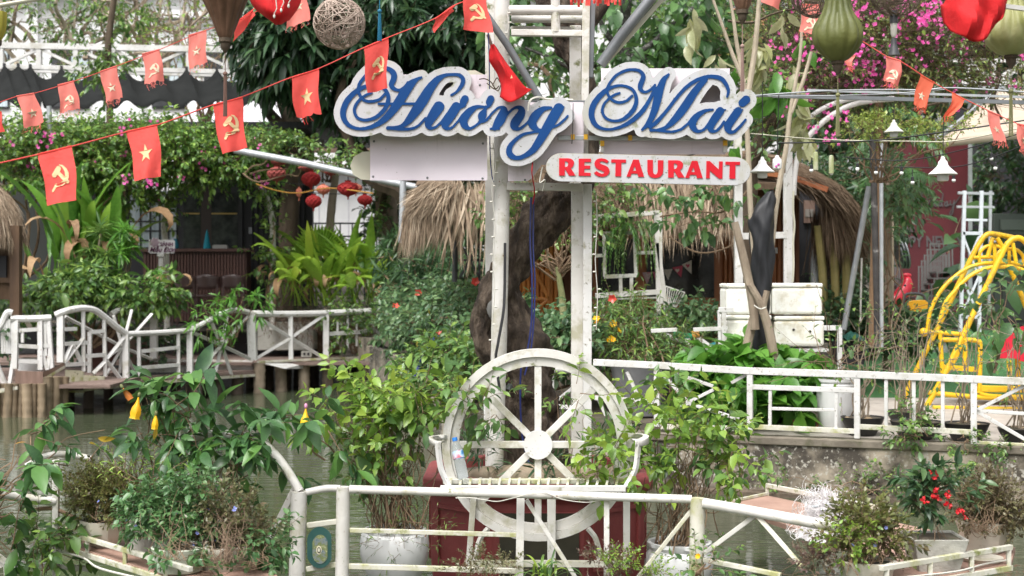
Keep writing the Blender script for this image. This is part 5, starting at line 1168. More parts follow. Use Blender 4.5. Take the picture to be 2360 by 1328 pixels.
for k in range(18):
 f = (k+.8)/18.6; mb = MB(); mb.beam((xl0+(xr0-xl0)*f, 8.53, ZS), (xl1+(xr1-xl1)*f, 8.21, ZS), .014, .012); mb.build('seat_slat', M['white_moss'], o)
mb = MB(); mb.beam((xl1-.01, 8.19, ZS-.01), (xr1+.01, 8.19, ZS-.01), .03, .036); mb.build('seat_rail', M['white'], o, bevel=.004)
mb = MB(); mb.beam((xl0, 8.5, ZS-.012), (xr0, 8.5, ZS-.012), .05, .03); mb.build('seat_rail', M['white_moss'], o, bevel=.004)
for s, X0 in ((-1, 1240), (1, 1240)):
 q = lambda px, py, Y: W(X0+s*px, py, Y)
 P = spline(np.array([q(212, 1003, 8.53), q(232, 1003, 8.45), q(250, 1006, 8.33), q(250, 1012, 8.24), q(240, 1017, 8.2), q(224, 1017, 8.2)]), 5)
 mb = MB(); mb.grid([[p-(0, 0, .026) for p in P], list(P), [p+np.array((-s*.02, .03, 0)) for p in P]]); u = mb.build('armrest', M['white_old'], o); u.modifiers.new('t', 'SOLIDIFY').thickness = .012
 P = spline(np.array([q(231, 1020, 8.2), q(229, 1050, 8.2), q(223, 1085, 8.2), q(203, 1122, 8.2)]), 5) if s > 0 else spline(np.array([q(232, 1020, 8.2), q(228, 1055, 8.2), q(222, 1085, 8.2), q(206, 1120, 8.2)]), 5)
 mb = MB(); mb.tube(P, .017, 4); mb.build('arm_post', M['white'], o, smooth=30)
for (a, b_, w_) in (((1271, 1128), (1271, 1300), .05), ((1092, 1140), (1080, 1300), .035), ((1444, 1135), (1444, 1300), .04)):
 mb = MB(); mb.beam(W(*a, 8.5), W(*b_, 8.5), w_, .03, up=(0, 1, 0)); mb.build('leg', M['white_old'], o, bevel=.003)
for pts in (((1125, 1218), (1108, 1240), (1098, 1270), (1095, 1300)), ((1355, 1218), (1372, 1240), (1380, 1270), (1382, 1300))):
 mb = MB(); mb.tube(spline(np.array([W(a, b_, 8.5) for a, b_ in pts]), 5), .016, 4); mb.build('curved_brace', M['white_old'], o, smooth=20)
mb = MB(); mb.beam(W(1078, 1298, 8.5), W(1450, 1300, 8.5), .04, .035); mb.build('foot_bar', M['white_moss'], o)
# water bottle leaning on the seat
p0 = np.array((W(1068, 0, 8.42)[0], 8.42, ZS+.012)); o = thing('water_bottle', 'clear plastic water bottle with blue cap leaning on the wheel bench seat', 'bottle', p0)
def tilt(mb, p, ax, ay):
 Rm = np.array(Matrix.Rotation(ax, 3, 'Y') @ Matrix.Rotation(ay, 3, 'X')); mb.v = [tuple(Rm@np.array(v)+p) for v in mb.v]; return mb
Bp = [(.001, 0), (.03, .002), (.034, .012), (.033, .03), (.034, .06), (.033, .075), (.034, .09), (.032, .11), (.034, .125), (.034, .175), (.031, .19), (.016, .222), (.0135, .228), (.0135, .236)]
m, t, b = new_mat('clear_plastic'); b.inputs['Base Color'].default_value = (.82, .87, .9, 1); b.inputs['Roughness'].default_value = .06; b.inputs['Transmission Weight'].default_value = .92; b.inputs['IOR'].default_value = 1.12; M['clear'] = m
AX, AY = math.radians(-13), math.radians(-14)
mb = MB(); mb.lathe(Bp, (0, 0, 0), 20, cap=False); tilt(mb, p0, AX, AY).build('body', M['clear'], o, smooth=50)
mb = MB(); mb.lathe([(.0348, .126), (.0348, .17)], (0, 0, 0), 20, cap=False); tilt(mb, p0, AX, AY).build('label', mat('blue_bottle_label', [(.42, (.05, .25, .6)), (.5, (.55, .7, .85)), (.6, (.6, .15, .2))], 12, .4), o)
mb = MB(); mb.lathe([(.001, .231), (.0155, .231), (.0155, .252), (.001, .253)], (0, 0, 0), 16, cap=False); tilt(mb, p0, AX, AY).build('cap', mat('blue_cap', (.02, .2, .7), rough=.4), o, smooth=30)
# near fence
YN = 8.16
o = thing('near_fence', 'white pipe fence in front of the wheel bench with mossy rails', 'fence', W(1200, 1330, YN))
def bars(o, L, m, Y=None):
 for e in L:
  nm, a, b_, w_, *mm = e; Ya = a[2] if len(a) > 2 else Y; Yb = b_[2] if len(b_) > 2 else Y
  mb = MB(); mb.beam(W(a[0], a[1], Ya), W(b_[0], b_[1], Yb), w_, up=(0, 1, 0) if abs(a[0]-b_[0]) < abs(a[1]-b_[1]) else (0, 0, 1)); mb.build(nm, mm[0] if mm else m, o, bevel=.003)
def tubes(o, L, m, Y=None, n=12):
 for e in L:
  nm, pts, r, *mm = e; P = np.array([W(p[0], p[1], p[2] if len(p) > 2 else Y) for p in pts])
  mb = MB(); mb.tube(spline(P, 6) if len(P) > 2 else P, r, n); mb.build(nm, mm[0] if mm else m, o)
wm, wo, ww = M['white_moss'], M['white_old'], M['white']
tubes(o, [('top_rail', ((806, 1128, 8.14), (1200, 1139, 8.06), (1594, 1151, 7.98)), .024, wo), ('top_rail', ((1622, 1160, 7.95), (1740, 1180, 7.8), (1985, 1226, 7.4)), .03, wo),
          ('post', ((689, 1133), (684, 1345)), .047, wo), ('post', ((791, 1122), (788, 1345)), .04, wo), ('post', ((1608, 1148, 7.97), (1605, 1345, 7.97)), .042, wm),
          ('top_rail', ((706, 1135), (750, 1126), (784, 1126)), .02, wo)], wo, YN)
bars(o, [('post', (1200, 1147), (1197, 1345), .045, wo), ('thin_post', (1398, 1150, 8.05), (1398, 1345, 8.05), .03, wo), ('mid_rail', (806, 1222), (1190, 1233), .026, wm), ('low_rail', (804, 1305), (1190, 1316), .03, wm),
         ('brace', (1213, 1152, 8.1), (1328, 1334, 8.1), .024, wo), ('brace', (1592, 1178, 8.0), (1468, 1334, 8.0), .022, wm), ('rung', (708, 1211), (778, 1202), .03, wm), ('rung', (706, 1312), (780, 1300), .028, wm),
         ('brace', (1738, 1190, 7.84), (1622, 1276, 7.94), .026, wo), ('brace', (1746, 1190, 7.8), (1848, 1306, 7.6), .026, wm), ('low_rail', (1622, 1290, 7.95), (1800, 1326, 7.7), .026, wm)], wo, YN)
cable('string of small white fairy lights along the near fence rail', [(1050, 1148, 8.05), (1085, 1148, 8.05), (1115, 1152, 8.05), (1145, 1156, 8.05), (1175, 1150, 8.05), (1205, 1142, 8.02), (1240, 1130, 8.02), (1268, 1140, 8.02), (1300, 1152, 8.02), (1350, 1158, 8.02), (1380, 1154, 8.02)], .0025, M['white_cable'], 'fairy lights', name='fairy_light_string')
# plaque between the gate posts
p = W(737, 1262, 8.1); o = thing('painted_plaque', 'dark green egg shaped plaque with a pale painted bird plume between the gate posts', 'plaque', p)
EG = [(33*math.cos(a)*(1-.0*math.sin(a)), 48*math.sin(a)) for a in np.linspace(0, 2*math.pi, 40)[:-1]]
EG = [(max(-29, min(27, x)), y) for x, y in EG]
fp = lambda u, v, d: W(737+u, 1262+v, 8.12+d)
mb = MB(); mb.poly([EG], fp, 0, .014); mb.build('disc', mat('dark_green_enamel', [(.3, (.015, .06, .055)), (.7, (.03, .09, .08))], 5, .35), o, smooth=30)
EG2 = [(x*.62+1, y*.7+4) for x, y in EG]; mb = MB(); mb.poly([EG2], fp, -.003, .0); mb.build('plume', mat('plume_paint', [(.3, (.02, .1, .12)), (.45, (.18, .2, .2)), (.55, (.12, .15, .05)), (.7, (.4, .4, .25))], 30, .5), o, smooth=0)
for r0, mm in ((9, mat('ivory_print', (.6, .55, .4))), (6, M['black']), (4, M['cream'])):
 mb = MB(); mb.poly([[(r0*.7*math.cos(a)-2, r0*1.15*math.sin(a)+6) for a in np.linspace(0, 2*math.pi, 18)[:-1]]], fp, -.003-.0012*(10-r0), -.0031); mb.build('eye_ring', mm, o, smooth=0)
# left curved fence
o = thing('arched_fence', 'white pipe fence with a rounded arch under the yellow trumpet vine', 'fence', W(505, 1330, 8.3))
tubes(o, [('arch', ((691, 1133, 8.16), (662, 1085, 8.2), (628, 1042, 8.25), (590, 1015, 8.3), (545, 1003, 8.32), (500, 1001, 8.35), (450, 1010, 8.38), (405, 1034, 8.4), (372, 1068, 8.42), (352, 1110, 8.45), (340, 1180, 8.5)), .026, wo)], wo)
bars(o, [('upright', (505, 1003, 8.35), (503, 1345, 8.35), .036), ('brace', (681, 1122, 8.2), (622, 1240, 8.2), .034), ('rail', (352, 1180, 8.45), (500, 1190, 8.36), .026)], wo)
o = thing('spoked_fence', 'white fence panel with radiating bars at the lower left corner', 'fence', W(15, 1330, 8.2))
tubes(o, [('top_rail', ((-60, 1140, 8.0), (20, 1142, 8.1), (70, 1150, 8.15), (128, 1156, 8.2)), .026), ('arch', ((60, 1075, 8.3), (110, 1050, 8.35), (165, 1048, 8.4), (210, 1058, 8.4)), .018), ('cross_rail', ((60, 1180, 8.2), (120, 1172, 8.2), (180, 1198, 8.2)), .012, M['twig'])], wo)
bars(o, [('post', (129, 1060, 8.2), (129, 1345, 8.2), .035), ('spoke', (15, 1297, 8.2), (125, 1228, 8.2), .03), ('spoke', (15, 1297, 8.22), (215, 1312, 8.22), .03), ('spoke', (15, 1297, 8.2), (90, 1350, 8.2), .03), ('spoke', (15, 1297, 8.21), (18, 1350, 8.21), .03), ('spoke', (15, 1297, 8.2), (-60, 1240, 8.2), .03), ('spoke', (15, 1297, 8.22), (-60, 1330, 8.22), .03)], wo)
# trays that carry the pots
M['tray_board'] = mat('pinkish_board', [(.3, (.3, .18, .14)), (.7, (.42, .27, .21))], 4, .8, bump=.3, stains=[(5, .56, .7, (.16, .11, .08))])
def tray(name, label, top, posts, z, rails):
 o = thing(name, label, 'tray', (*np.mean([p[:2] for p in top], axis=0), z-.1))
 n = len(top); T_ = [np.array((p[0], p[1], z)) for p in top]
 mb = MB(); mb.add(T_+[t-(0, 0, .03) for t in T_], [tuple(range(n)), tuple(range(2*n-1, n-1, -1))]+[(i, (i+1) % n, n+(i+1) % n, n+i) for i in range(n)]); mb.build('board', M['tray_board'], o, smooth=0)
 for nm, pts, r in rails:
  for a, b_ in zip(pts[:-1], pts[1:]): mb = MB(); mb.beam(a, b_, r); mb.build(nm, wm, o, bevel=.003)
 return o
zt = .45; tp = lambda px, py, z=zt: pz(px, z, (CAMZ-z)*FOC/(py-640))
def up(p, h): q = np.array(p, float); q[2] += h; return q
TL = [tp(122, 1246), tp(300, 1212), tp(620, 1290), tp(640, 1330), tp(440, 1345)]
f0, f1 = TL[0], TL[4]
rails = [('front_rail', [up(f0, -.02), up(f1, -.02)], .03), ('upper_rail', [up(f0, .07), up(f1, .07)], .026), ('back_rail', [up(TL[0], .05), up(TL[1], .05)], .026)]
for f in (0.02, .28, .56, .84): q = f0+(f1-f0)*f; rails.append(('stub', [up(q, -.01), up(q, .065)], .022))
tray('pot_tray', 'low mossy white tray of pinkish boards carrying the pots at the lower left', TL, None, zt, rails)
TR = [tp(1672, 1162), tp(1768, 1142), tp(2340, 1262), tp(2330, 1300), tp(2030, 1352), tp(1960, 1260)]
g0, g1 = TR[4], TR[3]
rails = [('front_rail', [up(g0, -.02), up(g1, -.02)], .03), ('upper_rail', [up(g0, .09), up(g1, .09)], .028), ('back_rail', [up(TR[1], .07), up(TR[1]+(TR[2]-TR[1])*.55, .07)], .03), ('end_rail', [up(TR[0], .012), up(TR[1], .012)], .02)]
for f in (.04, .36, .68, .98): q = g0+(g1-g0)*f; rails.append(('stub', [up(q, -.01), up(q, .085)], .024))
rails.append(('stub', [up(TR[1], -.02), up(TR[1], .085)], .024)); rails.append(('stub', [up(TR[1]+(TR[2]-TR[1])*.35, -.02), up(TR[1]+(TR[2]-TR[1])*.35, .085)], .024))
tray('pot_tray', 'low white tray carrying pots and a heap of white netting at the lower right', TR, None, zt, rails)
# pots
M['pot_cream'] = mat('stained_cream_pot', [(.3, (.5, .46, .38)), (.7, (.64, .6, .52))], 4, .6, bump=.1, stains=[(5, .54, .7, (.33, .3, .2)), (14, .64, .72, (.2, .21, .1))])
M['pot_white'] = mat('white_glazed_pot', [(.3, (.6, .6, .6)), (.7, (.7, .7, .7))], 4, .35, stains=[(7, .62, .74, (.38, .37, .32))])
M['pot_concrete'] = mat('concrete_pot', [(.3, (.36, .35, .31)), (.7, (.48, .47, .43))], 5, .9, bump=.4, stains=[(5, .56, .7, (.24, .24, .17))])
M['pot_green'] = mat('greenish_pot', [(.3, (.4, .43, .35)), (.7, (.55, .57, .48))], 4, .55, stains=[(6, .55, .7, (.22, .25, .13))])
M['pot_black'] = mat('black_plastic_pot', [(.3, (.012, .012, .012)), (.7, (.03, .03, .03))], 5, .5)
def pot(label, px, py, z, Y, prof, m, n=28, name='flower_pot', group='flower pots', lobes=0, soil=True, sq=False, rz=0, mod=None):
 """prof in photograph pixels: (radius, height above base); base at (px, z)"""
 k = Y/FOC; c = pz(px, z, Y) if z is not None else W(px, py, Y); o = thing(name, label, 'pot', c, group)
 pr = [(max(r, .5)*k, h*k) for r, h in prof]; mx = max(range(len(pr)), key=lambda i: pr[i][1])
 mb = MB(); mb.lathe([(.001, 0)]+pr, c, 4 if sq else n, mod, cap=False, rz=math.pi/4+rz if sq else rz); mb.build('pot_body', m, o, smooth=0 if sq else 35, bevel=.006 if sq else 0)
 if soil:
  r, h = pr[-1]; mb = MB(); mb.lathe([(r*1.02, h+.002), (r*.6, h+.012), (.001, h+.015)], c, 4 if sq else n, cap=False, rz=math.pi/4+rz if sq else rz); mb.build('soil', M['soil'], o)
 return o, c
oct8 = dict(n=8, rz=math.pi/8)
pot('cream eight sided bowl pot on the left end of the lower left tray', 243, 0, zt, 8.1, [(26, 0), (30, 2), (44, 20), (54, 45), (58, 62), (54, 62), (50, 52)], M['pot_cream'], **oct8)
pot('rough concrete pot standing between the two cream bowls on the left tray', 352, 0, zt, 7.9, [(46, 0), (50, 4), (56, 74), (60, 80), (54, 80), (50, 70)], M['pot_concrete'])
pot('greenish white bowl at the front of the left tray', 415, 0, zt, 7.4, [(45, 0), (52, 4), (62, 45), (66, 58), (62, 60), (56, 50)], M['pot_green'])
pot('wide cream bowl with mossy rim nearest the gate posts', 516, 0, .42, 7.5, [(40, 0), (48, 4), (68, 46), (77, 62), (77, 70), (70, 70), (64, 60)], M['pot_cream'])
# basket weave white pots
def weave(a, t): return 1+.012*(1 if (int(a*10/math.pi)+int(t*9)) % 2 else -1)
pw, cw = pot('round white basket pattern pot behind the near fence, left of the bench', 909, 0, .12, 8.75, [(52, 0), (58, 6), (70, 28), (78, 60), (80, 84), (76, 106), (70, 112), (72, 118), (66, 118), (62, 108)], M['pot_white'], n=80, mod=weave)
pot('round white basket pattern pot behind the near fence, right of the bench', 1566, 0, .08, 8.7, [(52, 0), (58, 6), (70, 28), (78, 55), (76, 80), (68, 92), (74, 100), (74, 108), (66, 108), (62, 98)], M['pot_white'], n=80, mod=weave)
# right tray pots
pot('long cream bowl with purple tinged plants at the lower right tray, leftmost', 1998, 0, .38, 7.25, [(45, 0), (50, 3), (60, 52), (68, 66), (68, 74), (62, 74), (58, 64)], M['pot_cream'], **oct8)
pt_, ct_ = pot('square tapering cream pot holding the red ixora', 2152, 0, zt-.02, 7.5, [(62, 0), (88, 84), (83, 84), (80, 78)], M['pot_concrete'], sq=True)
pot('low octagonal cream bowl at the right end of the tray', 2266, 0, zt, 7.95, [(42, 0), (46, 3), (56, 50), (62, 64), (62, 72), (56, 72), (52, 62)], M['pot_cream'], **oct8)
mb = MB(); mb.lathe([(.001, 0), (.1, 0), (.115, .02), (.105, .02), (.001, .012)], tp(2262, 1292, zt+.001), 20, cap=False); tag(mb.build('saucer', M['pot_cream'], loc=tp(2262, 1292, zt)), 'cream saucer under the octagonal bowl on the right tray', 'saucer')
# netting heap
rg = np.random.default_rng(31); cN = W(1903, 1172, 8.35); mb = MB()
for k in range(560):
 q = cN+np.array((rg.normal(0, .085), rg.normal(0, .08), 0)); q[2] = zt+.02+max(0, .17*(1-((q[0]-cN[0])/.2)**2))*rg.uniform(.1, 1); pts = [q]; d = unit(rg.normal(0, 1, 3))
 for s in range(9):
  d = unit(d+rg.normal(0, .55, 3)-(q-cN-(0, 0, .05))*2.5); q = q+d*.028; q = np.array((q[0], q[1], max(q[2], zt+.005))); pts.append(q)
 mb.tube(pts, .0013, 3)
o = thing('net_heap', 'tangled heap of fine white fishing net on the right tray', 'net', (cN[0], cN[1], zt)); tag(mb.build('filaments', mat('white_nylon', (.88, .85, .86), rough=.4, trans=.3), o), kind='stuff')
mb = MB(); mb.lathe([(.001, .13), (.06, .12), (.13, .07), (.17, 0), (.001, 0)], (cN[0], cN[1], zt+.004), 20, lambda a, t: 1+.12*math.sin(3*a+1)+.06*math.sin(7*a), cap=False); mb.build('core', mat('net_core', [(.3, (.66, .63, .64)), (.7, (.82, .79, .8))], 30, .9, bump=1.0, bscale=90), o)
for k in range(6):
 mb = MB(); q = cN+np.array((rg.uniform(-.12, .1), -.1, rg.uniform(-.02, .05))); mb.ball(q, .012, 8, 6, (1.6, .7, .7)); mb.build('float', M['galv'], o)
# far right fence, near the path pots
def rf(px, py): return wall_pt(px, py)
o = thing('bank_fence', 'white square bar fence along the top of the retaining wall on the right', 'fence', (2.6, 12.95, .5))
def fbar(nm, a, b_, w_, m=None, off=0, dz=0):
 f = np.array((nr[0], nr[1], 0))*(.06+off); mb = MB(); p, q = rf(*a)+f, rf(*b_)+f
 mb.beam(p, q, w_, up=(0, 0, 1) if abs(a[0]-b_[0]) > abs(a[1]-b_[1])*.5 else (nr[0], nr[1], 0)); mb.build(nm, m or ww, o, bevel=.003)
for a, b_ in (((1365, 836), (1512, 843)), ((1512, 843), (1726, 856)), ((1726, 856), (1974, 864)), ((1974, 864), (2244, 875)), ((2244, 875), (2440, 884))): fbar('top_rail', a, b_, .062)
for x, y0, y1 in ((1511, 852, 985), (1726, 862, 1000), (1974, 872, 1012), (2244, 882, 1028)): fbar('post', (x, y0), (x, y1), .052)
for a, b_ in (((1520, 985), (1722, 990)), ((1730, 985), (1970, 996)), ((1978, 985), (2240, 998)), ((2252, 1024), (2440, 1034))): fbar('bottom_rail', a, b_, .045, wm)
for a, b_, w_ in (((1732, 893), (1970, 901), .045), ((1773, 900), (1772, 986), .03), ((1926, 902), (1925, 992), .03), ((1776, 943), (1922, 947), .028)): fbar('grid_bar', a, b_, w_)
for x in (2041, 2105, 2172): fbar('baluster', (x, 872), (x, 990), .032)
for a, b_ in (((2250, 948), (2440, 850)), ((2250, 949), (2440, 960)), ((2250, 950), (2440, 1060)), ((1582, 930), (1516, 856)), ((1580, 930), (1640, 900)), ((1582, 931), (1516, 968)), ((1584, 932), (1700, 968)), ((1548, 860), (1640, 892)), ((1682, 884), (1722, 862)), ((1440, 858), (1470, 924)), ((1374, 922), (1392, 960))): fbar('brace', a, b_, .03, off=.02)
for a, b_ in (((1368, 918), (1508, 928)),): fbar('mid_rail', a, b_, .045)
# fence corner behind the wheel and the run that goes back to the left
o = thing('corner_fence', 'white pipe fence corner seen through the top of the wheel', 'fence', W(1150, 1000, 14))
tubes(o, [('top_rail', ((1150, 846, 14), (1330, 851, 13.9)), .042), ('top_rail', ((1150, 820, 14.6), (1010, 780, 19.5)), .045), ('top_rail', ((1368, 765, 19.5), (1290, 768, 19.5)), .03)], ww)
bars(o, [('post', (1273, 858, 14), (1273, 935, 14), .035), ('post', (1120, 900, 14), (1122, 1000, 14), .05), ('post', (1262, 770, 17), (1262, 800, 17), .05), ('low_rail', (1262, 935, 14), (1350, 942, 14), .04), ('brace', (1350, 870, 14), (1275, 930, 14), .03), ('post', (1128, 795, 15.5), (1140, 840, 14.5), .07)], ww)
o = thing('flood_lamp', 'small dark flood lamp with white bracket clamped behind the wheel rim', 'lamp', W(1165, 890, 10))
mb = MB(); mb.beam(W(1150, 880, 9.9), W(1182, 892, 9.8), .05, .04); mb.build('housing', M['grey_metal'], o); mb = MB(); mb.beam(W(1155, 862, 9.9), W(1180, 874, 9.9), .02, .05); mb.build('bracket', ww, o); mb = MB(); mb.beam(W(1152, 866, 9.85), W(1176, 878, 9.85), .025); mb.build('arm', M['white_cable'], o)
# left deck, its fences and piles
def yd(px): return float(np.interp(px, [-60, 0, 150, 290, 435, 580, 880, 960], [20.2, 20.5, 20.8, 21.8, 23, 24.3, 26, 26.4]))
ZD = .42
def dk(px, py, dy=0): return W(px, py, yd(px)+dy)
o = thing('timber_deck', 'weathered timber walkway on piles with white edge boards on the left', 'deck', (-5, 23, 0))
rg = np.random.default_rng(17)
# walkway planks (between px 150 and 640)
edge_px = list(range(155, 600, 22))
for i in range(4):
 mb = MB(); off0, off1 = i*.42, i*.42+.39
 for a, b_ in zip(edge_px[:-1:5], edge_px[5::5]):
  p, q = pz(a, .36, yd(a)), pz(b_, .36, yd(b_)); p0, q0 = p+(0, off0, 0), q+(0, off0, 0); p1, q1 = p+(0, off1, 0), q+(0, off1, 0)
  z = rg.uniform(-.008, .008); mb = MB(); vs = [p0, q0, q1, p1]; mb.add([v+(0, 0, z) for v in vs]+[v+(0, 0, z-.05) for v in vs], [(0, 1, 2, 3), (7, 6, 5, 4), (0, 4, 5, 1), (1, 5, 6, 2), (2, 6, 7, 3), (3, 7, 4, 0)]); mb.build('plank', M['plank'], o, smooth=0)
# upper deck to the right and back
for i in range(5):
 for a, b_ in ((580, 700), (702, 800), (802, 905)):
  p, q = pz(a, .5, yd(a)+.15), pz(b_, .5, yd(b_)+.15); z = rg.uniform(-.008, .008)+(.0)
  vs = [p+(0, i*.4, 0), q+(0, i*.4, 0), q+(0, i*.4+.37, 0), p+(0, i*.4+.37, 0)]; mb = MB(); mb.add([v+(0, 0, z) for v in vs]+[v+(0, 0, z-.05) for v in vs], [(0, 1, 2, 3), (7, 6, 5, 4), (0, 4, 5, 1), (1, 5, 6, 2), (2, 6, 7, 3), (3, 7, 4, 0)]); mb.build('plank', M['plank'], o, smooth=0)
# back platform up to the porch
for i in range(12):
 mb = MB(); mb.box((-5.6, 24.9+i*.26, .47+rg.uniform(-.008, .008)), (8.0, .24, .05)); mb.build('plank', M['plank'], o, smooth=0)
for i in range(8):
 mb = MB(); mb.box((-7.6, 21.3+i*.3, .46+rg.uniform(-.008, .008)), (2.6, .28, .05)); mb.build('plank', M['plank'], o, smooth=0)
# white boards: edge fascias, low step board
def board(name, pts, Ya, Yb, m, t=.05):
 (x0, y0), (x1, y1), (x2, y2), (x3, y3) = pts
 vs = [W(x0, y0, Ya), W(x1, y1, Yb), W(x2, y2, Yb), W(x3, y3, Ya)]; mb = MB(); mb.add(vs+[v+(0, t, 0) for v in vs], [(3, 2, 1, 0), (4, 5, 6, 7), (0, 1, 5, 4), (1, 2, 6, 5), (2, 3, 7, 6), (3, 0, 4, 7)]); return mb.build(name, m, o, smooth=0)
M['mossy_board'] = mat('mossy_pale_board', [(.3, (.5, .48, .33)), (.6, (.66, .63, .48))], 4, .8, bump=.3, stains=[(7, .5, .62, (.33, .34, .1)), (14, .6, .68, (.16, .14, .07))])
board('edge_board', [(150, 853), (192, 855), (192, 906), (150, 904)], yd(150), yd(192), M['mossy_board'])
board('edge_board', [(192, 866), (240, 868), (240, 896), (192, 903)], yd(192)-.06, yd(240)-.06, M['mossy_board'])
board('edge_board', [(240, 892), (440, 872), (440, 878), (240, 898)], yd(240)-.05, yd(440)-.05, wm)
board('edge_board', [(440, 873), (588, 862), (588, 868), (440, 879)], yd(440)-.05, yd(588)-.05, wm)
board('step_board', [(345, 827), (582, 831), (582, 858), (325, 858)], 24.9, 24.9, M['white_old'], .06)
board('edge_board', [(592, 834), (706, 838), (706, 850), (655, 850)], yd(600)-.03, yd(706)-.03, ww)
board('edge_board', [(592, 832), (876, 820), (876, 824), (592, 837)], yd(592)-.05, yd(876)-.05, wm)
board('edge_board', [(706, 840), (878, 820), (878, 825), (706, 846)], yd(706)-.09, yd(878)-.09, wm)
board('edge_board', [(893, 821), (1000, 826), (1000, 832), (893, 827)], 25.0, 22.5, wm); board('edge_board', [(893, 830), (985, 838), (985, 847), (893, 840)], 24.9, 22.6, ww)
board('corner_board', [(35, 855), (99, 857), (99, 886), (35, 884)], 20.2, 20.2, M['board_brown'])
board('corner_board', [(99, 872), (148, 843), (148, 849), (99, 879)], 20.25, 20.75, wm); board('corner_board', [(99, 858), (148, 836), (148, 843), (99, 871)], 20.28, 20.78, M['board_brown'])
board('corner_board', [(-60, 905), (40, 890), (40, 898), (-60, 918)], 19.9, 20.15, wm)
mb = MB(); mb.box((-6.7, 21.2, .42), (1.9, 1.7, .05)); mb.build('platform', M['plank'], o)
# piles
def pile(px, ytop, Y, r, m, lean=0, par=None):
 p, q = W(px, ytop, Y), pz(px+lean, -.35, Y); n = 7; P = [p+(q-p)*k/n for k in range(n+1)]; rr_ = []
 pts, rs = [], []
 for k in range(n):
  pts += [P[k]*.97+P[k+1]*.03, P[k]*.5+P[k+1]*.5, P[k]*.05+P[k+1]*.95]; rs += [r*1.08, r, r*1.06]
 mb = MB(); mb.tube(pts, rs, 9); mb.build('pile', m, o)
M['pile_dark'] = mat('wet_dark_pile', [(.3, (.05, .038, .028)), (.7, (.13, .1, .075))], 5, .8, (1, 1, .3), bump=.4)
for i, px in enumerate((-30, -8, 8, 20, 33, 47, 62, 75, 88, 97, 108, 118, 128, 136, 143, 149)):
 pile(px, 868 if px > 98 else 884, 20.12+.07*(i % 3)+(max(0, px-98)*.009), rg.uniform(.055, .085), M['bamboo'], rg.uniform(-6, 6))
for px in (160, 205, 250, 300, 330, 365, 405, 440, 470, 500, 545): pile(px, 890-(px-160)*.07, yd(px)+rg.uniform(.3, 1.4), .075, M['pile_dark'], rg.uniform(-5, 5))
for px, Y in ((449, 23.2), (496, 23.8), (548, 24.2), (598, 24.4), (617, 25.4), (646, 24.8), (660, 25.6), (700, 25), (722, 26), (757, 25.3), (795, 25.7), (830, 26), (868, 26), (690, 26), (580, 25.5)):
 pile(px, 836-(px-600)*.05 if px > 590 else 866, Y, .1, M['pile_dark'] if px not in (598, 646, 700, 757, 795) else M['bark_grey'], rg.uniform(-5, 5))
mb = MB(); mb.tube([W(886, 810, 25.6), W(893, 880, 25.6), pz(896, -.3, 25.6)], .14, 9); mb.build('pile', mat('mossy_pile', [(.3, (.1, .11, .05)), (.7, (.2, .19, .1))], 5, .9, bump=.4), o)
# fence of the deck
o = thing('deck_fence', 'white wavy topped deck fence with crossed and spoked bars on the left', 'fence', (-5.5, 22, .4))
def ft(nm, pts, r, m=ww, dy=0, n=8):
 P = np.array([dk(a, b_, dy) for a, b_ in pts]); mb = MB(); mb.tube(spline(P, 6) if len(P) > 2 else P, r, n); mb.build(nm, m, o)
def fb(nm, a, b_, w_, m=ww, dy=0):
 mb = MB(); mb.beam(dk(*a, dy), dk(*b_, dy), w_, up=(0, 1, 0)); mb.build(nm, m, o)
for dy in (0, .12):
 ft('top_rail', ((128, 727), (150, 718), (184, 711), (215, 714), (242, 732), (270, 755), (292, 770)), .05, dy=dy); ft('top_rail', ((292, 770), (365, 767), (437, 762)), .042, dy=dy); ft('top_rail', ((437, 762), (480, 740), (510, 724), (545, 715), (582, 723)), .045, dy=dy)
ft('top_rail', ((582, 723), (668, 724), (752, 722), (876, 716)), .055)
ft('top_rail', ((-40, 790), (0, 752), (16, 722), (28, 722)), .05); ft('top_rail', ((24, 735), (70, 735), (118, 733)), .05)
for a, b_, w_ in (((37, 738), (34, 850), .08), ((93, 740), (94, 852), .07), ((140, 728), (140, 835), .09), ((290, 772), (291, 878), .09), ((438, 765), (438, 868), .09), ((579, 725), (583, 830), .14), ((752, 725), (752, 828), .1), ((876, 718), (876, 812), .1), ((355, 728), (355, 826), .11), ((207, 765), (207, 864), .06)): fb('post', a, b_, w_, dy=1.2 if a[0] in (355, 207) else 0)
for a, b_, w_ in (((192, 716), (193, 856), .05), ((240, 734), (243, 868), .05), ((320, 775), (321, 872), .05), ((411, 768), (412, 872), .05), ((670, 728), (671, 828), .075), ((112, 740), (120, 850), .06), ((104, 738), (106, 820), .04), ((52, 765), (52, 790), .04)): fb('baluster', a, b_, w_)
H1 = (282, 800)
for e in ((262, 728), (304, 714), (350, 724), (350, 828), (312, 860), (276, 860), (244, 866), (243, 826), (150, 730)): fb('spoke', H1, e, .04, dy=.3)
for a, b_ in (((148, 838), (192, 780)), ((148, 835), (165, 795)), ((168, 795), (188, 836)), ((246, 828), (288, 776)), ((246, 832), (288, 886)), ((214, 862), (240, 836)), ((94, 800), (110, 852)), ((110, 852), (118, 797)), ((0, 870), (10, 886)), ((20, 896), (35, 806)), ((15, 892), (-10, 830))): fb('brace', a, b_, .05)
for a, b_ in (((148, 759), (175, 758)), ((148, 793), (202, 790)), ((196, 821), (240, 818)), ((150, 841), (203, 838)), ((208, 766), (238, 763)), ((324, 810), (410, 801)), ((324, 848), (410, 841)), ((42, 762), (90, 759)), ((42, 797), (90, 800)), ((42, 832), (92, 834)), ((100, 797), (120, 797))): fb('cross_bar', a, b_, .055)
H2 = (511, 796)
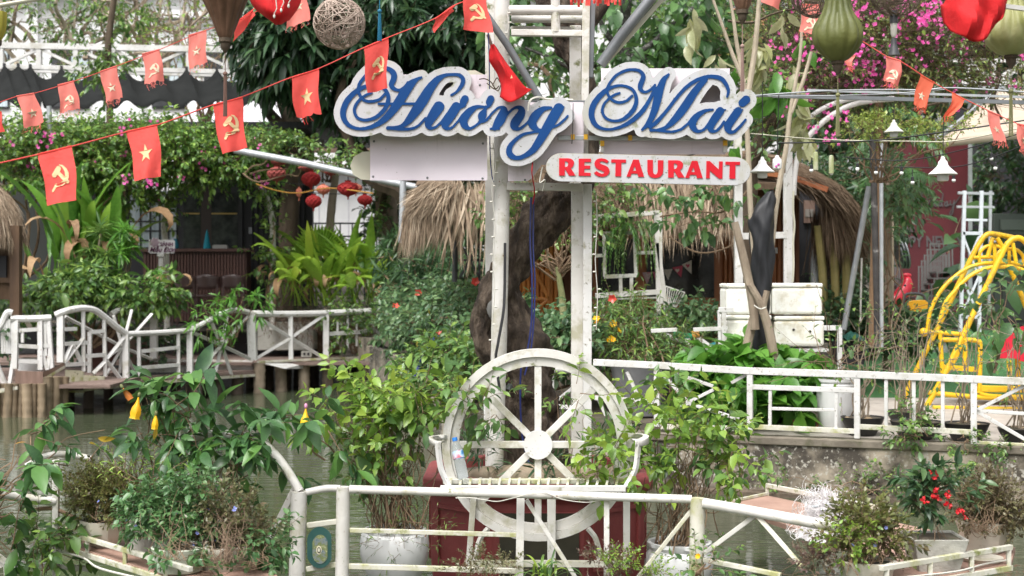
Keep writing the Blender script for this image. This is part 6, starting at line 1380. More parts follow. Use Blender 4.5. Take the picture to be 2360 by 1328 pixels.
for e in ((447, 768), (488, 744), (524, 726), (572, 730), (578, 828), (535, 868), (495, 866), (450, 864)): fb('spoke', H2, e, .05)
H3 = (670, 779)
for e in ((600, 735), (745, 728), (588, 828), (747, 826)): fb('brace', H3, e, .05)
for a, b_ in (((756, 770), (874, 762)),): fb('cross_bar', a, b_, .07)
for x in (778, 801, 822, 842, 862): fb('baluster', (x, 728+(x % 3)*14), (x, 806-(x % 5)*4), .035)
ft('hoop', ((256, 724), (280, 712), (304, 708), (330, 714), (345, 724)), .045, dy=1.1)
for x in range(5): fb('baluster', (4+x*6, 745-x*3), (6+x*5, 815), .035)
# small picket fence right of the strap leaf clump
o = thing('picket_gate', 'narrow white iron railing of upright bars at the end of the deck', 'railing', W(905, 815, 26.2))
for i, x in enumerate((892, 903, 912, 917, 922)): mb = MB(); mb.beam(W(x, 720, 26.3), W(x, 818, 26.3), .05, .03, up=(0, 1, 0)); mb.build('bar', M['white_old'], o)
mb = MB(); mb.beam(W(886, 722, 26.3), W(926, 722, 26.3), .05); mb.build('rail', M['white_old'], o)
# flower arch with white posts
o = thing('flower_arch', 'white iron arch overgrown with bougainvillea in front of the bar', 'arch', W(500, 790, 26.6))
tubes(o, [('post', ((627, 760, 26.4), (629, 560, 26.4), (626, 500, 26.4), (612, 450, 26.4), (590, 420, 26.4), (560, 402, 26.4)), .055), ('post', ((385, 790, 26.6), (384, 600, 26.6), (378, 520, 26.6), (384, 470, 26.6), (402, 445, 26.6), (425, 425, 26.6), (460, 404, 26.6), (560, 402, 26.4)), .055)], wo)
mb = MB(); mb.lathe([(.05, 0), (.06, .04), (.13, .14), (.13, .17), (.04, .17)], W(630, 605, 26.4), 10); mb.build('bracket', wo, o)
# small sign
o = thing('hall_sign', 'small white sign reading SẢNH Mẫu Đơn on a post before the bar', 'sign', W(372, 640, 25.6))
SB = [(343, 552), (350, 551), (352, 548), (362, 549), (368, 553), (400, 553), (403, 556), (403, 581), (400, 584), (345, 584), (342, 581)]
mb = MB(); mb.poly([SB], lambda u, v, d: W(u, v, 25.6+d), 0, .03); mb.build('board', mat('white_sign_board', (.72, .69, .72), rough=.4), o, smooth=0)
M['plum'] = mat('plum_print', (.14, .03, .09), rough=.6); M['mauve'] = mat('mauve_print', (.45, .33, .4), rough=.6)
text('SẢNH', 384, 567, 25.59, .088, M['plum'], o, bold=.002); q = text('Mẫu Đơn', 374, 581, 25.59, .125, M['plum'], o, shear=.35, bold=.0015); q.scale = (.95, 1, 1)
me_f = flower_mesh('flower_print', 7, .1, M['mauve'], .05); put_mats('flower_print', me_f, np.array([[[1, 0, 0, W(356, 0, 25.58)[0]], [0, 0, 1, 25.575], [0, 1, 0, W(0, 559, 25.58)[2]], [0, 0, 0, 1]]]), o)
mb = MB(); mb.beam(W(371, 585, 25.63), W(371, 700, 25.63), .075, .05, up=(0, 1, 0)); mb.build('post', ww, o); mb = MB(); mb.beam(W(364, 588, 25.62), W(379, 588, 25.62), .1, .06); mb.build('collar', ww, o)
# pots and planters behind the deck fence
pot('ribbed white cylinder pot behind the left end of the deck fence', 68, 836, .46, 21.1, [(20, 0), (24, 3), (25, 20), (27, 38), (26, 50), (23, 50)], M['pot_white'])
pot('large brown glazed jar behind the spoked deck fence', 235, 850, .46, 23.6, [(22, 0), (28, 4), (36, 30), (42, 60), (38, 85), (30, 96), (32, 100), (26, 100)], mat('brown_glaze', [(.3, (.07, .03, .025)), (.7, (.13, .06, .05))], 4, .3))
o = thing('grey_planter_box', 'rectangular grey concrete planter behind the crossed bars of the deck fence', 'planter', W(658, 812, 27.0));
panel(593, 722, 742, 808, 26.6, .6, 'box', M['pot_concrete'], o, bevel=.02); panel(597, 718, 738, 743, 26.65, .5, 'soil', M['soil'], o)
o = thing('concrete_block', 'hollow concrete block beside the grey planter on the deck', 'block', W(706, 822, 26.2)); panel(694, 718, 810, 823, 26.2, .2, 'block', M['pot_concrete'], o);
for x in (699, 708): panel(x, x+5, 813, 819, 26.19, .012, 'hole', M['black'], o)
o = thing('planter_box', 'dark wooden planter box under the strap leaved clump', 'planter', W(800, 800, 27.2)); panel(730, 870, 752, 812, 27.2, .6, 'box', mat('tan_dark_board', [(.3, (.1, .06, .03)), (.7, (.18, .11, .06))], 4, .8), o)
pot('brown box planter behind the hoop of the deck fence', 320, 0, .47, 24.8, [(30, 0), (34, 60), (36, 66), (32, 66)], M['board_brown'], sq=True)
# right bank: boxes, frames, playground
M['foam'] = mat('dirty_polystyrene', [(.3, (.84, .81, .72)), (.6, (.9, .89, .84))], 4, .85, bump=.25, bscale=70, stains=[(3.5, .52, .7, (.56, .5, .36)), (9, .64, .74, (.4, .34, .22))])
YX = 14.6
for x0, x1, y0, y1, lb in ((1674, 1778, 727, 800, 'left box of the bottom row'), (1786, 1900, 729, 799, 'right box of the bottom row, with small holes'), (1675, 1778, 654, 727, 'left box of the top row'), (1780, 1896, 653, 726, 'right box of the top row')):
 a, b_ = W(x0, y0, YX), W(x1, y1, YX); cx_, cz_ = (a[0]+b_[0])/2, (a[2]+b_[2])/2; d = .5
 o = thing('foam_box', 'dirty polystyrene box behind the netted sapling, '+lb, 'box', (cx_, YX+d/2, b_[2]), 'polystyrene boxes')
 mb = MB(); mb.box((cx_, YX+d/2, cz_-.02), (b_[0]-a[0], d, a[2]-b_[2]-.05)); q = mb.build('box_body', M['foam'], o, smooth=0); q.modifiers.new('b', 'BEVEL').width = .03; q.modifiers['b'].segments = 3
 mb = MB(); mb.box((cx_, YX+d/2, a[2]-.022), (b_[0]-a[0]+.006, d+.006, .044)); q = mb.build('lid', M['foam'], o, smooth=0); q.modifiers.new('b', 'BEVEL').width = .016; q.modifiers['b'].segments = 3
 if 'holes' in lb:
  for hx, hy in ((1829, 760), (1867, 764)): mb = MB(); mb.ball(W(hx, hy, YX-.004), .014, 8, 6, (1, .4, 1)); mb.build('hole', M['inside'], o)
o = thing('box_stand', 'white tube stand under the polystyrene boxes', 'stand', W(1790, 860, YX+.2))
a, b_ = W(1655, 803, YX), W(1938, 803, YX); z0 = gz(YX)
mb = MB(); mb.box(((a[0]+b_[0])/2-.1, YX+.26, a[2]-.02), (1.2, .55, .03)); mb.build('shelf', ww, o)
bars(o, [('post', (1668, 712), (1668, 870), .045), ('post', (1935, 756), (1935, 870), .045), ('rail', (1656, 714), (1690, 714), .05), ('rail', (1898, 756), (1937, 756), .05), ('rail', (1500, 763), (1560, 760), .04), ('rail', (1598, 760), (1676, 757), .04), ('post', (1657, 716), (1660, 860), .03)], ww, YX-.08)
# trellis frame with fern
YF = 16.6
o = thing('garden_trellis', 'white square bar trellis with an inner square frame in front of the hut windows', 'trellis', W(1460, 800, YF))
bars(o, [('bar', (1372, 500), (1522, 490), .05), ('post', (1512, 492), (1519, 742), .05), ('post', (1521, 490), (1523, 700), .045), ('slanted_post', (1515, 560), (1540, 750), .05, wo), ('bar', (1390, 538), (1464, 537), .04), ('bar', (1392, 538), (1394, 638), .04), ('bar', (1462, 538), (1466, 636), .04), ('bar', (1392, 638), (1468, 635), .045),
         ('bar', (1424, 499), (1424, 520), .04), ('bar', (1466, 583), (1514, 582), .04), ('bar', (1372, 590), (1391, 589), .04), ('bar', (1430, 638), (1431, 684), .04), ('bar', (1372, 682), (1520, 673), .06), ('thin_bar', (1390, 690), (1515, 686), .02), ('thin_bar', (1390, 690), (1391, 730), .025), ('post', (1455, 640), (1456, 720), .04)], wo, YF)
o = thing('wire_basket', 'rusty white wire basket hanging from the slanted trellis post', 'basket', W(1556, 705, YF-.1))
c0 = [(1534, 660), (1578, 675), (1558, 708), (1534, 698)]
for y in range(2):
 P = [W(a, b_, YF-.25*y) for a, b_ in c0]
 for i in range(4): mb = MB(); mb.tube([P[i], P[(i+1) % 4]], .008, 5); mb.build('wire', wo, o)
for i in range(9):
 f = i/8; p, q = (1534+(44)*f, 660+15*f), (1534+24*f, 698+10*f); mb = MB(); mb.tube([W(*p, YF-.25), W(*q, YF-.25), W(*q, YF)], .006, 4); mb.build('wire', wo, o)
for i in range(6):
 f = (i+.5)/6; mb = MB(); mb.tube([W(1534+(44)*f, 660+15*f, YF-.25), W(1534+44*f, 660+15*f, YF)], .006, 4); mb.build('wire', wo, o)
# heart bunting inside the window
o = thing('heart_bunting', 'small pink and white heart pennants strung in the hut window', 'bunting', W(1540, 610, YH))
mats_ = [mat('pink_zigzag', [(.45, (.5, .22, .28)), (.55, (.6, .55, .52))], 40, .8), mat('pink_cloth', (.5, .12, .2), rough=.8), mat('white_dotted', [(.5, (.55, .52, .47)), (.65, (.3, .28, .25))], 60, .8), mat('rose_cloth', (.5, .08, .13), rough=.8), mat('ivory_cloth', (.65, .6, .54), rough=.8)]
HE = [(0, 6), (-6, -1), (-5, -5), (-2, -5), (0, -2.5), (2, -5), (5, -5), (6, -1)]
for k, (pts, hc) in enumerate((([(1480, 628), (1504, 627), (1491, 655)], None), ([(1504, 627), (1520, 626), (1510, 645)], None), ([(1528, 622), (1550, 620), (1540, 646)], None), ([(1549, 617), (1574, 612), (1570, 640)], (1561, 624)), ([(1571, 610), (1594, 600), (1594, 632)], (1585, 613)))):
 fz = lambda u, v, d: W(u, v, YH+.1+d)
 mb = MB(); mb.poly([pts], fz, 0, .004); q = mb.build('pennant', mats_[k], o, smooth=0)
 if hc: mb = MB(); mb.poly([[(hc[0]+x*.8, hc[1]+y*.8) for x, y in HE]], fz, -.004, -.001); mb.build('heart', mats_[4] if k == 3 else mats_[3], o, smooth=0)
# green and white seesaw seat frame
o = thing('garden_rocker', 'white tube garden rocker with green foam grips among the shrubs', 'rocker', W(1600, 840, 16))
tubes(o, [('grip', ((1551, 771), (1594, 778)), .042, mat('green_foam', (.0, .17, .07), rough=.7)), ('joint', ((1595, 774), (1611, 771)), .05, mat('orange_joint', (.5, .22, .04), rough=.7)), ('stem', ((1604, 778), (1655, 815)), .035, ww), ('stem', ((1583, 780), (1588, 860)), .05, ww), ('stem', ((1530, 772), (1575, 790)), .03, ww), ('foot_rest', ((1608, 808), (1650, 795)), .035, mat('teal_foam', (.0, .14, .16), rough=.6)), ('rod', ((1557, 825), (1600, 838)), .03, ww)], ww, 15.9)
# white arch trellis
YA = 15.4
o = thing('white_arch', 'white steel arch with twin posts behind the netted sapling', 'arch', W(1760, 850, YA))
bars(o, [('post', (1701, 425), (1703, 860), .085), ('post', (1818, 300), (1820, 860), .065), ('post', (1810, 400), (1812, 860), .045), ('post', (1700, 300), (1701, 430), .08, wo), ('cross_bar', (1706, 545), (1812, 542), .07)], ww, YA)
tubes(o, [('hoop', ((1829, 450), (1832, 400), (1842, 350), (1866, 312), (1905, 275), (1955, 245), (2010, 232), (2060, 228)), .03, ww), ('hoop', ((1818, 345), (1834, 310), (1868, 270), (1905, 246), (1945, 232), (1975, 228)), .026, ww)], ww, YA)
cable('string of fairy lights down the white arch post', [(1829, 440, YA-.1), (1828, 480, YA-.1), (1831, 520, YA-.1), (1828, 560, YA-.1), (1829, 610, YA-.1), (1827, 650, YA-.1)], .012, M['cream'], 'fairy lights', name='fairy_light_string')
# poles
def pole(name, label, pts, r, m, cat='pole', n=9):
 P = np.array([W(*p) for p in pts]); mb = MB(); mb.tube(P, r, n); return tag(mb.build(name, m, loc=P[-1]), label, cat)
pole('slanted_pole', 'pale grey pole leaning beside the gable thatch', [(2003, 430, 17), (1980, 560, 17), (1953, 712, 17), (1945, 760, 17)], .035, M['galv'])
pole('wooden_pole', 'tan weathered wooden pole carrying the wires on the right', [(2025, 235, 15.8), (2023, 420, 15.8), (2018, 700, 15.8), (2017, 800, 15.8)], [.05, .055, .075, .08], mat('tan_pole', [(.3, (.15, .085, .045)), (.7, (.3, .19, .11))], 5, .9, (1, 1, .2), bump=.5))
pole('charred_pole', 'dark charred pole beside the tan wooden pole', [(2010, 300, 15.6), (2014, 420, 15.6), (2021, 700, 15.6), (2022, 800, 15.6)], .036, mat('charred', [(.3, (.03, .028, .028)), (.6, (.07, .065, .062)), (.75, (.35, .34, .33))], 8, .8, bump=.5))
pole('steel_pole', 'thin steel pole right of the charred pole', [(2031, 330, 15.5), (2032, 720, 15.5), (2032, 800, 15.5)], .022, M['galv'])
pole('thin_stake', 'thin white stake planted in the shrubs', [(1986, 595, 17), (1984, 680, 17), (1983, 740, 17)], .012, M['white_old'])
for i, (x0, x1, lb) in enumerate(((1885, 1902, 'left'), (1918, 1928, 'middle'), (1948, 1952, 'right'))):
 pole('bamboo_stalk', 'yellow green bamboo stalk under the gable thatch, %s of three' % lb, [(x0, 520, 18.2), (x0+(x1-x0)*.6, 620, 18.2), (x1, 760, 18.2)], .055, mat('green_bamboo', [(.3, (.15, .13, .04)), (.7, (.27, .22, .08))], 4, .6), 'bamboo')
pole('white_pole', 'short pale pole standing in the shade under the gable', [(1878, 560, 18.6), (1877, 690, 18.6)], .05, M['galv'])
# netted sapling
YG = 14.0
o = thing('netted_sapling', 'transplanted sapling wrapped in black shade net and propped with stakes', 'tree', W(1755, 830, YG))
def tb(nm, pts, r, m, par, Y=YG, n=8):
 P = spline(np.array([W(p[0], p[1], p[2] if len(p) > 2 else Y) for p in pts]), 5); mb = MB(); mb.tube(P, np.interp(np.linspace(0, 1, len(P)), np.linspace(0, 1, len(r)), r) if hasattr(r, '__len__') else r, n); mb.build(nm, m, par)
tb('trunk', [(1750, 840), (1755, 700), (1758, 560)], [.055, .05, .045], M['bark_pale'], o)
tb('stem', [(1740, 600), (1730, 480), (1726, 390), (1722, 300), (1715, 200), (1698, 100), (1690, 40), (1678, -30)], [.03, .028, .027, .024, .022, .02, .016, .013], M['bark_pale'], o)
tb('stem', [(1775, 600), (1785, 500), (1797, 420), (1812, 340), (1820, 270), (1833, 190), (1845, 120), (1852, -30)], [.032, .03, .028, .025, .022, .02, .016, .013], M['bark_pale'], o)
tb('stem', [(1724, 215), (1738, 130), (1745, 60), (1752, -30)], [.03, .028, .025, .02], M['bark_pale'], o)
tb('stem', [(1823, 260), (1850, 190), (1870, 120)], [.022, .02, .015], M['bark_pale'], o)
tb('stem', [(1715, 190), (1690, 130), (1665, 60), (1640, -10)], [.022, .02, .016, .012], M['bark_pale'], o)
tb('stake', [(1693, 512), (1715, 600), (1735, 700), (1740, 760)], [.036, .042, .045, .045], M['bark_grey'], o, YG-.25)
tb('stake', [(1727, 655), (1752, 700), (1772, 760), (1785, 830)], [.035, .04, .045, .05], M['bark_grey'], o, YG-.3)
tb('stake', [(1768, 670), (1760, 705), (1758, 725)], [.03, .03, .035], M['bark_grey'], o, YG-.3)
tb('stake', [(1740, 720), (1728, 770), (1715, 830)], [.04, .045, .05], M['bark_grey'], o, YG-.2)
m, t, b = new_mat('black_shade_net'); b.inputs['Roughness'].default_value = .55
t.links.new(ramp(t, noise(t, coords(t, (6, 6, .8)), 4, 6), [(.3, (.004, .0045, .006)), (.7, (.018, .019, .023))]), b.inputs['Base Color']); bp = t.nodes.new('ShaderNodeBump'); bp.inputs['Strength'].default_value = .5; t.links.new(noise(t, coords(t, (3, 3, .6)), 8, 5), bp.inputs['Height']); t.links.new(bp.outputs[0], b.inputs['Normal']); M['net'] = m
P = []; prof = [(1776, 440, 6), (1766, 462, 20), (1757, 490, 27), (1756, 520, 28), (1757, 560, 27), (1757, 610, 26), (1756, 660, 23), (1755, 700, 19), (1752, 740, 17), (1752, 780, 17), (1750, 830, 16)]
F_ = spline(np.array(prof, float), 4); mb = MB(); n = 26
for i, (x, y, r) in enumerate(F_):
 for j in range(n):
  a = 2*math.pi*j/n; k = 1+.1*math.sin(3*a+i*.45)+.07*math.sin(5*a-i*.8)+.05*math.sin(8*a+i*.3); cpt = W(x, y, YG); rr_ = r*YG/FOC*k
  mb.v.append((cpt[0]+rr_*math.cos(a), cpt[1]+rr_*math.sin(a), cpt[2]+rr_*.35*math.sin(a+1)))
mb.f = [(i*n+j, i*n+(j+1) % n, (i+1)*n+(j+1) % n, (i+1)*n+j) for i in range(len(F_)-1) for j in range(n)]; mb.m = [0]*len(mb.f); mb.build('shade_net', M['net'], o, smooth=60)
cable('pale cord tied round the netted sapling stakes', [(1738, 704, YG-.4), (1752, 712, YG-.42), (1766, 708, YG-.4)], .006, M['white_cable'], 'cord', name='cord')
# yellow play frame
YY = 15.5
M['yellow'] = mat('yellow_paint', [(.3, (.68, .4, .012)), (.7, (.78, .5, .02))], 3, .35, stains=[(6, .54, .68, (.42, .26, .04)), (26, .63, .68, RUST)])
o = thing('yellow_swing', 'yellow tubular double swing seat frame on the turf', 'swing', W(2240, 940, YY))
dY = .55
tubes(o, [('rear_leg', ((2083, 918, YY+dY), (2131, 815, YY+dY), (2160, 758, YY+dY), (2231, 610, YY+dY), (2260, 557, YY+dY), (2272, 543, YY+dY), (2284, 539, YY+dY), (2310, 543, YY+dY), (2338, 549, YY+.2)), .03),
          ('front_leg', ((2131, 945, YY), (2177, 862, YY), (2227, 758, YY), (2309, 586, YY), (2326, 558, YY), (2338, 550, YY), (2352, 550, YY), (2366, 562, YY), (2380, 590, YY), (2440, 720, YY), (2500, 930, YY)), .032),
          ('rear_leg', ((2321, 602, YY+dY), (2345, 660, YY+dY), (2366, 710, YY+dY), (2440, 900, YY+dY)), .03),
          ('canopy_hoop', ((2137, 765, YY+.3), (2145, 715, YY+.3), (2172, 666, YY+.3), (2215, 627, YY+.3), (2254, 610, YY+.3), (2290, 606, YY+.3), (2330, 606, YY+.3), (2420, 620, YY+.3)), .023),
          ('canopy_hoop', ((2160, 762, YY+.05), (2176, 705, YY+.05), (2196, 676, YY+.05), (2235, 637, YY+.05), (2274, 619, YY+.05), (2313, 615, YY+.05), (2345, 618, YY+.05), (2420, 650, YY+.05)), .023),
          ('hanger_hoop', ((2258, 606, YY+.3), (2258, 584, YY+.3), (2272, 569, YY+.3), (2292, 567, YY+.3), (2307, 572, YY+.3), (2313, 586, YY+.3)), .02), ('hanger_hoop', ((2297, 606, YY+.1), (2298, 588, YY+.1), (2310, 576, YY+.1), (2330, 574, YY+.1), (2346, 578, YY+.1), (2358, 592, YY+.1), (2358, 612, YY+.1)), .02),
          ('tie_bar', ((2243, 594, YY+.3), (2305, 592, YY+.3)), .02), ('brace', ((2276, 594, YY+.3), (2288, 548, YY+.3)), .026), ('brace', ((2314, 575, YY+.3), (2298, 549, YY+.3)), .026), ('hanger', ((2292, 555, YY+.2), (2293, 612, YY+.2)), .02), ('hanger', ((2326, 572, YY+.2), (2326, 606, YY+.2)), .02), ('brace', ((2334, 560, YY), (2342, 606, YY)), .022),
          ('seat_bar', ((2142, 765), (2220, 771)), .024), ('seat_bar', ((2167, 783), (2240, 784), (2254, 788), (2259, 800), (2257, 906)), .026), ('seat_post', ((2226, 780), (2223, 842)), .026), ('brace', ((2177, 862), (2200, 830), (2223, 775)), .024), ('seat_post', ((2166, 765), (2172, 860)), .024),
          ('base_bar', ((2140, 905), (2260, 916), (2420, 920)), .028), ('base_bar', ((2150, 940, YY-.3), (2420, 945, YY-.3)), .026), ('foot_tube', ((2257, 906), (2290, 914), (2420, 916)), .028), ('arm_hoop', ((2346, 842, YY-.6), (2346, 790, YY-.6), (2352, 774, YY-.6), (2380, 768, YY-.6)), .03), ('arm_hoop', ((2346, 842, YY-.6), (2346, 890, YY-.6)), .026)], M['yellow'], YY)
for pts, Y0, m_ in (([(2172, 840), (2250, 846), (2254, 858), (2176, 852)], YY, M['yellow']), ([(2256, 888), (2420, 892), (2420, 906), (2258, 904)], YY, M['yellow'])):
 mb = MB(); mb.poly([pts], lambda u, v, d: W(u, v, Y0+d), -.02, .35); mb.build('seat_plate', m_, o, smooth=0, bevel=.01)
mb = MB(); mb.ball(W(2129, 766, YY+.25), .05, 14, 9); mb.build('end_ball', M['yellow'], o)
mb = MB(); mb.ball(W(2293, 558, YY+.17), .018, 10, 6); mb.build('pivot', M['grey_metal'], o)
# red rocker seat at the right edge
M['red_plastic'] = mat('red_plastic', [(.3, (.5, .012, .03)), (.7, (.6, .03, .055))], 3, .3)
o = thing('red_rocker', 'glossy red plastic rocking seat at the right edge of the turf', 'rocker', W(2340, 835, 14.9))
prof = spline(np.array([(2291, 812), (2303, 800), (2312, 778), (2328, 762), (2350, 754), (2390, 750), (2420, 800), (2400, 832), (2360, 834), (2345, 828), (2330, 826), (2305, 826), (2293, 820)], float), 4, True)
mb = MB(); mb.poly([[tuple(p) for p in prof]], lambda u, v, d: W(u, v, 14.9+d), -.18, .18); mb.build('shell', M['red_plastic'], o, smooth=30, bevel=.04)
mb = MB(); mb.tube([W(2325, 830, 14.75), W(2330, 905, 14.75)], .025, 8); mb.tube([W(2400, 830, 14.75), W(2400, 905, 14.75)], .025, 8); mb.build('leg', M['yellow'], o)
# hen spring rider
YE = 20.5; k = YE/FOC
o = thing('hen_rider', 'red plastic hen shaped spring rider among the shrubs', 'spring rider', W(2070, 745, YE))
mb = MB(); P = spline(np.array([(*W(2006, 680, YE), 4*k), (*W(2018, 692, YE), 10*k), (*W(2045, 695, YE), 15*k), (*W(2068, 690, YE), 18*k), (*W(2083, 672, YE), 17*k), (*W(2090, 656, YE), 13*k), (*W(2092, 644, YE), 9*k), (*W(2093, 638, YE), 4*k)]), 4); mb.tube(P[:, :3], P[:, 3], 16); mb.build('hen_body', M['red_plastic'], o, smooth=80)
mb = MB(); mb.ball(W(2090, 635, YE), 9*k, 12, 8, (1.25, .5, .65)); mb.ball(W(2083, 640, YE), 6*k, 10, 7, (1, .5, .8)); mb.build('comb', M['red_plastic'], o, smooth=80)
mb = MB(); mb.ball(W(2099, 656, YE-.03), 6*k, 12, 8, (.9, .8, 1.2)); mb.build('cheek', M['red_plastic'], o, smooth=80)
mb = MB(); mb.ball(W(2086, 658, YE-.08), 3*k, 10, 7, (1, .5, 1)); mb.build('eye', M['dark_metal'], o)
mb = MB(); mb.lathe([(.06, -.3), (.07, -.24), (.055, -.18), (.07, -.12), (.055, -.06), (.07, 0)], W(2060, 705, YE), 14); mb.build('spring', M['dark_metal'], o)
o = thing('spring_seat', 'yellow spring rider seat with dark handle beside the red hen', 'spring rider', W(2115, 740, 19.6))
mb = MB(); mb.poly([[(2091, 700), (2096, 694), (2112, 692), (2132, 692), (2139, 698), (2138, 712), (2128, 718), (2105, 719), (2092, 714)]], lambda u, v, d: W(u, v, 19.6+d), -.06, .14); mb.build('seat', mat('orange_yellow', (.68, .33, .01), rough=.35), o, smooth=30, bevel=.03)
tubes(o, [('handle', ((2082, 702, 19.6), (2086, 682, 19.6), (2096, 677, 19.6), (2120, 678, 19.6), (2130, 684, 19.6), (2131, 694, 19.6)), .02), ('handle', ((2086, 692, 19.65), (2095, 687, 19.65), (2108, 688, 19.65)), .016)], M['dark_metal'])
mb = MB(); mb.ball(W(2107, 728, 19.5), .045, 12, 8); mb.build('knob', M['yellow'], o); mb = MB(); mb.tube([W(2115, 718, 19.65), W(2117, 765, 19.65)], .05, 10); mb.build('spring', M['dark_metal'], o)
# stacked chairs
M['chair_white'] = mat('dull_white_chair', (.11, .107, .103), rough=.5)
def iron_chair(px, py, Y, label):
 z0 = W(px, py, Y)[2]; x = W(px, py, Y)[0]; c = thing('iron_chair', label, 'chair', (x, Y, z0), 'stacked white iron chairs')
 def b_(nm, p, q, w_): mb = MB(); mb.beam(np.array((x, Y, z0))+p, np.array((x, Y, z0))+q, w_); mb.build(nm, M['chair_white'], c)
 for sx in (-.2, .2): b_('front_leg', (sx, -.2, 0), (sx, -.2, .45), .022); b_('rear_leg', (sx, .2, 0), (sx*.95, .24, .95), .022)
 mb = MB(); mb.box((x, Y, z0+.45), (.42, .42, .025)); mb.build('seat', M['chair_white'], c)
 b_('top_rail', (-.2, .245, .95), (.2, .245, .95), .025)
 for sx in (-.12, -.04, .04, .12): b_('back_bar', (sx, .22, .47), (sx, .24, .95), .014)
 return c
ch = iron_chair(2152, 742, 24.5, 'white iron chair, lowest of the stack in front of the maroon wall'); names = ['second from the bottom', 'middle one', 'second from the top', 'topmost']
for i in range(4): copy_tree(ch, np.array(ch.location)+((i+1)*.05, .0, (i+1)*.1), .0, 'white iron chair, %s of the stack in front of the maroon wall' % names[i])
ch2 = copy_tree(ch, (W(2056, 742, 24.8)[0], 24.8, W(2056, 742, 24.8)[2]), .0, 'white iron chair, lowest of the stack behind the wooden pole')
for i in range(3): copy_tree(ch, np.array(ch2.location)+(-(i+1)*.04, .0, (i+1)*.1), .0, 'white iron chair, %s of the stack behind the wooden pole' % ['second', 'third', 'topmost'][i])
for i in range(3):
 p = W(2066+i*7, 575, 24.2-.08*i); o = thing('table_top', 'black round table top with bright rim leaning on its edge, %s of three' % ['left', 'middle', 'right'][i], 'table top', p, 'leaning table tops')
 mb = MB(); mb.lathe([(.001, -.02), (.3, -.02), (.3, .02), (.001, .02)], (0, 0, 0), 32, cap=False); Rm = np.array(Matrix.Rotation(math.radians(72), 3, 'Y')); mb.v = [tuple(Rm@np.array(v)*np.array((1, 1, 1.1))+p) for v in mb.v]; mb.build('disc', M['black'], o, smooth=30)
 mb = MB(); ring_ = [tuple(Rm@np.array((.305*math.cos(a), .305*math.sin(a), .0))*np.array((1, 1, 1.1))+p) for a in np.linspace(0, 2*math.pi, 40)]; mb.tube(ring_, .012, 6); mb.build('rim', M['galv'], o)
# trellis tower
o = thing('trellis_tower', 'pale blue white obelisk trellis beside the fridge', 'trellis', W(2238, 770, 21))
bw = mat('bluish_white_paint', [(.3, (.5, .53, .57)), (.7, (.6, .63, .67))], 4, .5)
bars(o, [('post', (2223, 440), (2213, 775), .05), ('post', (2262, 440), (2256, 775), .05), ('post', (2283, 440, 21.6), (2279, 700, 21.6), .04, M['galv']), ('rung', (2219, 507), (2275, 508), .035), ('rung', (2218, 538), (2258, 538), .05), ('rung', (2214, 731), (2256, 731), .05), ('top_bar', (2207, 445), (2290, 447), .04, M['galv']), ('arm', (2205, 477), (2292, 478), .035, M['galv']),
         ('brace', (2220, 545), (2256, 640), .03), ('brace', (2256, 545), (2217, 640), .03), ('brace', (2217, 640), (2255, 728), .03), ('brace', (2255, 640), (2216, 728), .03)], bw, 21)
# green cover, hollow bricks
o = thing('green_tarp', 'dark green tarpaulin draped over a box behind the fence', 'tarpaulin', W(1965, 800, 16.6))
rg = np.random.default_rng(4); P = []
for i in range(10):
 row = []
 for j in range(12):
  a = math.pi*j/11; r_ = (34-6*abs(i-4.5)/4.5)*(1+.12*math.sin(i*1.1+j*.9)); row.append(W(1966-r_*math.cos(a)*1.0, 812-r_*1.3*math.sin(a)**.8, 16.2+i*.09)+np.array((0, 0, .02*rg.normal())))
 P.append(row)
mb = MB(); mb.grid(P); mb.build('sheet', mat('green_tarp_cloth', [(.3, (.008, .06, .045)), (.7, (.015, .095, .07))], 4, .5), o, smooth=70)
panel(1940, 1992, 790, 840, 16.4, .5, 'box', M['slat_dark'], o)
for i, (x, lb) in enumerate(((1842, 'left'), (1872, 'right'))):
 a = W(x, 978, 13.55); o = thing('hollow_brick', 'terracotta hollow brick lying behind the fence, %s one' % lb, 'brick', (a[0], 13.6, .52), 'hollow bricks'); bb = mat('terracotta', [(.3, (.24, .085, .045)), (.7, (.36, .15, .09))], 6, .9, bump=.3)
 mb = MB(); mb.box((a[0], 13.65, a[2]), (.115, .22, .085)); mb.build('brick', bb, o, smooth=0)
 for s in (-1, 1): mb = MB(); mb.box((a[0]+s*.026, 13.541, a[2]), (.026, .006, .03)); mb.build('hole', M['black'], o)
# big pots behind the fence
pot('tall white fluted pot behind the right fence', 1926, 0, .53, 13.55, [(36, 0), (38, 4), (43, 60), (44, 104), (40, 108), (44, 112), (44, 118), (38, 118), (36, 108)], M['pot_white'], n=64, mod=lambda a, t: 1+.012*math.sin(a*32)*(.15 < t < .55))
bpots = []
for x, y, Y, r, lb in ((1988, 962, 13.25, 50, 'leftmost'), (2088, 948, 13.9, 46, 'set furthest back'), (2112, 972, 13.0, 60, 'in the middle'), (2228, 976, 12.85, 52, 'second from the right'), (2350, 988, 12.7, 50, 'at the right edge')):
 z = W(x, y, Y)[2]; kk = Y/FOC; h = (z-gz(Y))/kk
 bpots.append(pot('black plastic bowl pot of a bare rooted shrub, '+lb, x, 0, gz(Y)+.006, Y, [(r*.55, 0), (r*.6, 2), (r*.9, h*.7), (r, h), (r*.94, h), (r*.9, h*.92)], M['pot_black'], group='black bowl pots')+(r, h, Y))
pot('big grey concrete tub behind the fence corner', 1478, 0, gz(14.6), 14.7, [(50, 0), (58, 4), (68, 100), (74, 118), (68, 118), (64, 108)], mat('grey_tub', [(.3, (.1, .1, .105)), (.7, (.17, .17, .175))], 3, .8))
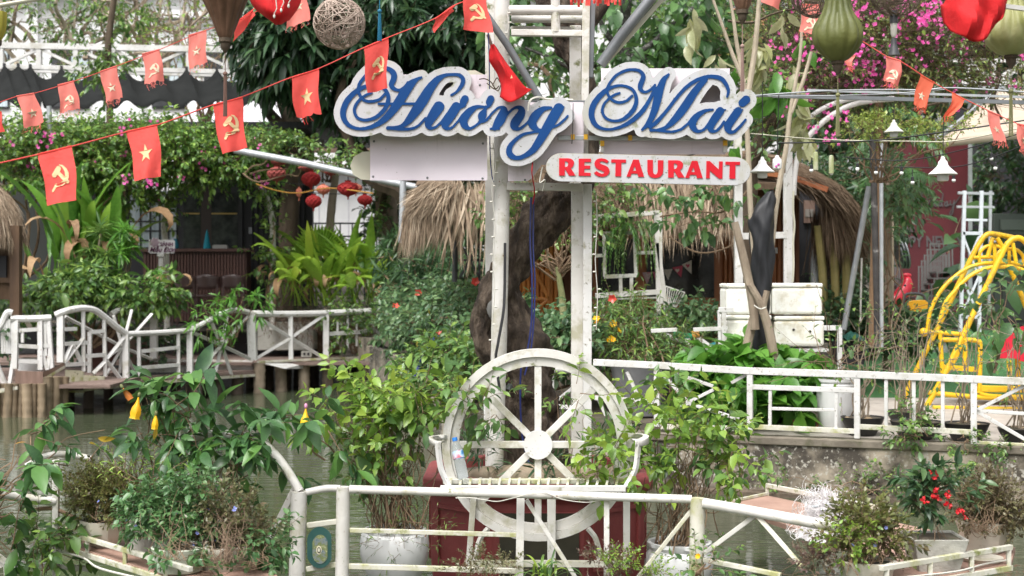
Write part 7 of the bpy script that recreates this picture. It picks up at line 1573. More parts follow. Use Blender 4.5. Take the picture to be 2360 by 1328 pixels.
pot('second grey tub half hidden by leaves behind the fence', 1570, 0, gz(14.8), 15.2, [(40, 0), (46, 4), (54, 100), (60, 112), (54, 112), (50, 104)], mat('grey_tub_b', [(.3, (.12, .12, .125)), (.7, (.2, .2, .2))], 3, .8))
# white roof truss and pleated awning above the left arbour
YQ = 29
o = thing('white_truss', 'white steel truss railing above the pleated awning on the left', 'truss', W(300, 180, YQ))
bars(o, [('chord', (-60, 104), (620, 117), .12), ('chord', (-60, 152), (620, 168), .09), ('chord', (-60, 161), (620, 176), .07)]+[('post', (x, 108), (x+.5, 160), .1) for x in (3, 90, 175, 262, 345, 435, 520, 600)]+[('diagonal', (a, 152), (b__, 116), .06) for a, b__ in ((5, 84), (175, 98), (262, 186), (345, 262), (350, 432), (520, 440), (525, 596))], ww, YQ)
o = thing('pleated_awning', 'dark grey pleated canvas awning sagging in scallops under the white truss', 'awning', W(280, 170, YQ))
M['canvas_dark'] = mat('dark_canvas', [(.3, (.012, .013, .013)), (.7, (.019, .02, .02))], 3, .9, spec=.1)
peaks = [(-60, 165), (10, 150), (42, 150), (70, 152), (142, 156), (215, 160), (288, 158), (360, 158), (430, 158), (500, 160), (570, 164), (622, 190)]
P = [[], [], []]
top = []
for (x0, y0), (x1, y1) in zip(peaks[:-1], peaks[1:]):
 for i in range(8):
  f = i/8; sag = min(30, (x1-x0)*.42)*math.sin(math.pi*f)**.8; top.append((x0+(x1-x0)*f, y0+(y1-y0)*f+sag))
rows_ = []
for v_ in np.linspace(0, 1, 9):
 row = []
 for i, (x, y) in enumerate(top):
  wav = 10*math.sin(2*math.pi*(i % 8)/8+.8)*v_; row.append(W(x+38*v_-8*v_*math.sin(i*.3), y*(1-v_)+(242-20*max(0, (x-560)/60)*0+wav)*v_, YQ-.1-1.6*v_))
 rows_.append(row)
mb = MB(); mb.grid(rows_); q = mb.build('canvas', M['canvas_dark'], o); q.modifiers.new('t', 'SOLIDIFY').thickness = .01
for i in range(1, len(peaks)-1): mb = MB(); mb.beam(W(peaks[i][0], peaks[i][1]-4, YQ-.14), W(peaks[i][0], peaks[i][1]+4, YQ-.14), .05); mb.build('clip', M['black'], o)
for x in (610, 640): pass
pole('cream_pole', 'cream pole crossing the top left corner', [(-40, 20, 9), (150, -14, 9)], .014, M['cream'])
pole('thin_grey_post', 'thin grey post rising from the bougainvillea on the left', [(113, 245, 25), (116, 330, 25)], .045, M['galv'])
# plants
G_ = {}
def LM(name, *cols, **k):
 k_ = 1.25 if name[:4] == 'leaf' and 'dry' not in name else 1; cols = [tuple(x*k_ for x in c) for c in cols]; n = len(cols); m = leaf_mat(name, [(i/(n-1) if n > 1 else 0, c) for i, c in enumerate(cols)], **k); G_[name] = m; return m
LM('leaf_boug', (.035, .075, .02), (.055, .12, .028), (.08, .17, .035), (.15, .25, .05), (.25, .38, .07))
LM('leaf_mango', (.014, .035, .018), (.02, .05, .024), (.028, .065, .03), (.04, .085, .035), (.07, .13, .05), rough=.33)
LM('leaf_mid', (.03, .07, .022), (.045, .1, .028), (.07, .145, .035), (.12, .2, .045), (.2, .3, .06))
LM('leaf_dark', (.014, .034, .016), (.022, .055, .024), (.035, .08, .03), (.05, .1, .035), (.08, .14, .05))
LM('leaf_cool', (.035, .08, .04), (.05, .11, .05), (.075, .14, .06), (.1, .17, .07), (.16, .25, .1))
LM('leaf_strap', (.04, .12, .02), (.06, .17, .025), (.1, .22, .03), (.17, .28, .04), trans=.35)
LM('leaf_strap_y', (.08, .17, .02), (.13, .25, .03), (.2, .32, .04), (.3, .36, .05), trans=.35)
LM('leaf_dry', (.2, .11, .05), (.3, .18, .09), (.36, .24, .13), (.16, .09, .045), rough=.8, trans=.15)
LM('leaf_bright', (.03, .095, .016), (.05, .145, .02), (.075, .2, .028), (.12, .27, .04), trans=.35)
LM('leaf_big', (.03, .07, .028), (.045, .1, .035), (.065, .14, .045), (.1, .2, .05), rough=.33, trans=.35)
LM('leaf_yell', (.06, .13, .025), (.1, .19, .03), (.16, .26, .04), (.26, .34, .055), trans=.35)
LM('leaf_olive', (.05, .06, .02), (.1, .105, .04), (.14, .15, .06), (.18, .17, .07))
LM('leaf_young', (.2, .22, .1), (.26, .27, .14), (.3, .3, .19), (.24, .27, .07), trans=.4)
LM('leaf_purple', (.06, .025, .03), (.1, .05, .05), (.12, .1, .06), (.08, .035, .04))
LM('leaf_allam', (.025, .065, .028), (.035, .09, .03), (.05, .12, .035), (.1, .22, .04), rough=.33)
LM('leaf_palm', (.03, .09, .02), (.045, .12, .028), (.07, .16, .035))
LM('petal_pink', (.76, .08, .38), (.84, .16, .47), (.9, .34, .6), trans=.4); LM('petal_red', (.45, .006, .012), (.6, .015, .02), trans=.2); LM('petal_yellow', (.8, .45, .01), (.85, .55, .02), trans=.3)
LM('petal_blue', (.2, .24, .62), (.3, .34, .75), trans=.3); LM('petal_hib', (.7, .06, .04), (.7, .1, .06), trans=.3)
LM('leaf_autumn', (.35, .22, .02), (.4, .3, .04), (.32, .12, .03), trans=.35)
tr = np.random.default_rng(77)
def TW(k=6, **a): return [twig(tr, **a) for _ in range(k)]
T_boug = TW(L=.42, n=11, leaf=.105, ang=60, curl=.5, r=.006)
T_mango = TW(L=.2, n=5, leaf=.3, ang=75, endw=10, r=.012, start=.5)
T_mid = TW(L=.3, n=9, leaf=.1, ang=55, curl=.4)
T_small = TW(L=.2, n=12, leaf=.04, ang=50, curl=.4, r=.0022)
T_smalls = TW(L=.11, n=10, leaf=.035, ang=50, curl=.4, r=.002)
T_tiny = TW(L=.075, n=11, leaf=.022, ang=48, curl=.4, r=.0016)
T_sparse = TW(L=.7, n=6, leaf=.06, ang=50, curl=.6, r=.005)
T_bare = TW(L=.6, n=3, leaf=.05, ang=50, curl=.5, r=.004, start=.6)
T_opp = TW(10, L=.2, n=4, leaf=.088, ang=65, whorl=2, curl=.4, r=.0028)
T_allam = TW(10, L=.24, n=2, leaf=.135, ang=72, whorl=4, curl=.3, r=.0045, endw=3, start=.35)
T_rosette = TW(L=.12, n=10, leaf=.24, ang=72, endw=12, r=.02, start=.1)
T_pinn = TW(L=.4, n=8, leaf=.13, ang=60, whorl=2, curl=.2, r=.004)
T_big = TW(L=.34, n=6, leaf=.15, ang=58, curl=.4, r=.004)
me_pink = flower_mesh('bougainvillea_bract', 3, .06, G_['petal_pink'], 1.0)
me_pinks = flower_mesh('bougainvillea_bract_small', 3, .042, G_['petal_pink'], 1.0)
def blossoms(o, me, blobs, n, seed, spread=.05, per=4, **k):
 rng = np.random.default_rng(seed); P, _ = in_blobs(blobs, n, rng, .35); m = max(1, n//per)
 Q = P[rng.integers(0, m, n)]+rng.normal(0, spread, (n, 3)); Q[:, 1] -= .5
 return put_flowers(o, me, Q, rng, **k)
def front(P, blobs=None): return P
# left bougainvillea over the arbour
for i, (nm, bl, n, nb) in enumerate((
 ('bougainvillea bush with few blossoms at the left end of the arbour', [B(40, 340, 25.2, 70, 50, .9), B(130, 335, 25.4, 60, 40, .9), B(70, 400, 25.2, 50, 40, .7)], 420, 40),
 ('bougainvillea bush with pink blossoms under the middle of the dark awning', [B(250, 345, 25.4, 90, 48, .9), B(300, 410, 25.3, 90, 45, .7), B(180, 380, 25.3, 60, 60, .7), B(345, 335, 25.4, 60, 40, .8)], 820, 90),
 ('bougainvillea growing over the white arch in front of the bar', [B(440, 355, 25.5, 80, 45, .9), B(530, 365, 25.6, 70, 38, .8), B(460, 400, 25.7, 70, 22, .6), B(600, 415, 26.1, 20, 28, .3), B(615, 470, 26.2, 8, 30, .2), B(378, 450, 26.2, 18, 50, .3), B(590, 345, 25.6, 50, 18, .5)], 760, 46))):
 o = plant('bougainvillea', nm, 'bougainvillea', bl, n, T_boug, 'ovate', G_['leaf_boug'], group='bougainvilleas', seed=20+i, up=.5, grav=.3, base=W([60, 200, 385][i], 640, 25.6), stems=[6, 6, 0][i], stem_r=.03)
 blossoms(o, me_pink, bl, nb, 40+i, .07)
# thin vines hanging round the arch post
plant('arch_vine', 'vine with pale leaves twisting round the right post of the flower arch', 'vine', [B(632, 540, 26.2, 14, 70, .15), B(640, 640, 26.2, 12, 50, .15), B(600, 590, 26.2, 20, 30, .15)], 60, T_mid, 'ovate', G_['leaf_mid'], seed=26, base=W(628, 700, 26.3), stems=4, stem_r=.02, stem_bend=.5)
plant('pipe_creeper', 'creeper with pink flowers running along the lantern pipe', 'creeper', [B(600, 335, 23, 60, 10, .3), B(700, 352, 23.2, 60, 8, .3), B(810, 378, 23.2, 60, 8, .3)], 110, T_mid, 'ovate', G_['leaf_mid'], seed=27, base=W(560, 400, 23.2), stems=3, stem_r=.015)
# mango tree
v = thing('mango_tree', 'big mango tree with drooping dark leaves left of the sign', 'tree', W(672, 620, 28.5))
trunk([(662, 800, 28.5, 28), (664, 640, 28.5, 22), (666, 520, 28.5, 21), (674, 420, 28.5, 23), (690, 340, 28.5, 34), (690, 305, 28.5, 36)], M['bark'], v, seed=2)
for pts in ([(690, 330, 28.5, 22), (655, 300, 28.5, 17), (625, 265, 28.5, 13), (600, 230, 28.5, 10), (560, 170, 28.5, 7)], [(688, 325, 28.5, 24), (672, 280, 28.5, 20), (655, 235, 28.5, 17), (640, 150, 28.5, 12), (640, 60, 28.5, 8)], [(695, 325, 28.5, 22), (715, 285, 28.5, 17), (722, 240, 28.5, 14), (745, 160, 28.5, 10), (790, 70, 28.5, 7)], [(700, 325, 28.5, 16), (735, 290, 28.5, 10), (755, 240, 28.5, 8), (800, 180, 28.5, 6), (880, 120, 28.5, 5)]):
 trunk(pts, M['bark_grey'], v, 'limb', n=10, jit=.05, seed=3)
MB_ = [B(690, 80, 26.5, 120, 100, 1.6), B(870, 60, 26.5, 150, 100, 1.8), B(1030, 90, 26.5, 110, 110, 1.5), B(640, 140, 26.5, 60, 50, 1), B(790, 190, 26.5, 90, 60, 1.0), B(960, 180, 26.5, 110, 80, 1.2), B(600, 90, 26.5, 60, 60, 1), B(820, 265, 26.5, 40, 30, .6)]
plant('mango_tree', None, None, MB_, 950, T_mango, 'lance', G_['leaf_mango'], M['bark'], root=v, seed=31, grav=.55, flat=.35, up=.1, shell=.5, nobj=120, scale=(1, 1.45))
# tree crown behind: dense dark mass so that little sky shows
plant('shade_tree', 'dense dark tree behind the mango tree and the sign posts', 'tree', [B(760, 30, 27, 200, 120, 2), B(960, 60, 27, 200, 130, 2), B(1080, 150, 26.5, 90, 110, 1.5)], 420, T_mango, 'lance', G_['leaf_dark'], M['bark'], seed=32, grav=.5, base=W(960, 620, 27), stems=6, stem_r=.14, scale=(1, 1.5))
# sparse tangled tree upper left
v = thing('tangled_tree', 'sparse tree of tangled bare branches at the upper left', 'tree', W(120, 480, 32)); rg = np.random.default_rng(50)
for i in range(30):
 a = W(rg.uniform(-40, 430), rg.uniform(110, 190), 32+rg.uniform(-.8, .8)); b_ = a+np.array((rg.normal(0, .9), rg.normal(0, .3), rg.uniform(.9, 2.3))); P = limb(a, b_, rg, 5, .35); mb = MB(); mb.tube(P, np.linspace(.06, .018, len(P)), 5); mb.build('branch', M['bark_pale'] if i % 2 else M['bark_grey'], v)
 for j in range(3):
  p = P[rg.integers(4, len(P))]; q = p+np.array((rg.normal(0, .6), rg.normal(0, .2), rg.uniform(-.1, .8))); Q = limb(p, q, rg, 4, .35); mb = MB(); mb.tube(Q, np.linspace(.025, .01, len(Q)), 4); mb.build('branch', M['bark_grey'], v)
plant('tangled_tree', None, None, [B(70, 40, 32, 110, 70, .8), B(250, 60, 32, 120, 80, .8), B(400, 40, 32, 60, 60, .8), B(90, 140, 32, 110, 35, .6), B(330, 130, 32, 100, 40, .6)], 230, TW(L=.5, n=7, leaf=.15, ang=60, curl=.5, r=.01), 'ellip', G_['leaf_mid'], M['bark_grey'], root=v, seed=51)
plant('yellow_sprig_tree', 'thin shrub with yellow flower sprigs beside the brown silk lantern', 'tree', [B(420, 70, 30, 60, 50, .6), B(560, 100, 30, 60, 50, .6), B(500, 130, 30, 80, 30, .5), B(560, 20, 30, 40, 40, .6)], 150, T_sparse, 'ovate', G_['leaf_yell'], seed=52, base=W(470, 320, 30), stems=12, stem_r=.03, scale=(1.2, 2.0))
v = plant('slender_tree', 'slender tree with compound leaves rising through the pleated awning', 'tree', [B(250, 20, 26, 50, 40, .5), B(300, 50, 26, 40, 40, .5), B(235, 110, 26, 40, 40, .4), B(260, 180, 26, 45, 30, .4), B(215, 175, 26, 35, 25, .3)], 60, T_pinn, 'ellip', G_['leaf_mid'], seed=53, base=W(252, 330, 26), nobj=60, grav=.4)
trunk([(253, 340, 26, 8), (252, 200, 26, 8), (250, 100, 26, 8), (262, 0, 26, 7), (268, -60, 26, 6)], M['bark'], v, n=8)
plant('annex_shrub', 'thin yellow flowered branches in front of the sloping grey roof', 'shrub', [B(780, 300, 30, 70, 30, .5), B(830, 320, 30, 40, 25, .4), B(860, 250, 30, 40, 40, .4)], 60, T_sparse, 'ovate', G_['leaf_yell'], seed=54, base=W(760, 420, 30), stems=10, stem_r=.02)
for k, (pts, lb) in enumerate((([(758, 760, 29, 10), (760, 540, 29, 9), (765, 470, 29, 10), (772, 420, 29, 9), (775, 390, 29, 7)], 'thin pale trunk standing between the red lanterns'), ([(902, 790, 28, 24), (900, 640, 28, 20), (895, 540, 28, 24), (888, 450, 28, 28), (885, 400, 28, 28)], 'stout rough trunk with green shoots left of the grey post'))):
 v = thing('bare_trunk', lb, 'tree', W(pts[0][0], pts[0][1], pts[0][2])); trunk(pts, M['bark_pale'] if k == 0 else M['bark_grey'], v, n=10, jit=.06, seed=6+k)
 if k: plant('bare_trunk', None, None, [B(885, 500, 27.4, 28, 60, .3), B(900, 440, 27.4, 26, 30, .3), B(850, 520, 27, 30, 20, .3)], 40, T_mid, 'ovate', G_['leaf_mid'], root=v, seed=58)
# strap leaved clumps
def strap(parent, base, az, L, w, rise, droop, m, rng, name='leaf', petiole=.3):
 """one long arching leaf with a folded blade"""
 n = 11; d = np.array((math.cos(az), math.sin(az), 0)); s = np.array((-math.sin(az), math.cos(az), 0)); el = math.radians(rise); p = np.array(base, float); ds = L/(n-1); C = [p.copy()]; els = [el]
 for i in range(1, n):
  el -= droop*(i/n)**1.5/n*2.2; p = p+ds*(d*math.cos(el)+np.array((0, 0, 1))*math.sin(el)); C.append(p.copy()); els.append(el)
 tw_ = rng.normal(0, .35); V = []
 for i in range(n):
  t = i/(n-1); hw = w/2*(.12+.0*t if t < petiole else max(.02, math.sin(math.pi*((t-petiole)/(1-petiole))**.75)**.8)); upv = -d*math.sin(els[i])+np.array((0, 0, 1))*math.cos(els[i])
  sd = s*math.cos(tw_*t)+upv*math.sin(tw_*t); wv = .06*w*math.sin(7*t+az)
  V += [C[i]-sd*hw+upv*(hw*.35+wv), C[i], C[i]+sd*hw+upv*(hw*.35-wv)]
 F = [(3*i+k, 3*i+k+1, 3*i+k+4, 3*i+k+3) for i in range(n-1) for k in (0, 1)]
 mb = MB(); mb.add(V, F); return mb.build(name, m, parent, smooth=80)
def strap_clump(label, base, n, Lr, wr, m, seed, name='strap_leaf_plant', dry=0, rise=(45, 88), droop=(.5, 2.2), spread=.35, front_bias=0, petiole=.3):
 rng = np.random.default_rng(seed); o = thing(name, label, 'plant', base)
 for i in range(n):
  az = rng.uniform(0, 2*math.pi); b_ = np.array(base)+np.array((rng.normal(0, spread), rng.normal(0, spread*.6), 0))
  strap(o, b_, az, rng.uniform(*Lr), rng.uniform(*wr), rng.uniform(*rise), rng.uniform(*droop), m, rng, petiole=petiole)
 for i in range(dry):
  az = rng.uniform(math.pi, 2*math.pi); b_ = np.array(base)+np.array((rng.normal(0, spread), rng.normal(0, spread*.6), rng.uniform(.1, .5)*Lr[0])); strap(o, b_, az, Lr[0]*rng.uniform(.5, .9), wr[0]*rng.uniform(.8, 1.2), rng.uniform(20, 70), rng.uniform(3, 5), G_['leaf_dry'], rng, 'dry_leaf')
 return o
strap_clump('tall dark green strap leaved clump beside the thatched kiosk', W(150, 680, 24.3), 26, (1.6, 2.9), (.17, .3), G_['leaf_strap'], 61, dry=7, spread=.3, rise=(62, 90), droop=(.2, 1.1))
strap_clump('strap leaved clump leaning right above the hall sign', W(235, 640, 24.8), 18, (1.5, 2.3), (.17, .27), G_['leaf_strap'], 62, dry=3, rise=(45, 80), spread=.25, droop=(.2, 1.2))
strap_clump('low strap leaved clump drooping in front of the bar chairs', W(345, 690, 24.0), 9, (.8, 1.2), (.11, .17), G_['leaf_strap'], 63, dry=4, rise=(30, 70), spread=.2)
strap_clump('large yellow green strap leaved clump at the right end of the deck', W(765, 705, 26.6), 70, (1.1, 2.0), (.14, .25), G_['leaf_strap_y'], 64, dry=20, spread=.5, droop=(.4, 2.0))
strap_clump('dark green strap leaved clump behind the yellow green one', W(830, 690, 27.2), 26, (.9, 1.7), (.12, .2), G_['leaf_strap'], 65, spread=.4)
strap_clump('small strap leaved clump beside the right post of the flower arch', W(680, 680, 26.0), 16, (.7, 1.1), (.1, .17), G_['leaf_strap_y'], 66, dry=3, rise=(20, 70), spread=.25)
# fan palm leaf
o = thing('fan_palm', 'fan palm with one broad round leaf above the strap leaved clump', 'palm', W(735, 640, 27)); c0 = W(738, 590, 27); mb = MB()
for i in range(30):
 a0 = math.radians(-15+i*7); a1 = math.radians(-15+(i+1)*7); am = (a0+a1)/2; r_ = .62; q = lambda a, r, y: c0+np.array((r*math.cos(a), y, r*math.sin(a)))
 mb.add([c0, q(a0, r_*.8, .0), q(am, r_*.8, -.05), q(am, r_*(1.0), .03), q(a1, r_*.8, 0)], [(0, 1, 2), (0, 2, 4), (1, 3, 2), (2, 3, 4)])
mb.build('fan_leaf', G_['leaf_strap_y'], o, smooth=0); mb = MB(); mb.tube([c0, c0+(.03, .1, -.6)], .02, 6); mb.build('stalk', M['twig_green'], o)
# dracaena
rg = np.random.default_rng(70)
for lb, heads, base in (('dracaena with spiky striped leaf heads, taller one behind the hall sign', [(232, 545), (215, 590), (250, 600), (225, 630), (205, 640), (245, 650)], W(232, 700, 23.8)), ('dracaena with spiky light green leaf heads left of the hall sign', [(282, 545), (300, 575), (275, 590), (262, 660)], W(280, 700, 23.9))):
 o = thing('dracaena', lb, 'plant', base, 'dracaenas')
 P = np.array([W(a+rg.normal(0, 5), b_+rg.normal(0, 5), 23.6+rg.uniform(-.3, .3)) for a, b_ in heads for _ in range(3)]); D = unit(rg.normal(0, .35, (len(P), 3))+np.array((0, -.2, 1)))
 L, SV, ST = scatter(T_rosette, P, D, rg.uniform(.8, 1.2, len(P)), rg, .35, .3); L2, _, _ = scatter(T_rosette, P, D, rg.uniform(.8, 1.2, len(P)), rg, .6, .3)
 emit_leaves(o, 'narrow', G_['leaf_mid'] if 'taller' in lb else G_['leaf_bright'], np.concatenate([L, L2]), 60)
 for p in P[::3]: Q = limb(base, p, rg, 4, .15); mb = MB(); mb.tube(Q, .02, 5); mb.build('stem', M['bark_grey'], o)
# foliage along the left fence
o = plant('fence_shrub', 'leafy shrub spilling over the left end of the deck fence', 'shrub', [B(60, 690, 22.4, 40, 15, .5), B(150, 680, 22.6, 60, 20, .5), B(250, 690, 23, 70, 15, .5), B(340, 690, 23.2, 50, 15, .5), B(190, 655, 23, 80, 15, .5), B(385, 670, 23.4, 15, 30, .4)], 330, TW(L=.26, n=6, leaf=.15, ang=62, curl=.4, endw=4), 'ellip', G_['leaf_mid'], seed=71, base=W(200, 800, 23), stems=14, stem_r=.03, grav=.4, nobj=150)
plant('fence_vine', 'fresh green vine sprigs climbing over the raised part of the deck fence', 'vine', [B(490, 728, 23.2, 25, 10, .2), B(560, 712, 23.8, 35, 10, .2), B(465, 758, 23, 15, 10, .1), B(555, 768, 23.6, 15, 12, .1), B(535, 682, 24, 35, 8, .2), B(605, 705, 24.4, 25, 8, .2)], 34, TW(L=.2, n=5, leaf=.17, ang=70, endw=8), 'lance', G_['leaf_bright'], seed=72, base=W(520, 800, 24), stems=10, stem_r=.015, grav=.5, nobj=120)
plant('fence_vine', 'thin leafed vine hanging through the rails at the right end of the deck', 'vine', [B(800, 760, 25.6, 60, 35, .3), B(860, 745, 25.8, 30, 40, .3), B(830, 720, 25.8, 60, 18, .3)], 90, T_mid, 'ovate', G_['leaf_mid'], seed=73, base=W(820, 812, 25.8), stems=14, stem_r=.012, stem_bend=.5)
plant('deck_shrub', 'shrub between the hoop and the spokes of the deck fence', 'shrub', [B(185, 775, 23.2, 40, 35, .4), B(330, 800, 24.6, 30, 25, .3), B(385, 800, 24.6, 30, 25, .3), B(20, 790, 20.8, 18, 30, .2), B(300, 745, 24.6, 40, 25, .3)], 120, T_mid, 'ovate', G_['leaf_dark'], seed=74, base=W(250, 840, 24), grav=.4)
plant('purple_heart', 'purple leaved plant trailing over the grey planter', 'plant', [B(705, 755, 26.2, 28, 28, .3), B(660, 735, 26.3, 50, 8, .2)], 90, T_mid, 'narrow', G_['leaf_purple'], seed=75, base=W(700, 790, 26.4))
plant('planter_grass', 'dark leaved plants in the pots behind the deck fence', 'plant', [B(800, 720, 27, 80, 30, .4), B(690, 710, 27, 60, 30, .4)], 130, T_mid, 'lance', G_['leaf_dark'], seed=76, base=W(740, 780, 27))
# shrubs between the deck and the trunk
plant('dark_bush', 'dark spiky bush in the shade under the hanging thatch', 'bush', [B(950, 590, 23, 70, 50, .8), B(1010, 640, 22, 80, 60, .8), B(930, 670, 22.5, 50, 50, .7), B(1080, 650, 21, 50, 60, .6)], 260, T_rosette, 'narrow', G_['leaf_dark'], seed=80, base=W(980, 760, 22), stems=12, stem_r=.04, grav=.3)
o = plant('hibiscus_bush', 'wide grey green hibiscus bush with a few red flowers right of the deck', 'bush', [B(950, 760, 20.5, 60, 50, .7), B(1030, 740, 19.5, 80, 60, .8), B(990, 700, 20.5, 70, 40, .6), B(1090, 780, 17.5, 40, 50, .5), B(1080, 710, 18.5, 40, 50, .5), B(930, 720, 21.5, 30, 50, .5)], 780, T_mid, 'ovate', G_['leaf_cool'], seed=81, base=W(1010, 850, 20), stems=22, stem_r=.025, grav=.35, flat=.35)
me_hib = flower_mesh('hibiscus_flower', 5, .062, G_['petal_hib'], .4)
put_flowers(o, me_hib, np.array([W(912, 708, 20), W(966, 675, 20), W(1095, 650, 18), W(1010, 770, 18.5)]), rg, 'flower')
put_mats('yellow_leaf', tm_mesh('ovate', G_['leaf_autumn']), leaf_frames(np.array([W(988, 708, 19), W(999, 775, 18), W(963, 785, 18.5), W(1100, 690, 17)]), np.array([(0, -.2, -1.), (.3, -.3, -.8), (-.3, -.2, -1), (.1, -.1, -1)]), np.array([.13, .1, .09, .12]), rg, 0), o)
plant('bank_bush', 'bright leaved bush spilling over the bank left of the wheel', 'bush', [B(1060, 830, 15.5, 60, 30, .5), B(990, 850, 16, 50, 30, .5), B(1100, 860, 14.8, 30, 40, .3)], 260, T_mid, 'ovate', G_['leaf_mid'], seed=82, base=W(1050, 900, 15.5), stems=12, stem_r=.02, grav=.35)
cable('blue hose curving down the bank into the bush', [(1020, 778, 16), (1005, 780, 16), (985, 800, 15.8), (965, 850, 15.6), (945, 900, 15.4)], .03, M['blue_cable'], 'hose', name='hose')
# in front of the hut
plant('gate_shrub', 'dark leafy shrub at the foot of the bamboo door', 'shrub', [B(1215, 805, 15.5, 60, 30, .5), B(1280, 790, 15.5, 55, 30, .5), B(1320, 790, 15, 35, 45, .4), B(1190, 760, 16, 25, 40, .3)], 430, T_mid, 'ovate', G_['leaf_cool'], seed=83, base=W(1260, 880, 15.4), stems=14, stem_r=.02, grav=.35)
v = thing('mossy_sapling', 'small mossy trunked tree with bare upturned twigs beside the right sign post', 'tree', W(1300, 830, 15.2)); trunk([(1302, 840, 15.2, 10), (1300, 760, 15.2, 9), (1296, 690, 15.2, 8), (1288, 640, 15.2, 7), (1284, 615, 15.2, 6)], mat('mossy_bark', [(.3, (.12, .14, .05)), (.7, (.25, .24, .12))], 8, .9, bump=.5), v, n=9, jit=.05)
rg = np.random.default_rng(84)
for i in range(26):
 a = W(1285+rg.normal(0, 3), 620+rg.uniform(-10, 30), 15.2); q = W(1285+rg.normal(0, 55), rg.uniform(500, 610), 15.2+rg.normal(0, .2)); Q = limb(a, q, rg, 4, .2); mb = MB(); mb.tube(Q, np.linspace(.014, .004, len(Q)), 4); mb.build('twig', M['twig'], v)
plant('mossy_sapling', None, None, [B(1290, 500, 15.2, 40, 40, .3), B(1250, 560, 15.2, 30, 20, .2), B(1310, 460, 15.2, 25, 30, .2)], 50, T_small, 'ovate', G_['leaf_mid'], root=v, seed=85, scale=(1, 1.7))
plant('eave_creeper', 'sparse creeper hanging from the hut eaves behind the sign posts', 'creeper', [B(1195, 480, 16.5, 35, 45, .3), B(1190, 540, 16.5, 30, 30, .2), B(1330, 470, 16.5, 25, 40, .3), B(1400, 455, 16.5, 45, 25, .3), B(1430, 480, 16.5, 50, 20, .3), B(1185, 500, 16.2, 35, 60, .3), B(1320, 520, 16.2, 25, 50, .3)], 260, TW(L=.4, n=8, leaf=.08, ang=60, curl=.6), 'ovate', G_['leaf_mid'], seed=86, base=W(1300, 430, 17), stems=16, stem_r=.01, stem_bend=.5, grav=.5)
plant('eave_creeper', 'dark big leaved creeper under the right end of the RESTAURANT board', 'creeper', [B(1545, 450, 15.5, 40, 20, .2), B(1600, 470, 15.5, 50, 25, .2), B(1690, 450, 15.5, 30, 30, .2), B(1560, 520, 15.8, 40, 15, .2), B(1640, 530, 15.8, 40, 30, .2)], 34, T_big, 'broad', G_['leaf_big'], seed=87, base=W(1640, 430, 15.8), stems=5, stem_r=.008, stem_bend=.5, grav=.6, nobj=90)
cable('bare vine looping from the trellis to the white arch', [(1521, 500, 16), (1600, 488, 16), (1660, 490, 16), (1700, 465, 16), (1722, 440, 16)], .012, M['twig'], 'vine', name='vine'); cable('long thin vine sagging below the hut eaves', [(1540, 545, 16.2), (1600, 580, 16.2), (1650, 580, 16.2), (1700, 560, 16.2)], .01, M['twig'], 'vine', name='vine')
def frond(parent, pts, n, ll, m, rng, wl=.12, name='frond', ang=60, r=.008, droopl=.3):
 """a feather leaf: rachis through points, leaflets on both sides"""
 C = spline(np.array(pts, float), 6); seg = np.linspace(0, len(C)-1.001, n); P, D, S = [], [], []
 for k, t in enumerate(seg):
  i = int(t); f = t-i; p = C[i]*(1-f)+C[i+1]*f; ax = unit(C[i+1]-C[i]); sd = unit(np.cross(ax, (0, 0, 1))+1e-6); u_ = np.cross(sd, ax); tt = k/(n-1)
  for s in (-1, 1):
   a = math.radians(ang*(1-.4*tt)); P.append(p); D.append(ax*math.cos(a)+sd*s*math.sin(a)+u_*.15-np.array((0, 0, droopl*rng.uniform(.4, 1.3)))); S.append(ll*math.sin(math.pi*(.12+.83*tt))**.7*rng.uniform(.9, 1.1))
 P, D, S = np.array(P), np.array(D), np.array(S); A = frames(P, D, np.tile((0, 0, 1.), (len(P), 1))+rng.normal(0, .25, (len(P), 3))); A[:, :3, 0] *= S[:, None]; A[:, :3, 1] *= (S*wl/.13)[:, None]; A[:, :3, 2] *= S[:, None]
 V, T = merge(TM['narrow'], A); mb = MB(); mb.tube(C, np.linspace(r, r*.3, len(C)), 4); rv = np.array(mb.v); rt = np.array([(f[0], f[1], f[2]) for f in mb.f if len(f) == 4]+[(f[0], f[2], f[3]) for f in mb.f if len(f) == 4])
 V = np.concatenate([V, rv]); T = np.concatenate([T, rt+len(V)-len(rv)]); return link(name, np_mesh(name, V-wloc(parent), T, m), parent)
rg = np.random.default_rng(90)
o = thing('fern', 'fern hanging inside the white trellis frame', 'fern', W(1440, 545, YF-.1))
for i in range(22):
 az = rg.uniform(0, 6.28); L = rg.uniform(.3, .55); c0 = W(1440+rg.normal(0, 18), 540+rg.normal(0, 8), YF); d = np.array((math.cos(az)*.6, -abs(math.sin(az))*.4, 0)); frond(o, [c0, c0+d*L*.5+(0, 0, .1), c0+d*L+(0, 0, -.1), c0+d*L*1.15+(0, 0, -L*1.1)], 26, .07, G_['leaf_mid'] if i % 3 else G_['leaf_bright'], rg, .2, r=.004)
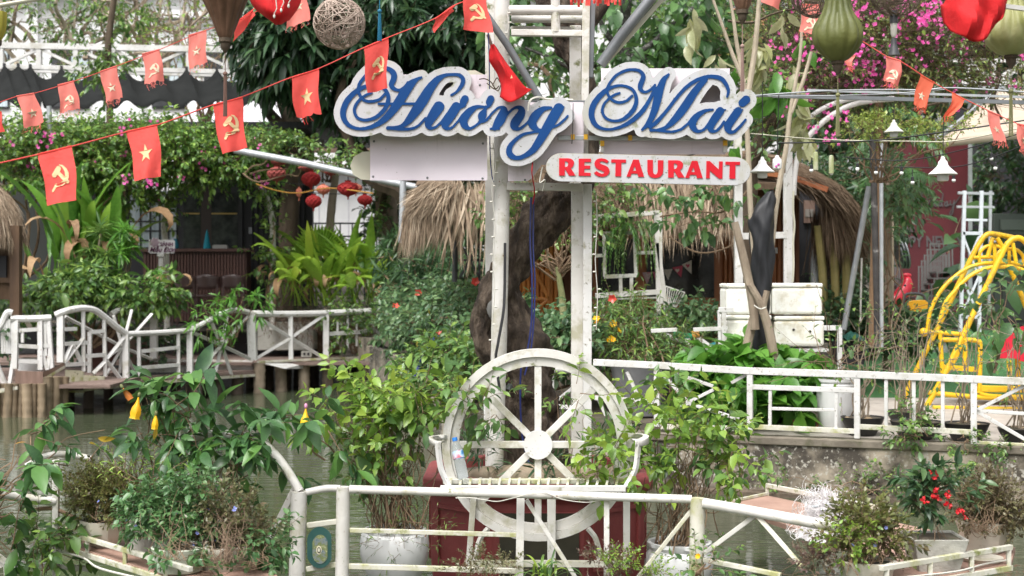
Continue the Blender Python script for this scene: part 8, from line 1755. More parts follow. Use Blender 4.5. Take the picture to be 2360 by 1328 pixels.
# shrubs behind the right fence
o = plant('marigold_shrub', 'straggly shrub with yellow flowers behind the fence left of the boxes', 'shrub', [B(1410, 760, 15.5, 35, 50, .5), B(1465, 745, 15.5, 50, 35, .5), B(1520, 795, 15.5, 50, 30, .5), B(1440, 820, 15, 60, 20, .4), B(1590, 825, 15.3, 60, 15, .4)], 440, T_mid, 'lance', G_['leaf_mid'], seed=91, base=W(1480, 900, 15.2), stems=34, stem_r=.014, grav=.4, stem_spread=.4)
me_y = flower_mesh('yellow_flower', 8, .05, G_['petal_yellow'], .5); put_flowers(o, me_y, np.array([W(a, b_, 14.9) for a, b_ in ((1412, 747), (1424, 764), (1409, 784), (1376, 738), (1404, 786), (1376, 745), (1500, 800))]), rg, 'flower')
put_flowers(o, me_hib, np.array([W(1412, 688, 15)]), rg, 'flower')
o = plant('window_shrub', 'round leaved shrub below the hut window', 'shrub', [B(1590, 750, 16.6, 45, 35, .4), B(1550, 760, 16.6, 40, 30, .4), B(1650, 780, 16.6, 40, 20, .3)], 150, T_mid, 'ovate', G_['leaf_cool'], seed=92, base=W(1590, 840, 16.6), stems=8)
for k, (x, y, r_) in enumerate(((1385, 750, 17), (1450, 755, 20), (1512, 760, 14))):
 mb = MB(); mb.tube([W(x+r_*math.cos(a), y-r_*1.2*math.sin(a), 15.9) for a in np.linspace(-.3, math.pi+.3, 20)], .02, 6); tag(mb.build('wire_hoop', wo, loc=W(x, y, 15.9)), 'small white hoop edging among the shrubs, %s of three' % ['left', 'middle', 'right'][k], 'edging', 'hoop edging')
plant('broad_leaf_clump', 'bright green broad leaved clump round the foot of the netted sapling', 'plant', [B(1660, 865, 14, 45, 20, .4), B(1750, 855, 14, 70, 18, .4), B(1830, 870, 14, 35, 18, .4), B(1700, 915, 13.9, 70, 35, .4), B(1800, 915, 13.9, 50, 35, .4), B(1640, 910, 14, 30, 40, .3)], 230, TW(L=.22, n=5, leaf=.2, ang=62, endw=3, whorl=1), 'broad', G_['leaf_bright'], M['twig_green'], seed=93, base=W(1740, 985, 13.95), grav=.45, flat=.4, nobj=260, up=.7)
plant('low_bush', 'low dark bush behind the fence beside the green tarpaulin', 'bush', [B(1960, 745, 18, 50, 22, .6), B(2030, 760, 18, 50, 20, .6), B(2090, 775, 17.5, 30, 15, .5), B(1925, 720, 18.5, 20, 25, .5)], 460, T_mid, 'ovate', G_['leaf_dark'], seed=94, base=W(2000, 830, 18), stems=10, grav=.35)
plant('gable_thicket', 'dim thicket of leaves behind the gable end of the hut', 'bush', [B(1960, 560, 21, 60, 120, 1), B(2000, 420, 21, 60, 60, 1), B(1920, 640, 20.5, 50, 60, .6), B(1900, 450, 22, 40, 60, .6), B(2060, 470, 22, 40, 80, .6)], 640, T_mid, 'ellip', G_['leaf_dark'], seed=95, base=W(1970, 780, 21), stems=8, scale=(1, 1.6))
# bare shrubs in the black bowls and the white pot
for i, ((po, pc, r_, h_, Yp), (tx, ty, wd2, ht)) in enumerate(zip(bpots, ((2000, 800, 60, 80), (2090, 790, 60, 90), (2130, 810, 70, 90), (2230, 800, 60, 90), (2340, 830, 40, 70)))):
 q = np.array(pc)+(0, 0, h_*Yp/FOC); rg = np.random.default_rng(300+i); lb = ['leftmost', 'furthest back', 'middle', 'second from right', 'rightmost'][i]
 o = plant('potted_shrub', 'twiggy shrub with few leaves in the %s black bowl' % lb, 'shrub', [B(tx, ty, Yp, wd2, ht, .3), B(tx, ty-40, Yp, wd2*.8, 40, .3)], 24, TW(L=.28, n=4, leaf=.06, ang=55, curl=.4, r=.004, start=.4), 'ovate', G_['leaf_mid'], M['bark_grey'], base=q, group='twiggy potted shrubs', seed=310+i, stems=11, stem_r=.008, nobj=40, grav=.3, stem_bend=.16)
 for k in range(7):
  a = rg.uniform(0, 6.28); rr_ = rg.uniform(.1, .75)*r_*Yp/FOC; mb = MB(); s_ = rg.uniform(.015, .035); mb.ball((q[0]+rr_*math.cos(a), q[1]+rr_*math.sin(a), q[2]-.01), s_, 8, 5, (1.3, .9, .7), .2, rg); tag(mb.build('rubble', mat('rubble_%d' % (k % 2), [(.3, (.25, .17, .1)), (.7, (.42, .33, .22))], 6, .9) if i == 0 and k < 2 else bpy.data.materials['rubble_%d' % (k % 2)], o))
plant('potted_shrub', 'thin shoots with few leaves in the tall white fluted pot', 'shrub', [B(1925, 830, 13.5, 55, 40, .2)], 26, T_sparse, 'ovate', G_['leaf_mid'], base=W(1926, 880, 13.5), group='twiggy potted shrubs', seed=320, stems=10, stem_r=.008)
plant('hibiscus_shoot', 'tall leafy hibiscus shoot in front of the fridge', 'shrub', [B(2310, 700, 13, 28, 40, .2)], 12, T_big, 'broad', G_['leaf_big'], base=W(2300, 860, 13), seed=321, stems=3, stem_r=.01, nobj=60)
# wall creepers
for i, (bl, lb) in enumerate((([B(2110, 985, 12.6, 50, 35, .12), B(2070, 1010, 12.5, 30, 15, .08)], 'young climbing plant on top of the retaining wall under the balusters'), ([B(2200, 1010, 12.3, 50, 20, .08), B(2260, 1060, 12.25, 60, 50, .06), B(2330, 1030, 12.2, 40, 20, .06)], 'thin creeper trailing down the retaining wall at the right'), ([B(1820, 1120, 12.9, 70, 12, .05), B(1960, 1118, 12.7, 60, 14, .05), B(2060, 1115, 12.6, 50, 18, .05), B(2150, 1130, 12.5, 60, 20, .05)], 'weeds growing along the foot of the retaining wall'))):
 plant('wall_creeper', lb, 'creeper', bl, (40, 40, 120)[i], T_mid if i < 2 else T_small, 'ovate', G_['leaf_mid'], scale=((.4, .7), (.3, .6), (.7, 1.2))[i], base=W((2110, 2240, 1950)[i], (1005, 1015, 1135)[i], 12.55), seed=330+i, stems=6, stem_r=.005, stem_bend=.4)
# big leaved tree at the top middle
v = thing('broad_leaved_tree', 'tree with big round leaves and lichen spotted trunk behind the Mai sign', 'tree', W(1440, 860, 21))
M['lichen_bark'] = mat('lichen_bark', [(.35, (.03, .027, .024)), (.55, (.09, .085, .08)), (.7, (.3, .29, .27))], 16, .9, bump=.5)
trunk([(1440, 800, 21, 22), (1440, 300, 21, 20), (1438, 150, 21, 18), (1436, 70, 21, 16), (1446, -10, 21, 13), (1450, -80, 21, 10)], M['lichen_bark'], v, n=10)
for pts in ([(1438, 140, 21, 10), (1490, 110, 21, 8), (1550, 60, 21, 6), (1620, 0, 21, 5)], [(1440, 150, 21, 9), (1500, 130, 21, 7), (1580, 90, 21, 5), (1660, 60, 21, 3)], [(1436, 120, 21, 9), (1400, 80, 21, 7), (1370, 20, 21, 5)], [(1440, 180, 21, 8), (1510, 165, 21, 6), (1590, 120, 21, 4)], [(1436, 110, 21, 8), (1340, 160, 21, 6), (1260, 130, 21, 4), (1210, 110, 21, 3)]): trunk(pts, M['lichen_bark'], v, 'limb', n=8, jit=.05)
BL = [B(1250, 150, 21, 55, 60, .5), B(1215, 200, 21, 40, 35, .4), B(1285, 205, 21, 40, 35, .4), B(1410, 60, 21, 50, 60, .5), B(1520, 40, 21, 90, 70, .6), B(1640, 60, 21, 80, 70, .5), B(1620, 150, 21, 90, 40, .5), B(1450, 160, 21, 60, 30, .4), B(1210, 30, 21, 60, 40, .4), B(1700, 120, 21, 50, 70, .5)]
plant('broad_leaved_tree', None, None, BL, 210, T_big, 'broad', G_['leaf_big'], M['lichen_bark'], scale=(1.3, 1.9), root=v, seed=340, grav=.6, flat=.4, nobj=290, up=.1)
plant('backdrop_tree', 'tall tree with light gaps far behind the sign', 'tree', [B(1230, 60, 32, 120, 120, 1.5), B(1560, 80, 32, 160, 120, 1.5), B(1420, 210, 31, 120, 80, 1.2)], 520, T_mid, 'ovate', G_['leaf_mid'], base=W(1400, 700, 32), seed=341, stems=8, stem_r=.12, scale=(1.4, 2.4))
# sapling leaves
def leaf_cluster(o, pts, me_m, S0, rng, kind='ellip', droop=2.2):
 for (px, py, Y, n) in pts:
  p = W(px, py, Y); P = p+rng.normal(0, .03, (n, 3))+np.array([(0, 0, -.035*k) for k in range(n)]); D = np.stack([rng.normal(0, .55, n), rng.normal(-.2, .4, n), -np.ones(n)*.9], 1); N = rng.normal(0, 1, (n, 3)); N[:, 1] -= 1.2
  A = frames(P, unit(D), N); A[:, :3, :3] *= (S0*rng.uniform(.8, 1.2, n))[:, None, None]; put_mats('leaf', tm_mesh(kind, me_m), A, o)
so = bpy.data.objects['netted_sapling']; rg = np.random.default_rng(345)
leaf_cluster(so, [(1597, 25, 14.3, 8), (1590, 55, 14.3, 6), (1735, 80, 14.4, 9), (1755, 95, 14.4, 9), (1745, 130, 14.4, 8), (1652, 120, 14.4, 6), (1795, 30, 14.5, 5), (1822, 150, 14.5, 7), (1838, 215, 14.4, 8), (1845, 250, 14.4, 8), (1855, 285, 14.4, 8), (1862, 310, 14.4, 5)], G_['leaf_young'], .21, rg)
leaf_cluster(so, [(1800, 170, 14.3, 5), (1812, 180, 14.3, 5), (1795, 200, 14.3, 4)], G_['leaf_bright'], .34, rg, 'ellip')
leaf_cluster(so, [(1700, 150, 14.5, 3), (1850, 90, 14.5, 4), (1690, 330, 14.4, 3)], G_['leaf_bright'], .16, rg, 'broad')
# right bougainvillea
v = thing('bougainvillea_tree', 'sprawling twiggy bougainvillea with pink blossoms over the right side', 'bougainvillea', W(1900, 480, 16)); rg = np.random.default_rng(350)
RB = [B(1790, 120, 15.9, 70, 100, .7), B(1900, 110, 15.9, 110, 110, .8), B(2050, 90, 15.9, 110, 100, .8), B(2180, 130, 15.9, 100, 90, .7), B(2300, 140, 15.9, 90, 100, .7), B(1830, 240, 15.9, 80, 60, .6), B(2010, 180, 15.9, 100, 60, .6), B(2150, 50, 15.9, 120, 60, .7), B(1960, 20, 15.9, 160, 50, .7)]
plant('bougainvillea_tree', None, None, RB, 1500, TW(L=.32, n=9, leaf=.05, ang=55, curl=.6, r=.0045), 'ovate', leaf_mat('leaf_boug_pale', [(0, (.05, .09, .025)), (.4, (.09, .14, .035)), (.75, (.15, .2, .05)), (1, (.32, .36, .1))]), M['twig'], root=v, seed=351, shell=.45)
plant('bougainvillea_tree', None, None, RB, 900, TW(L=.6, n=1, leaf=.04, curl=.7, r=.005), 'ovate', G_['leaf_boug'], M['bark'], root=v, seed=352, shell=.4)
for i in range(46):
 b_ = RB[rg.integers(0, len(RB))]; q = b_[0]+b_[1]*rg.uniform(-.8, .8, 3); a = q+np.array((rg.normal(-.2, .5), rg.normal(0, .2), rg.normal(-.3, .4))); Q = limb(a, q, rg, 5, .3); mb = MB(); mb.tube(Q, np.linspace(.016, .005, len(Q)), 4); mb.build('branch', M['bark'], v)
for pts in ([(1722, 860, 16.6, 18), (1728, 420, 16.6, 18), (1765, 310, 16.4, 16), (1800, 260, 16.2, 13), (1860, 200, 16, 9), (1960, 185, 16, 7), (2090, 190, 16, 5)], [(1960, 190, 16, 6), (2030, 140, 16, 5), (2100, 60, 16, 4)], [(1990, 188, 16, 7), (2060, 175, 15.9, 6), (2130, 190, 15.9, 5), (2200, 170, 15.9, 4)], [(1860, 200, 16, 6), (1890, 120, 16, 5), (1930, 40, 16, 3)]): trunk(pts, M['bark'], v, 'limb', n=8)
blossoms(v, me_pinks, RB, 295, 353, .09, 5, name='blossom')
blossoms(v, me_pinks, RB+[B(1890, 300, 15.4, 40, 30, .2), B(1910, 280, 15.4, 20, 40, .2), B(1775, 270, 15.4, 30, 30, .2), B(1780, 310, 15.4, 40, 15, .2), B(2150, 250, 15.4, 30, 12, .2), B(2250, 100, 15.4, 25, 25, .2), B(2140, 160, 15.4, 30, 30, .2), B(1935, 190, 15.4, 30, 25, .2), B(1895, 330, 15.4, 12, 10, .1)], 560, 354, .07, 7, name='small_blossoms')
plant('drooping_vine', 'drooping thin branches with light leaves right of the netted sapling', 'vine', [B(1780, 230, 15.4, 40, 60, .5), B(1750, 330, 15.4, 20, 30, .4)], 50, T_mid, 'ovate', G_['leaf_mid'], base=W(1800, 200, 15), seed=355, grav=.5, scale=(.6, .9))
plant('spray_shrub', 'flat sprays of small yellow green leaves in front of the beige awning', 'shrub', [B(2100, 312, 13.5, 90, 6, .3), B(2160, 290, 13.5, 60, 6, .3), B(2040, 285, 13.6, 50, 10, .3), B(2210, 300, 13.5, 30, 4, .2), B(1990, 300, 13.6, 40, 14, .3)], 210, T_smalls, 'small', leaf_mat('leaf_spray', [(0, (.1, .16, .03)), (.5, (.19, .26, .05)), (1, (.3, .36, .08))]), base=W(2025, 420, 13.8), seed=356, stems=14, stem_r=.01, scale=(.9, 1.5))
# palms
rg = np.random.default_rng(360)
for lb, c0, ends in (('feather palm with arching fronds in front of the maroon wall', W(2045, 470, 18), [(2160, 410), (2150, 440), (2120, 395), (2145, 485), (2110, 470), (2090, 520), (2075, 400), (1995, 420)]), ('feather palm with dark fronds under the bougainvillea', W(2050, 330, 19), [(2165, 290), (2150, 330), (2185, 360), (2110, 260), (2060, 250), (1990, 290), (1975, 340), (2160, 380)])):
 o = thing('feather_palm', lb, 'palm', (c0[0], c0[1], gz(18)), 'feather palms'); mb = MB(); mb.tube([(c0[0], c0[1], gz(18)), c0], .06, 8); mb.build('trunk', M['bark_grey'], o)
 for (ex, ey) in ends:
  e = W(ex, ey, c0[1]-rg.uniform(.2, .8)); mid = (c0+e)/2+np.array((0, 0, .22)); frond(o, [c0, mid, e], 34, .3, G_['leaf_palm'], rg, .085, ang=62, droopl=.5)
plant('round_leaf_shrub', 'glossy leaved shrub between the palms and the charred pole', 'shrub', [B(2065, 470, 17, 20, 20, .4), B(2055, 400, 17, 20, 20, .4), B(2100, 468, 17, 30, 6, .3), B(2042, 560, 17, 8, 50, .3)], 60, T_mid, 'ellip', G_['leaf_cool'], base=W(2050, 760, 17), seed=361, stems=6)
plant('room_plant', 'dark broad leaved plants in the shade before the dark room', 'plant', [B(2190, 590, 23, 14, 12, .3), B(2170, 660, 23.5, 20, 16, .3), B(2290, 640, 23, 20, 40, .4)], 12, T_big, 'broad', G_['leaf_dark'], base=W(2210, 760, 23), seed=362, scale=(2.5, 4), nobj=60)
plant('room_tree', 'dark tree behind the dark room on the right', 'tree', [B(2330, 420, 29, 90, 80, .8), B(2290, 560, 28.9, 40, 60, .4)], 220, T_mid, 'ellip', G_['leaf_dark'], base=W(2330, 720, 29), seed=363, scale=(1.5, 2.2))
plant('far_trees', 'mass of dark trees far behind the right bank', 'trees', [B(1750, 60, 36, 160, 200, 2), B(2000, 130, 36, 200, 200, 2), B(2250, 60, 36, 200, 150, 2), B(1900, 330, 34, 200, 120, 2), B(2120, 330, 34, 150, 80, 1.5)], 900, T_mid, 'ovate', G_['leaf_dark'], base=W(2000, 700, 35), seed=364, scale=(2.5, 4.5))
plant('far_hedge', 'hedge of dark shrubs at the foot of the far buildings', 'hedge', [B(1000, 480, 30, 140, 70, 1), B(1050, 600, 27, 100, 80, 1)], 420, T_mid, 'ovate', G_['leaf_dark'], base=W(980, 640, 30), seed=365, scale=(1.6, 2.6))
# plants close to the camera
o = plant('pond_shrub', 'tall straggling shrub with bright opposite leaves in the left white basket pot', 'shrub', [B(880, 920, 8.75, 93, 39, .22), B(960, 900, 8.75, 64, 36, .22), B(820, 950, 8.75, 64, 36, .2), B(880, 1010, 8.7, 79, 36, .22), B(900, 1080, 8.7, 57, 28, .2), B(1000, 980, 8.7, 43, 36, .2), B(780, 900, 8.8, 36, 18, .2), B(770, 1020, 8.7, 28, 21, .2)], 92, T_opp, 'ovate', G_['leaf_yell'], base=np.array(cw)+(0, 0, .29), seed=400, stems=64, stem_r=.0042, grav=.3, nobj=280, up=.6, stem_spread=.09)
plant('pond_shrub', None, None, [B(880, 1000, 8.8, 90, 52, .22), B(860, 1090, 8.75, 52, 30, .18), B(960, 940, 8.8, 60, 45, .2)], 50, T_opp, 'ovate', G_['leaf_mid'], root=o, seed=401)
o = plant('pond_shrub', 'straggling shrub with arching leafy stems in the right white basket pot', 'shrub', [B(1560, 970, 8.7, 62, 35, .22), B(1640, 980, 8.7, 70, 35, .22), B(1600, 1060, 8.65, 77, 31, .2), B(1480, 960, 8.7, 35, 42, .2), B(1690, 1030, 8.6, 42, 24, .2), B(1720, 1075, 8.5, 28, 14, .15), B(1500, 1090, 8.6, 35, 28, .15), B(1590, 1010, 8.6, 42, 28, .2)], 66, T_opp, 'ovate', G_['leaf_yell'], base=(cw[0]+ (1566-909)*8.7/FOC, 8.7, .33), seed=402, stems=44, stem_r=.0045, grav=.3, nobj=230, up=.5, stem_spread=.09)
plant('pond_shrub', None, None, [B(1600, 1030, 8.7, 84, 42, .2), B(1690, 1070, 8.6, 56, 21, .15), B(1540, 920, 8.75, 35, 21, .2)], 34, T_opp, 'ovate', G_['leaf_mid'], root=o, seed=403)
plant('wheel_vine', 'leafy shoots growing through the right half of the wheel bench', 'vine', [B(1400, 1050, 8.42, 50, 35, .06), B(1345, 1085, 8.42, 40, 20, .05), B(1450, 1110, 8.35, 35, 30, .05), B(1320, 905, 8.45, 25, 25, .04)], 30, T_opp, 'ovate', G_['leaf_yell'], base=W(1440, 1140, 8.5), seed=404, stems=5, stem_r=.003, nobj=120)
plant('wheel_vine', 'leafy shoots poking through the upper left of the wheel bench', 'vine', [B(1085, 930, 8.45, 45, 25, .05), B(1140, 955, 8.45, 40, 15, .05), B(1060, 900, 8.5, 30, 25, .05)], 16, T_opp, 'ovate', G_['leaf_mid'], base=W(1040, 1000, 8.6), seed=405, stems=4, stem_r=.003, nobj=80)
plant('planter_grass', 'tufts of dark grassy leaves among the planter stones', 'grass tuft', [B(1110, 1050, 9.3, 40, 30, .1), B(1400, 1040, 9.3, 50, 25, .1), B(1250, 1080, 9.2, 60, 15, .1)], 60, TW(L=.12, n=8, leaf=.12, ang=40, r=.001), 'narrow', G_['leaf_dark'], base=W(1180, 1085, 9.3), seed=406, up=1.2)
plant('planter_leaves', 'compound green leaf spray beside the crooked trunk foot', 'plant', [B(1290, 900, 9.5, 20, 25, .08), B(1200, 915, 9.4, 30, 12, .05)], 8, TW(L=.18, n=5, leaf=.06, whorl=2, ang=65, r=.002), 'ellip', G_['leaf_mid'], base=W(1290, 1060, 9.5), seed=407, nobj=60, stems=2, stem_r=.003)
# trumpet vine over the left arch
def allam(label, blobs, n, seed, base, stems, nobj, **k):
 return plant('trumpet_vine', label, 'vine', blobs, n, T_allam, 'ellip', G_['leaf_allam'], M['twig'], base=base, seed=seed, stems=stems, stem_r=.0065, grav=.5, flat=.4, nobj=nobj, up=.45, stem_bend=.22, **k)
o1 = allam('trumpet vine with glossy whorled leaves and yellow flowers over the left arch', [B(360, 943, 8.2, 53, 23, .16), B(430, 958, 8.2, 45, 30, .16), B(500, 988, 8.25, 45, 30, .16), B(400, 1018, 8.2, 53, 33, .16), B(570, 988, 8.25, 37, 23, .14), B(330, 998, 8.15, 37, 27, .14), B(520, 1068, 8.25, 37, 27, .14), B(595, 1038, 8.25, 30, 27, .12), B(450, 1078, 8.25, 30, 13, .12)], 46, 410, W(440, 1240, 8.3), 16, 290)
o2 = allam('trumpet vine with reddish stems reaching in from the left edge', [B(60, 1000, 8.0, 48, 20, .1), B(110, 1040, 8.0, 48, 20, .1), B(250, 1000, 8.1, 40, 16, .1), B(30, 1060, 7.9, 32, 32, .1), B(50, 1130, 7.8, 48, 40, .12), B(20, 1200, 7.8, 32, 40, .1), B(30, 1270, 7.8, 32, 24, .1), B(180, 1070, 8.1, 40, 9, .1)], 18, 411, W(-60, 1200, 7.8), 12, 220)
o3 = allam('short trumpet vine shoot with a hanging yellow flower left of the tall shrub', [B(705, 985, 8.3, 25, 25, .05), B(745, 985, 8.35, 35, 20, .05), B(700, 955, 8.3, 15, 10, .03)], 6, 412, W(770, 1060, 8.5), 2, 50)
for (px, py, Y, par, tilt_) in ((313, 948, 7.95, o1, .2), (703, 975, 8.2, o3, .05), (357, 978, 8.0, o1, .1), (295, 912, 8.0, o1, -.6)):
 k = Y/FOC; c0 = W(px, py, Y); half = px in (357, 295)
 mb = MB(); s = .65 if half else 1
 mb.lathe([(1.5*k, 38*k*s), (2*k, 30*k*s), (5*k, 18*k*s), (10*k*s, 8*k*s), (12*k*s, -4*k*s), (10*k*s, -13*k*s), (11.5*k*s, -17*k*s)], (0, 0, 0), 16, lambda a, t: 1+.12*math.cos(5*a)*t, cap=False); tilt(mb, c0, tilt_, 0); mb.build('trumpet_flower', G_['petal_yellow'] if not px == 295 else mat('orange_bud', (.5, .16, .03), rough=.6), par)
 mb = MB(); mb.ball((0, 0, 39*k*s), 4*k, 8, 6, (1, 1, 1.6)); tilt(mb, c0, tilt_, 0); mb.build('calyx', M['twig_green'] if px != 703 else mat('pink_bract', (.6, .25, .42), rough=.6), par)
put_mats('yellow_leaf', tm_mesh('ellip', G_['leaf_autumn']), leaf_frames(np.array([W(205, 1022, 7.95), W(60, 1020, 7.9), W(358, 985, 8.0), W(225, 1010, 7.95)]), np.array([(.8, -.3, .1), (-.5, -.4, .2), (.1, -.2, -1), (.7, -.2, -.1)]), np.array([.07, .06, .07, .09]), rg, 0), o2)
plant('corner_weed', 'pale green nettle like weed at the foot of the left corner fence', 'weed', [B(95, 1240, 8.0, 40, 25, .1), B(115, 1280, 8.0, 30, 20, .1)], 26, T_opp, 'ovate', G_['leaf_mid'], base=W(100, 1320, 8.0), seed=414, stems=5, stem_r=.004, nobj=80)
# plants of the left tray
def potted(label, blobs, n, tw, kind, lm, base, seed, nobj=0, fl=None, fn=0, **k):
 o = plant('potted_plant', label, 'potted plant', blobs, n, tw, kind, lm, k.pop('sm', M['twig']), base=base, seed=seed, nobj=nobj, group='plants in the tray pots', stems=k.pop('stems', 14), stem_r=.0019, stem_spread=.04, **k)
 if fl is not None:
  P, _ = in_blobs(blobs, fn, np.random.default_rng(seed+1), .2); P[:, 1] -= .06; put_flowers(o, fl, P, np.random.default_rng(seed+2), 'flower')
 return o
me_b = flower_mesh('blue_flower', 5, .013, G_['petal_blue'], .2); me_r = flower_mesh('red_floret', 4, .011, G_['petal_red'], .3)
LM('leaf_brownish', (.05, .055, .025), (.09, .1, .03), (.13, .15, .04), (.1, .06, .035)); LM('leaf_bluish', (.035, .09, .035), (.05, .125, .042), (.075, .16, .055), (.12, .2, .08)); LM('leaf_dryish', (.12, .11, .05), (.16, .15, .07), (.1, .12, .045), (.18, .12, .08))
potted('bushy small leaved plant turning brown in the eight sided cream bowl', [B(235, 1145, 8.1, 70, 50, .16), B(205, 1130, 8.1, 45, 45, .12), B(280, 1150, 8.05, 40, 45, .12)], 620, T_tiny, 'small', G_['leaf_brownish'], tp(243, 1200, .62), 420, fl=me_b, fn=4, grav=.1, up=.5, scale=(.9, 1.5))
potted('grey green mint like plant with blue flowers filling the middle of the left tray', [B(380, 1170, 7.6, 64, 48, .16), B(330, 1190, 7.6, 40, 40, .12), B(440, 1150, 7.6, 56, 40, .14), B(420, 1230, 7.45, 64, 28, .14)], 300, TW(L=.11, n=5, leaf=.042, whorl=2, ang=58, r=.002, curl=.4), 'ovate', G_['leaf_bluish'], tp(390, 1290, .62), 422, fl=me_b, fn=12, grav=.25, up=.5, nobj=60)
potted('dry brown stemmed plant with pale leaves in the wide cream bowl', [B(530, 1180, 7.5, 59, 51, .15), B(570, 1230, 7.5, 51, 38, .12), B(490, 1230, 7.45, 51, 29, .12)], 230, T_smalls, 'small', G_['leaf_dryish'], tp(520, 1290, .6), 424, fl=me_b, fn=5, stems=46, sm=mat('dry_stem', [(.3, (.1, .06, .04)), (.7, (.2, .14, .09))], 9, .9), grav=.2)
potted('trailing bluish leaves hanging over the rim of the wide cream bowl', [B(600, 1270, 7.4, 35, 28, .12), B(640, 1240, 7.5, 21, 35, .1), B(400, 1290, 7.25, 28, 17, .08), B(470, 1310, 7.2, 42, 10, .06), B(560, 1310, 7.2, 28, 14, .06)], 70, TW(L=.1, n=4, leaf=.05, whorl=2, ang=62, r=.002), 'ovate', G_['leaf_bluish'], tp(600, 1300, .55), 426, grav=.4, nobj=80)
potted('tall reddish tipped seedlings between the left tray pots', [B(300, 1095, 8.0, 60, 35, .1), B(340, 1110, 7.9, 40, 35, .1)], 40, TW(L=.16, n=8, leaf=.045, ang=45, r=.003), 'lance', G_['leaf_yell'], tp(320, 1220, .6), 428, stems=10, up=1)
# right tray plants
potted('thin purple tinged plant in the long cream bowl at the lower right', [B(1985, 1220, 7.3, 60, 45, .15), B(2000, 1190, 7.3, 40, 30, .12), B(1930, 1250, 7.25, 30, 30, .12), B(2040, 1235, 7.3, 35, 40, .12)], 260, T_smalls, 'small', G_['leaf_brownish'], tp(1998, 1300, .54), 430, fl=me_b, fn=2, stems=34, scale=(.8, 1.3), grav=.15)
potted('yellow green leafy sprig in front of the long cream bowl', [B(1945, 1270, 7.15, 35, 30, .08), B(1965, 1245, 7.15, 25, 25, .06)], 34, T_smalls, 'ovate', G_['leaf_yell'], tp(1950, 1320, .5), 432, fl=me_b, fn=1, stems=6)
o = potted('ixora with glossy dark leaves and clusters of red flowers in the square pot', [B(2145, 1140, 7.5, 37, 33, .13), B(2150, 1110, 7.5, 30, 18, .1), B(2110, 1150, 7.45, 22, 30, .1), B(2195, 1130, 7.5, 22, 26, .1), B(2150, 1180, 7.5, 30, 18, .1)], 80, TW(L=.1, n=6, leaf=.06, ang=55, r=.003, whorl=1, endw=3), 'ellip', G_['leaf_dark'], tp(2152, 1240, .62), 434, nobj=150, stems=8, grav=.2, up=.7)
rg = np.random.default_rng(436)
for px, py in ((2128, 1156), (2158, 1150), (2155, 1135), (2182, 1142), (2186, 1165), (2208, 1178), (2220, 1185), (2153, 1098)):
 P = W(px, py, 7.33)+rg.normal(0, .011, (9, 3)); put_flowers(o, me_r, P, rng=rg, name='red_flower', smin=.8, smax=1.3)
potted('brownish bushy plant in the low octagonal cream bowl at the right', [B(2265, 1150, 7.95, 51, 51, .15), B(2310, 1160, 7.95, 38, 42, .13), B(2240, 1180, 7.9, 38, 34, .12), B(2330, 1200, 7.9, 34, 34, .1)], 520, T_tiny, 'small', LM('leaf_russet', (.075, .05, .035), (.1, .08, .045), (.12, .12, .05), (.16, .13, .08)), tp(2266, 1225, .62), 438, stems=40, scale=(.9, 1.6), grav=.1, fl=me_b, fn=1)
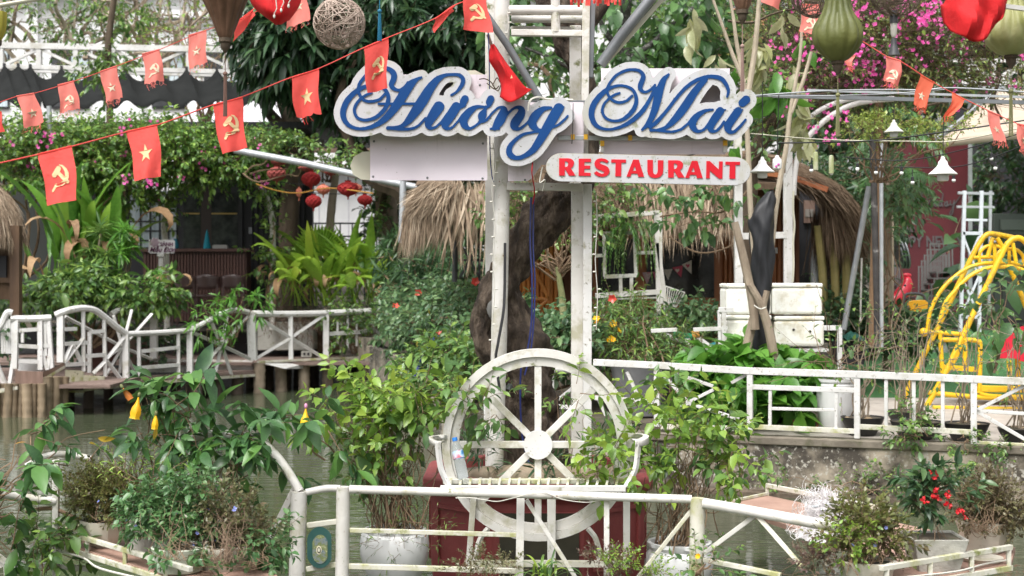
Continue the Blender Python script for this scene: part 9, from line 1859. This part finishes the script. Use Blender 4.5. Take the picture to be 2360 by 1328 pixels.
# along the bottom edge
for lb, bl, m_, sd in (('small pale and purple leaved plant at the bottom edge below the low rail', [B(1110, 1295, 8.0, 60, 22, .1), B(1060, 1310, 8.0, 40, 15, .08), B(1160, 1305, 8, 40, 20, .08)], 'leaf_dryish', 440), ('small purple stemmed plant at the bottom edge right of the spider plant', [B(1390, 1290, 7.95, 50, 28, .1), B(1430, 1305, 7.95, 40, 20, .08)], 'leaf_purple', 442), ('pale yellow green sprigs at the bottom edge right of the bench leg', [B(1430, 1300, 7.8, 40, 20, .08), B(1500, 1318, 7.8, 40, 12, .06)], 'leaf_yell', 444), ('purple brown leaved plant at the bottom edge of the right tray', [B(1880, 1290, 7.2, 45, 30, .1)], 'leaf_purple', 446)):
 potted(lb, bl, 70, T_tiny, 'small', G_[m_], W(np.mean([b_[0][0] for b_ in bl])*FOC/8+1180, 1345, 8), sd, stems=9, scale=(.8, 1.2), up=.7)
o = thing('spider_plant', 'spider plant with striped strap leaves at the bottom edge below the wheel', 'plant', W(1250, 1330, 8.1)); rg = np.random.default_rng(450)
m, t, b = new_mat('striped_leaf');
for i in range(26): strap(o, W(1255+rg.normal(0, 12), 1335, 8.1), rg.uniform(0, 6.28), rg.uniform(.12, .26), rg.uniform(.012, .02), rg.uniform(30, 80), rg.uniform(1.5, 4), G_['leaf_mid'] if i % 3 else G_['leaf_yell'], rg, petiole=.05)
plant('pot_weeds', 'thin bamboo like weeds in front of the left white basket pot', 'weed', [B(900, 1250, 8.5, 60, 40, .08), B(820, 1270, 8.4, 30, 40, .06), B(960, 1220, 8.5, 40, 20, .06), B(1000, 1240, 8.5, 30, 40, .06)], 40, TW(L=.16, n=5, leaf=.05, ang=45, r=.0015), 'narrow', G_['leaf_mid'], base=np.array(cw)+(0, 0, .27), seed=451, stems=16, stem_r=.002)
plant('gate_weed', 'marigold sprig at the foot of the right fence post', 'weed', [B(1620, 1310, 7.8, 30, 18, .06)], 14, T_small, 'ovate', G_['leaf_mid'], base=W(1610, 1340, 7.8), seed=452, stems=3); put_flowers(bpy.data.objects['gate_weed'], flower_mesh('marigold', 9, .02, G_['petal_yellow'], .6), np.array([W(1611, 1284, 7.75)]), rg, 'flower')
cable('dangling fairy light wire under the left tray', [(130, 1270, 8.1), (190, 1285, 7.9), (230, 1310, 7.6), (330, 1335, 7.3)], .006, M['white_cable'], 'fairy lights', name='fairy_light_string')
cable('dangling fairy light wire under the right tray', [(2070, 1332, 7.1), (2200, 1318, 7.3), (2270, 1300, 7.5), (2328, 1290, 7.6)], .005, M['white_cable'], 'fairy lights', name='fairy_light_string')
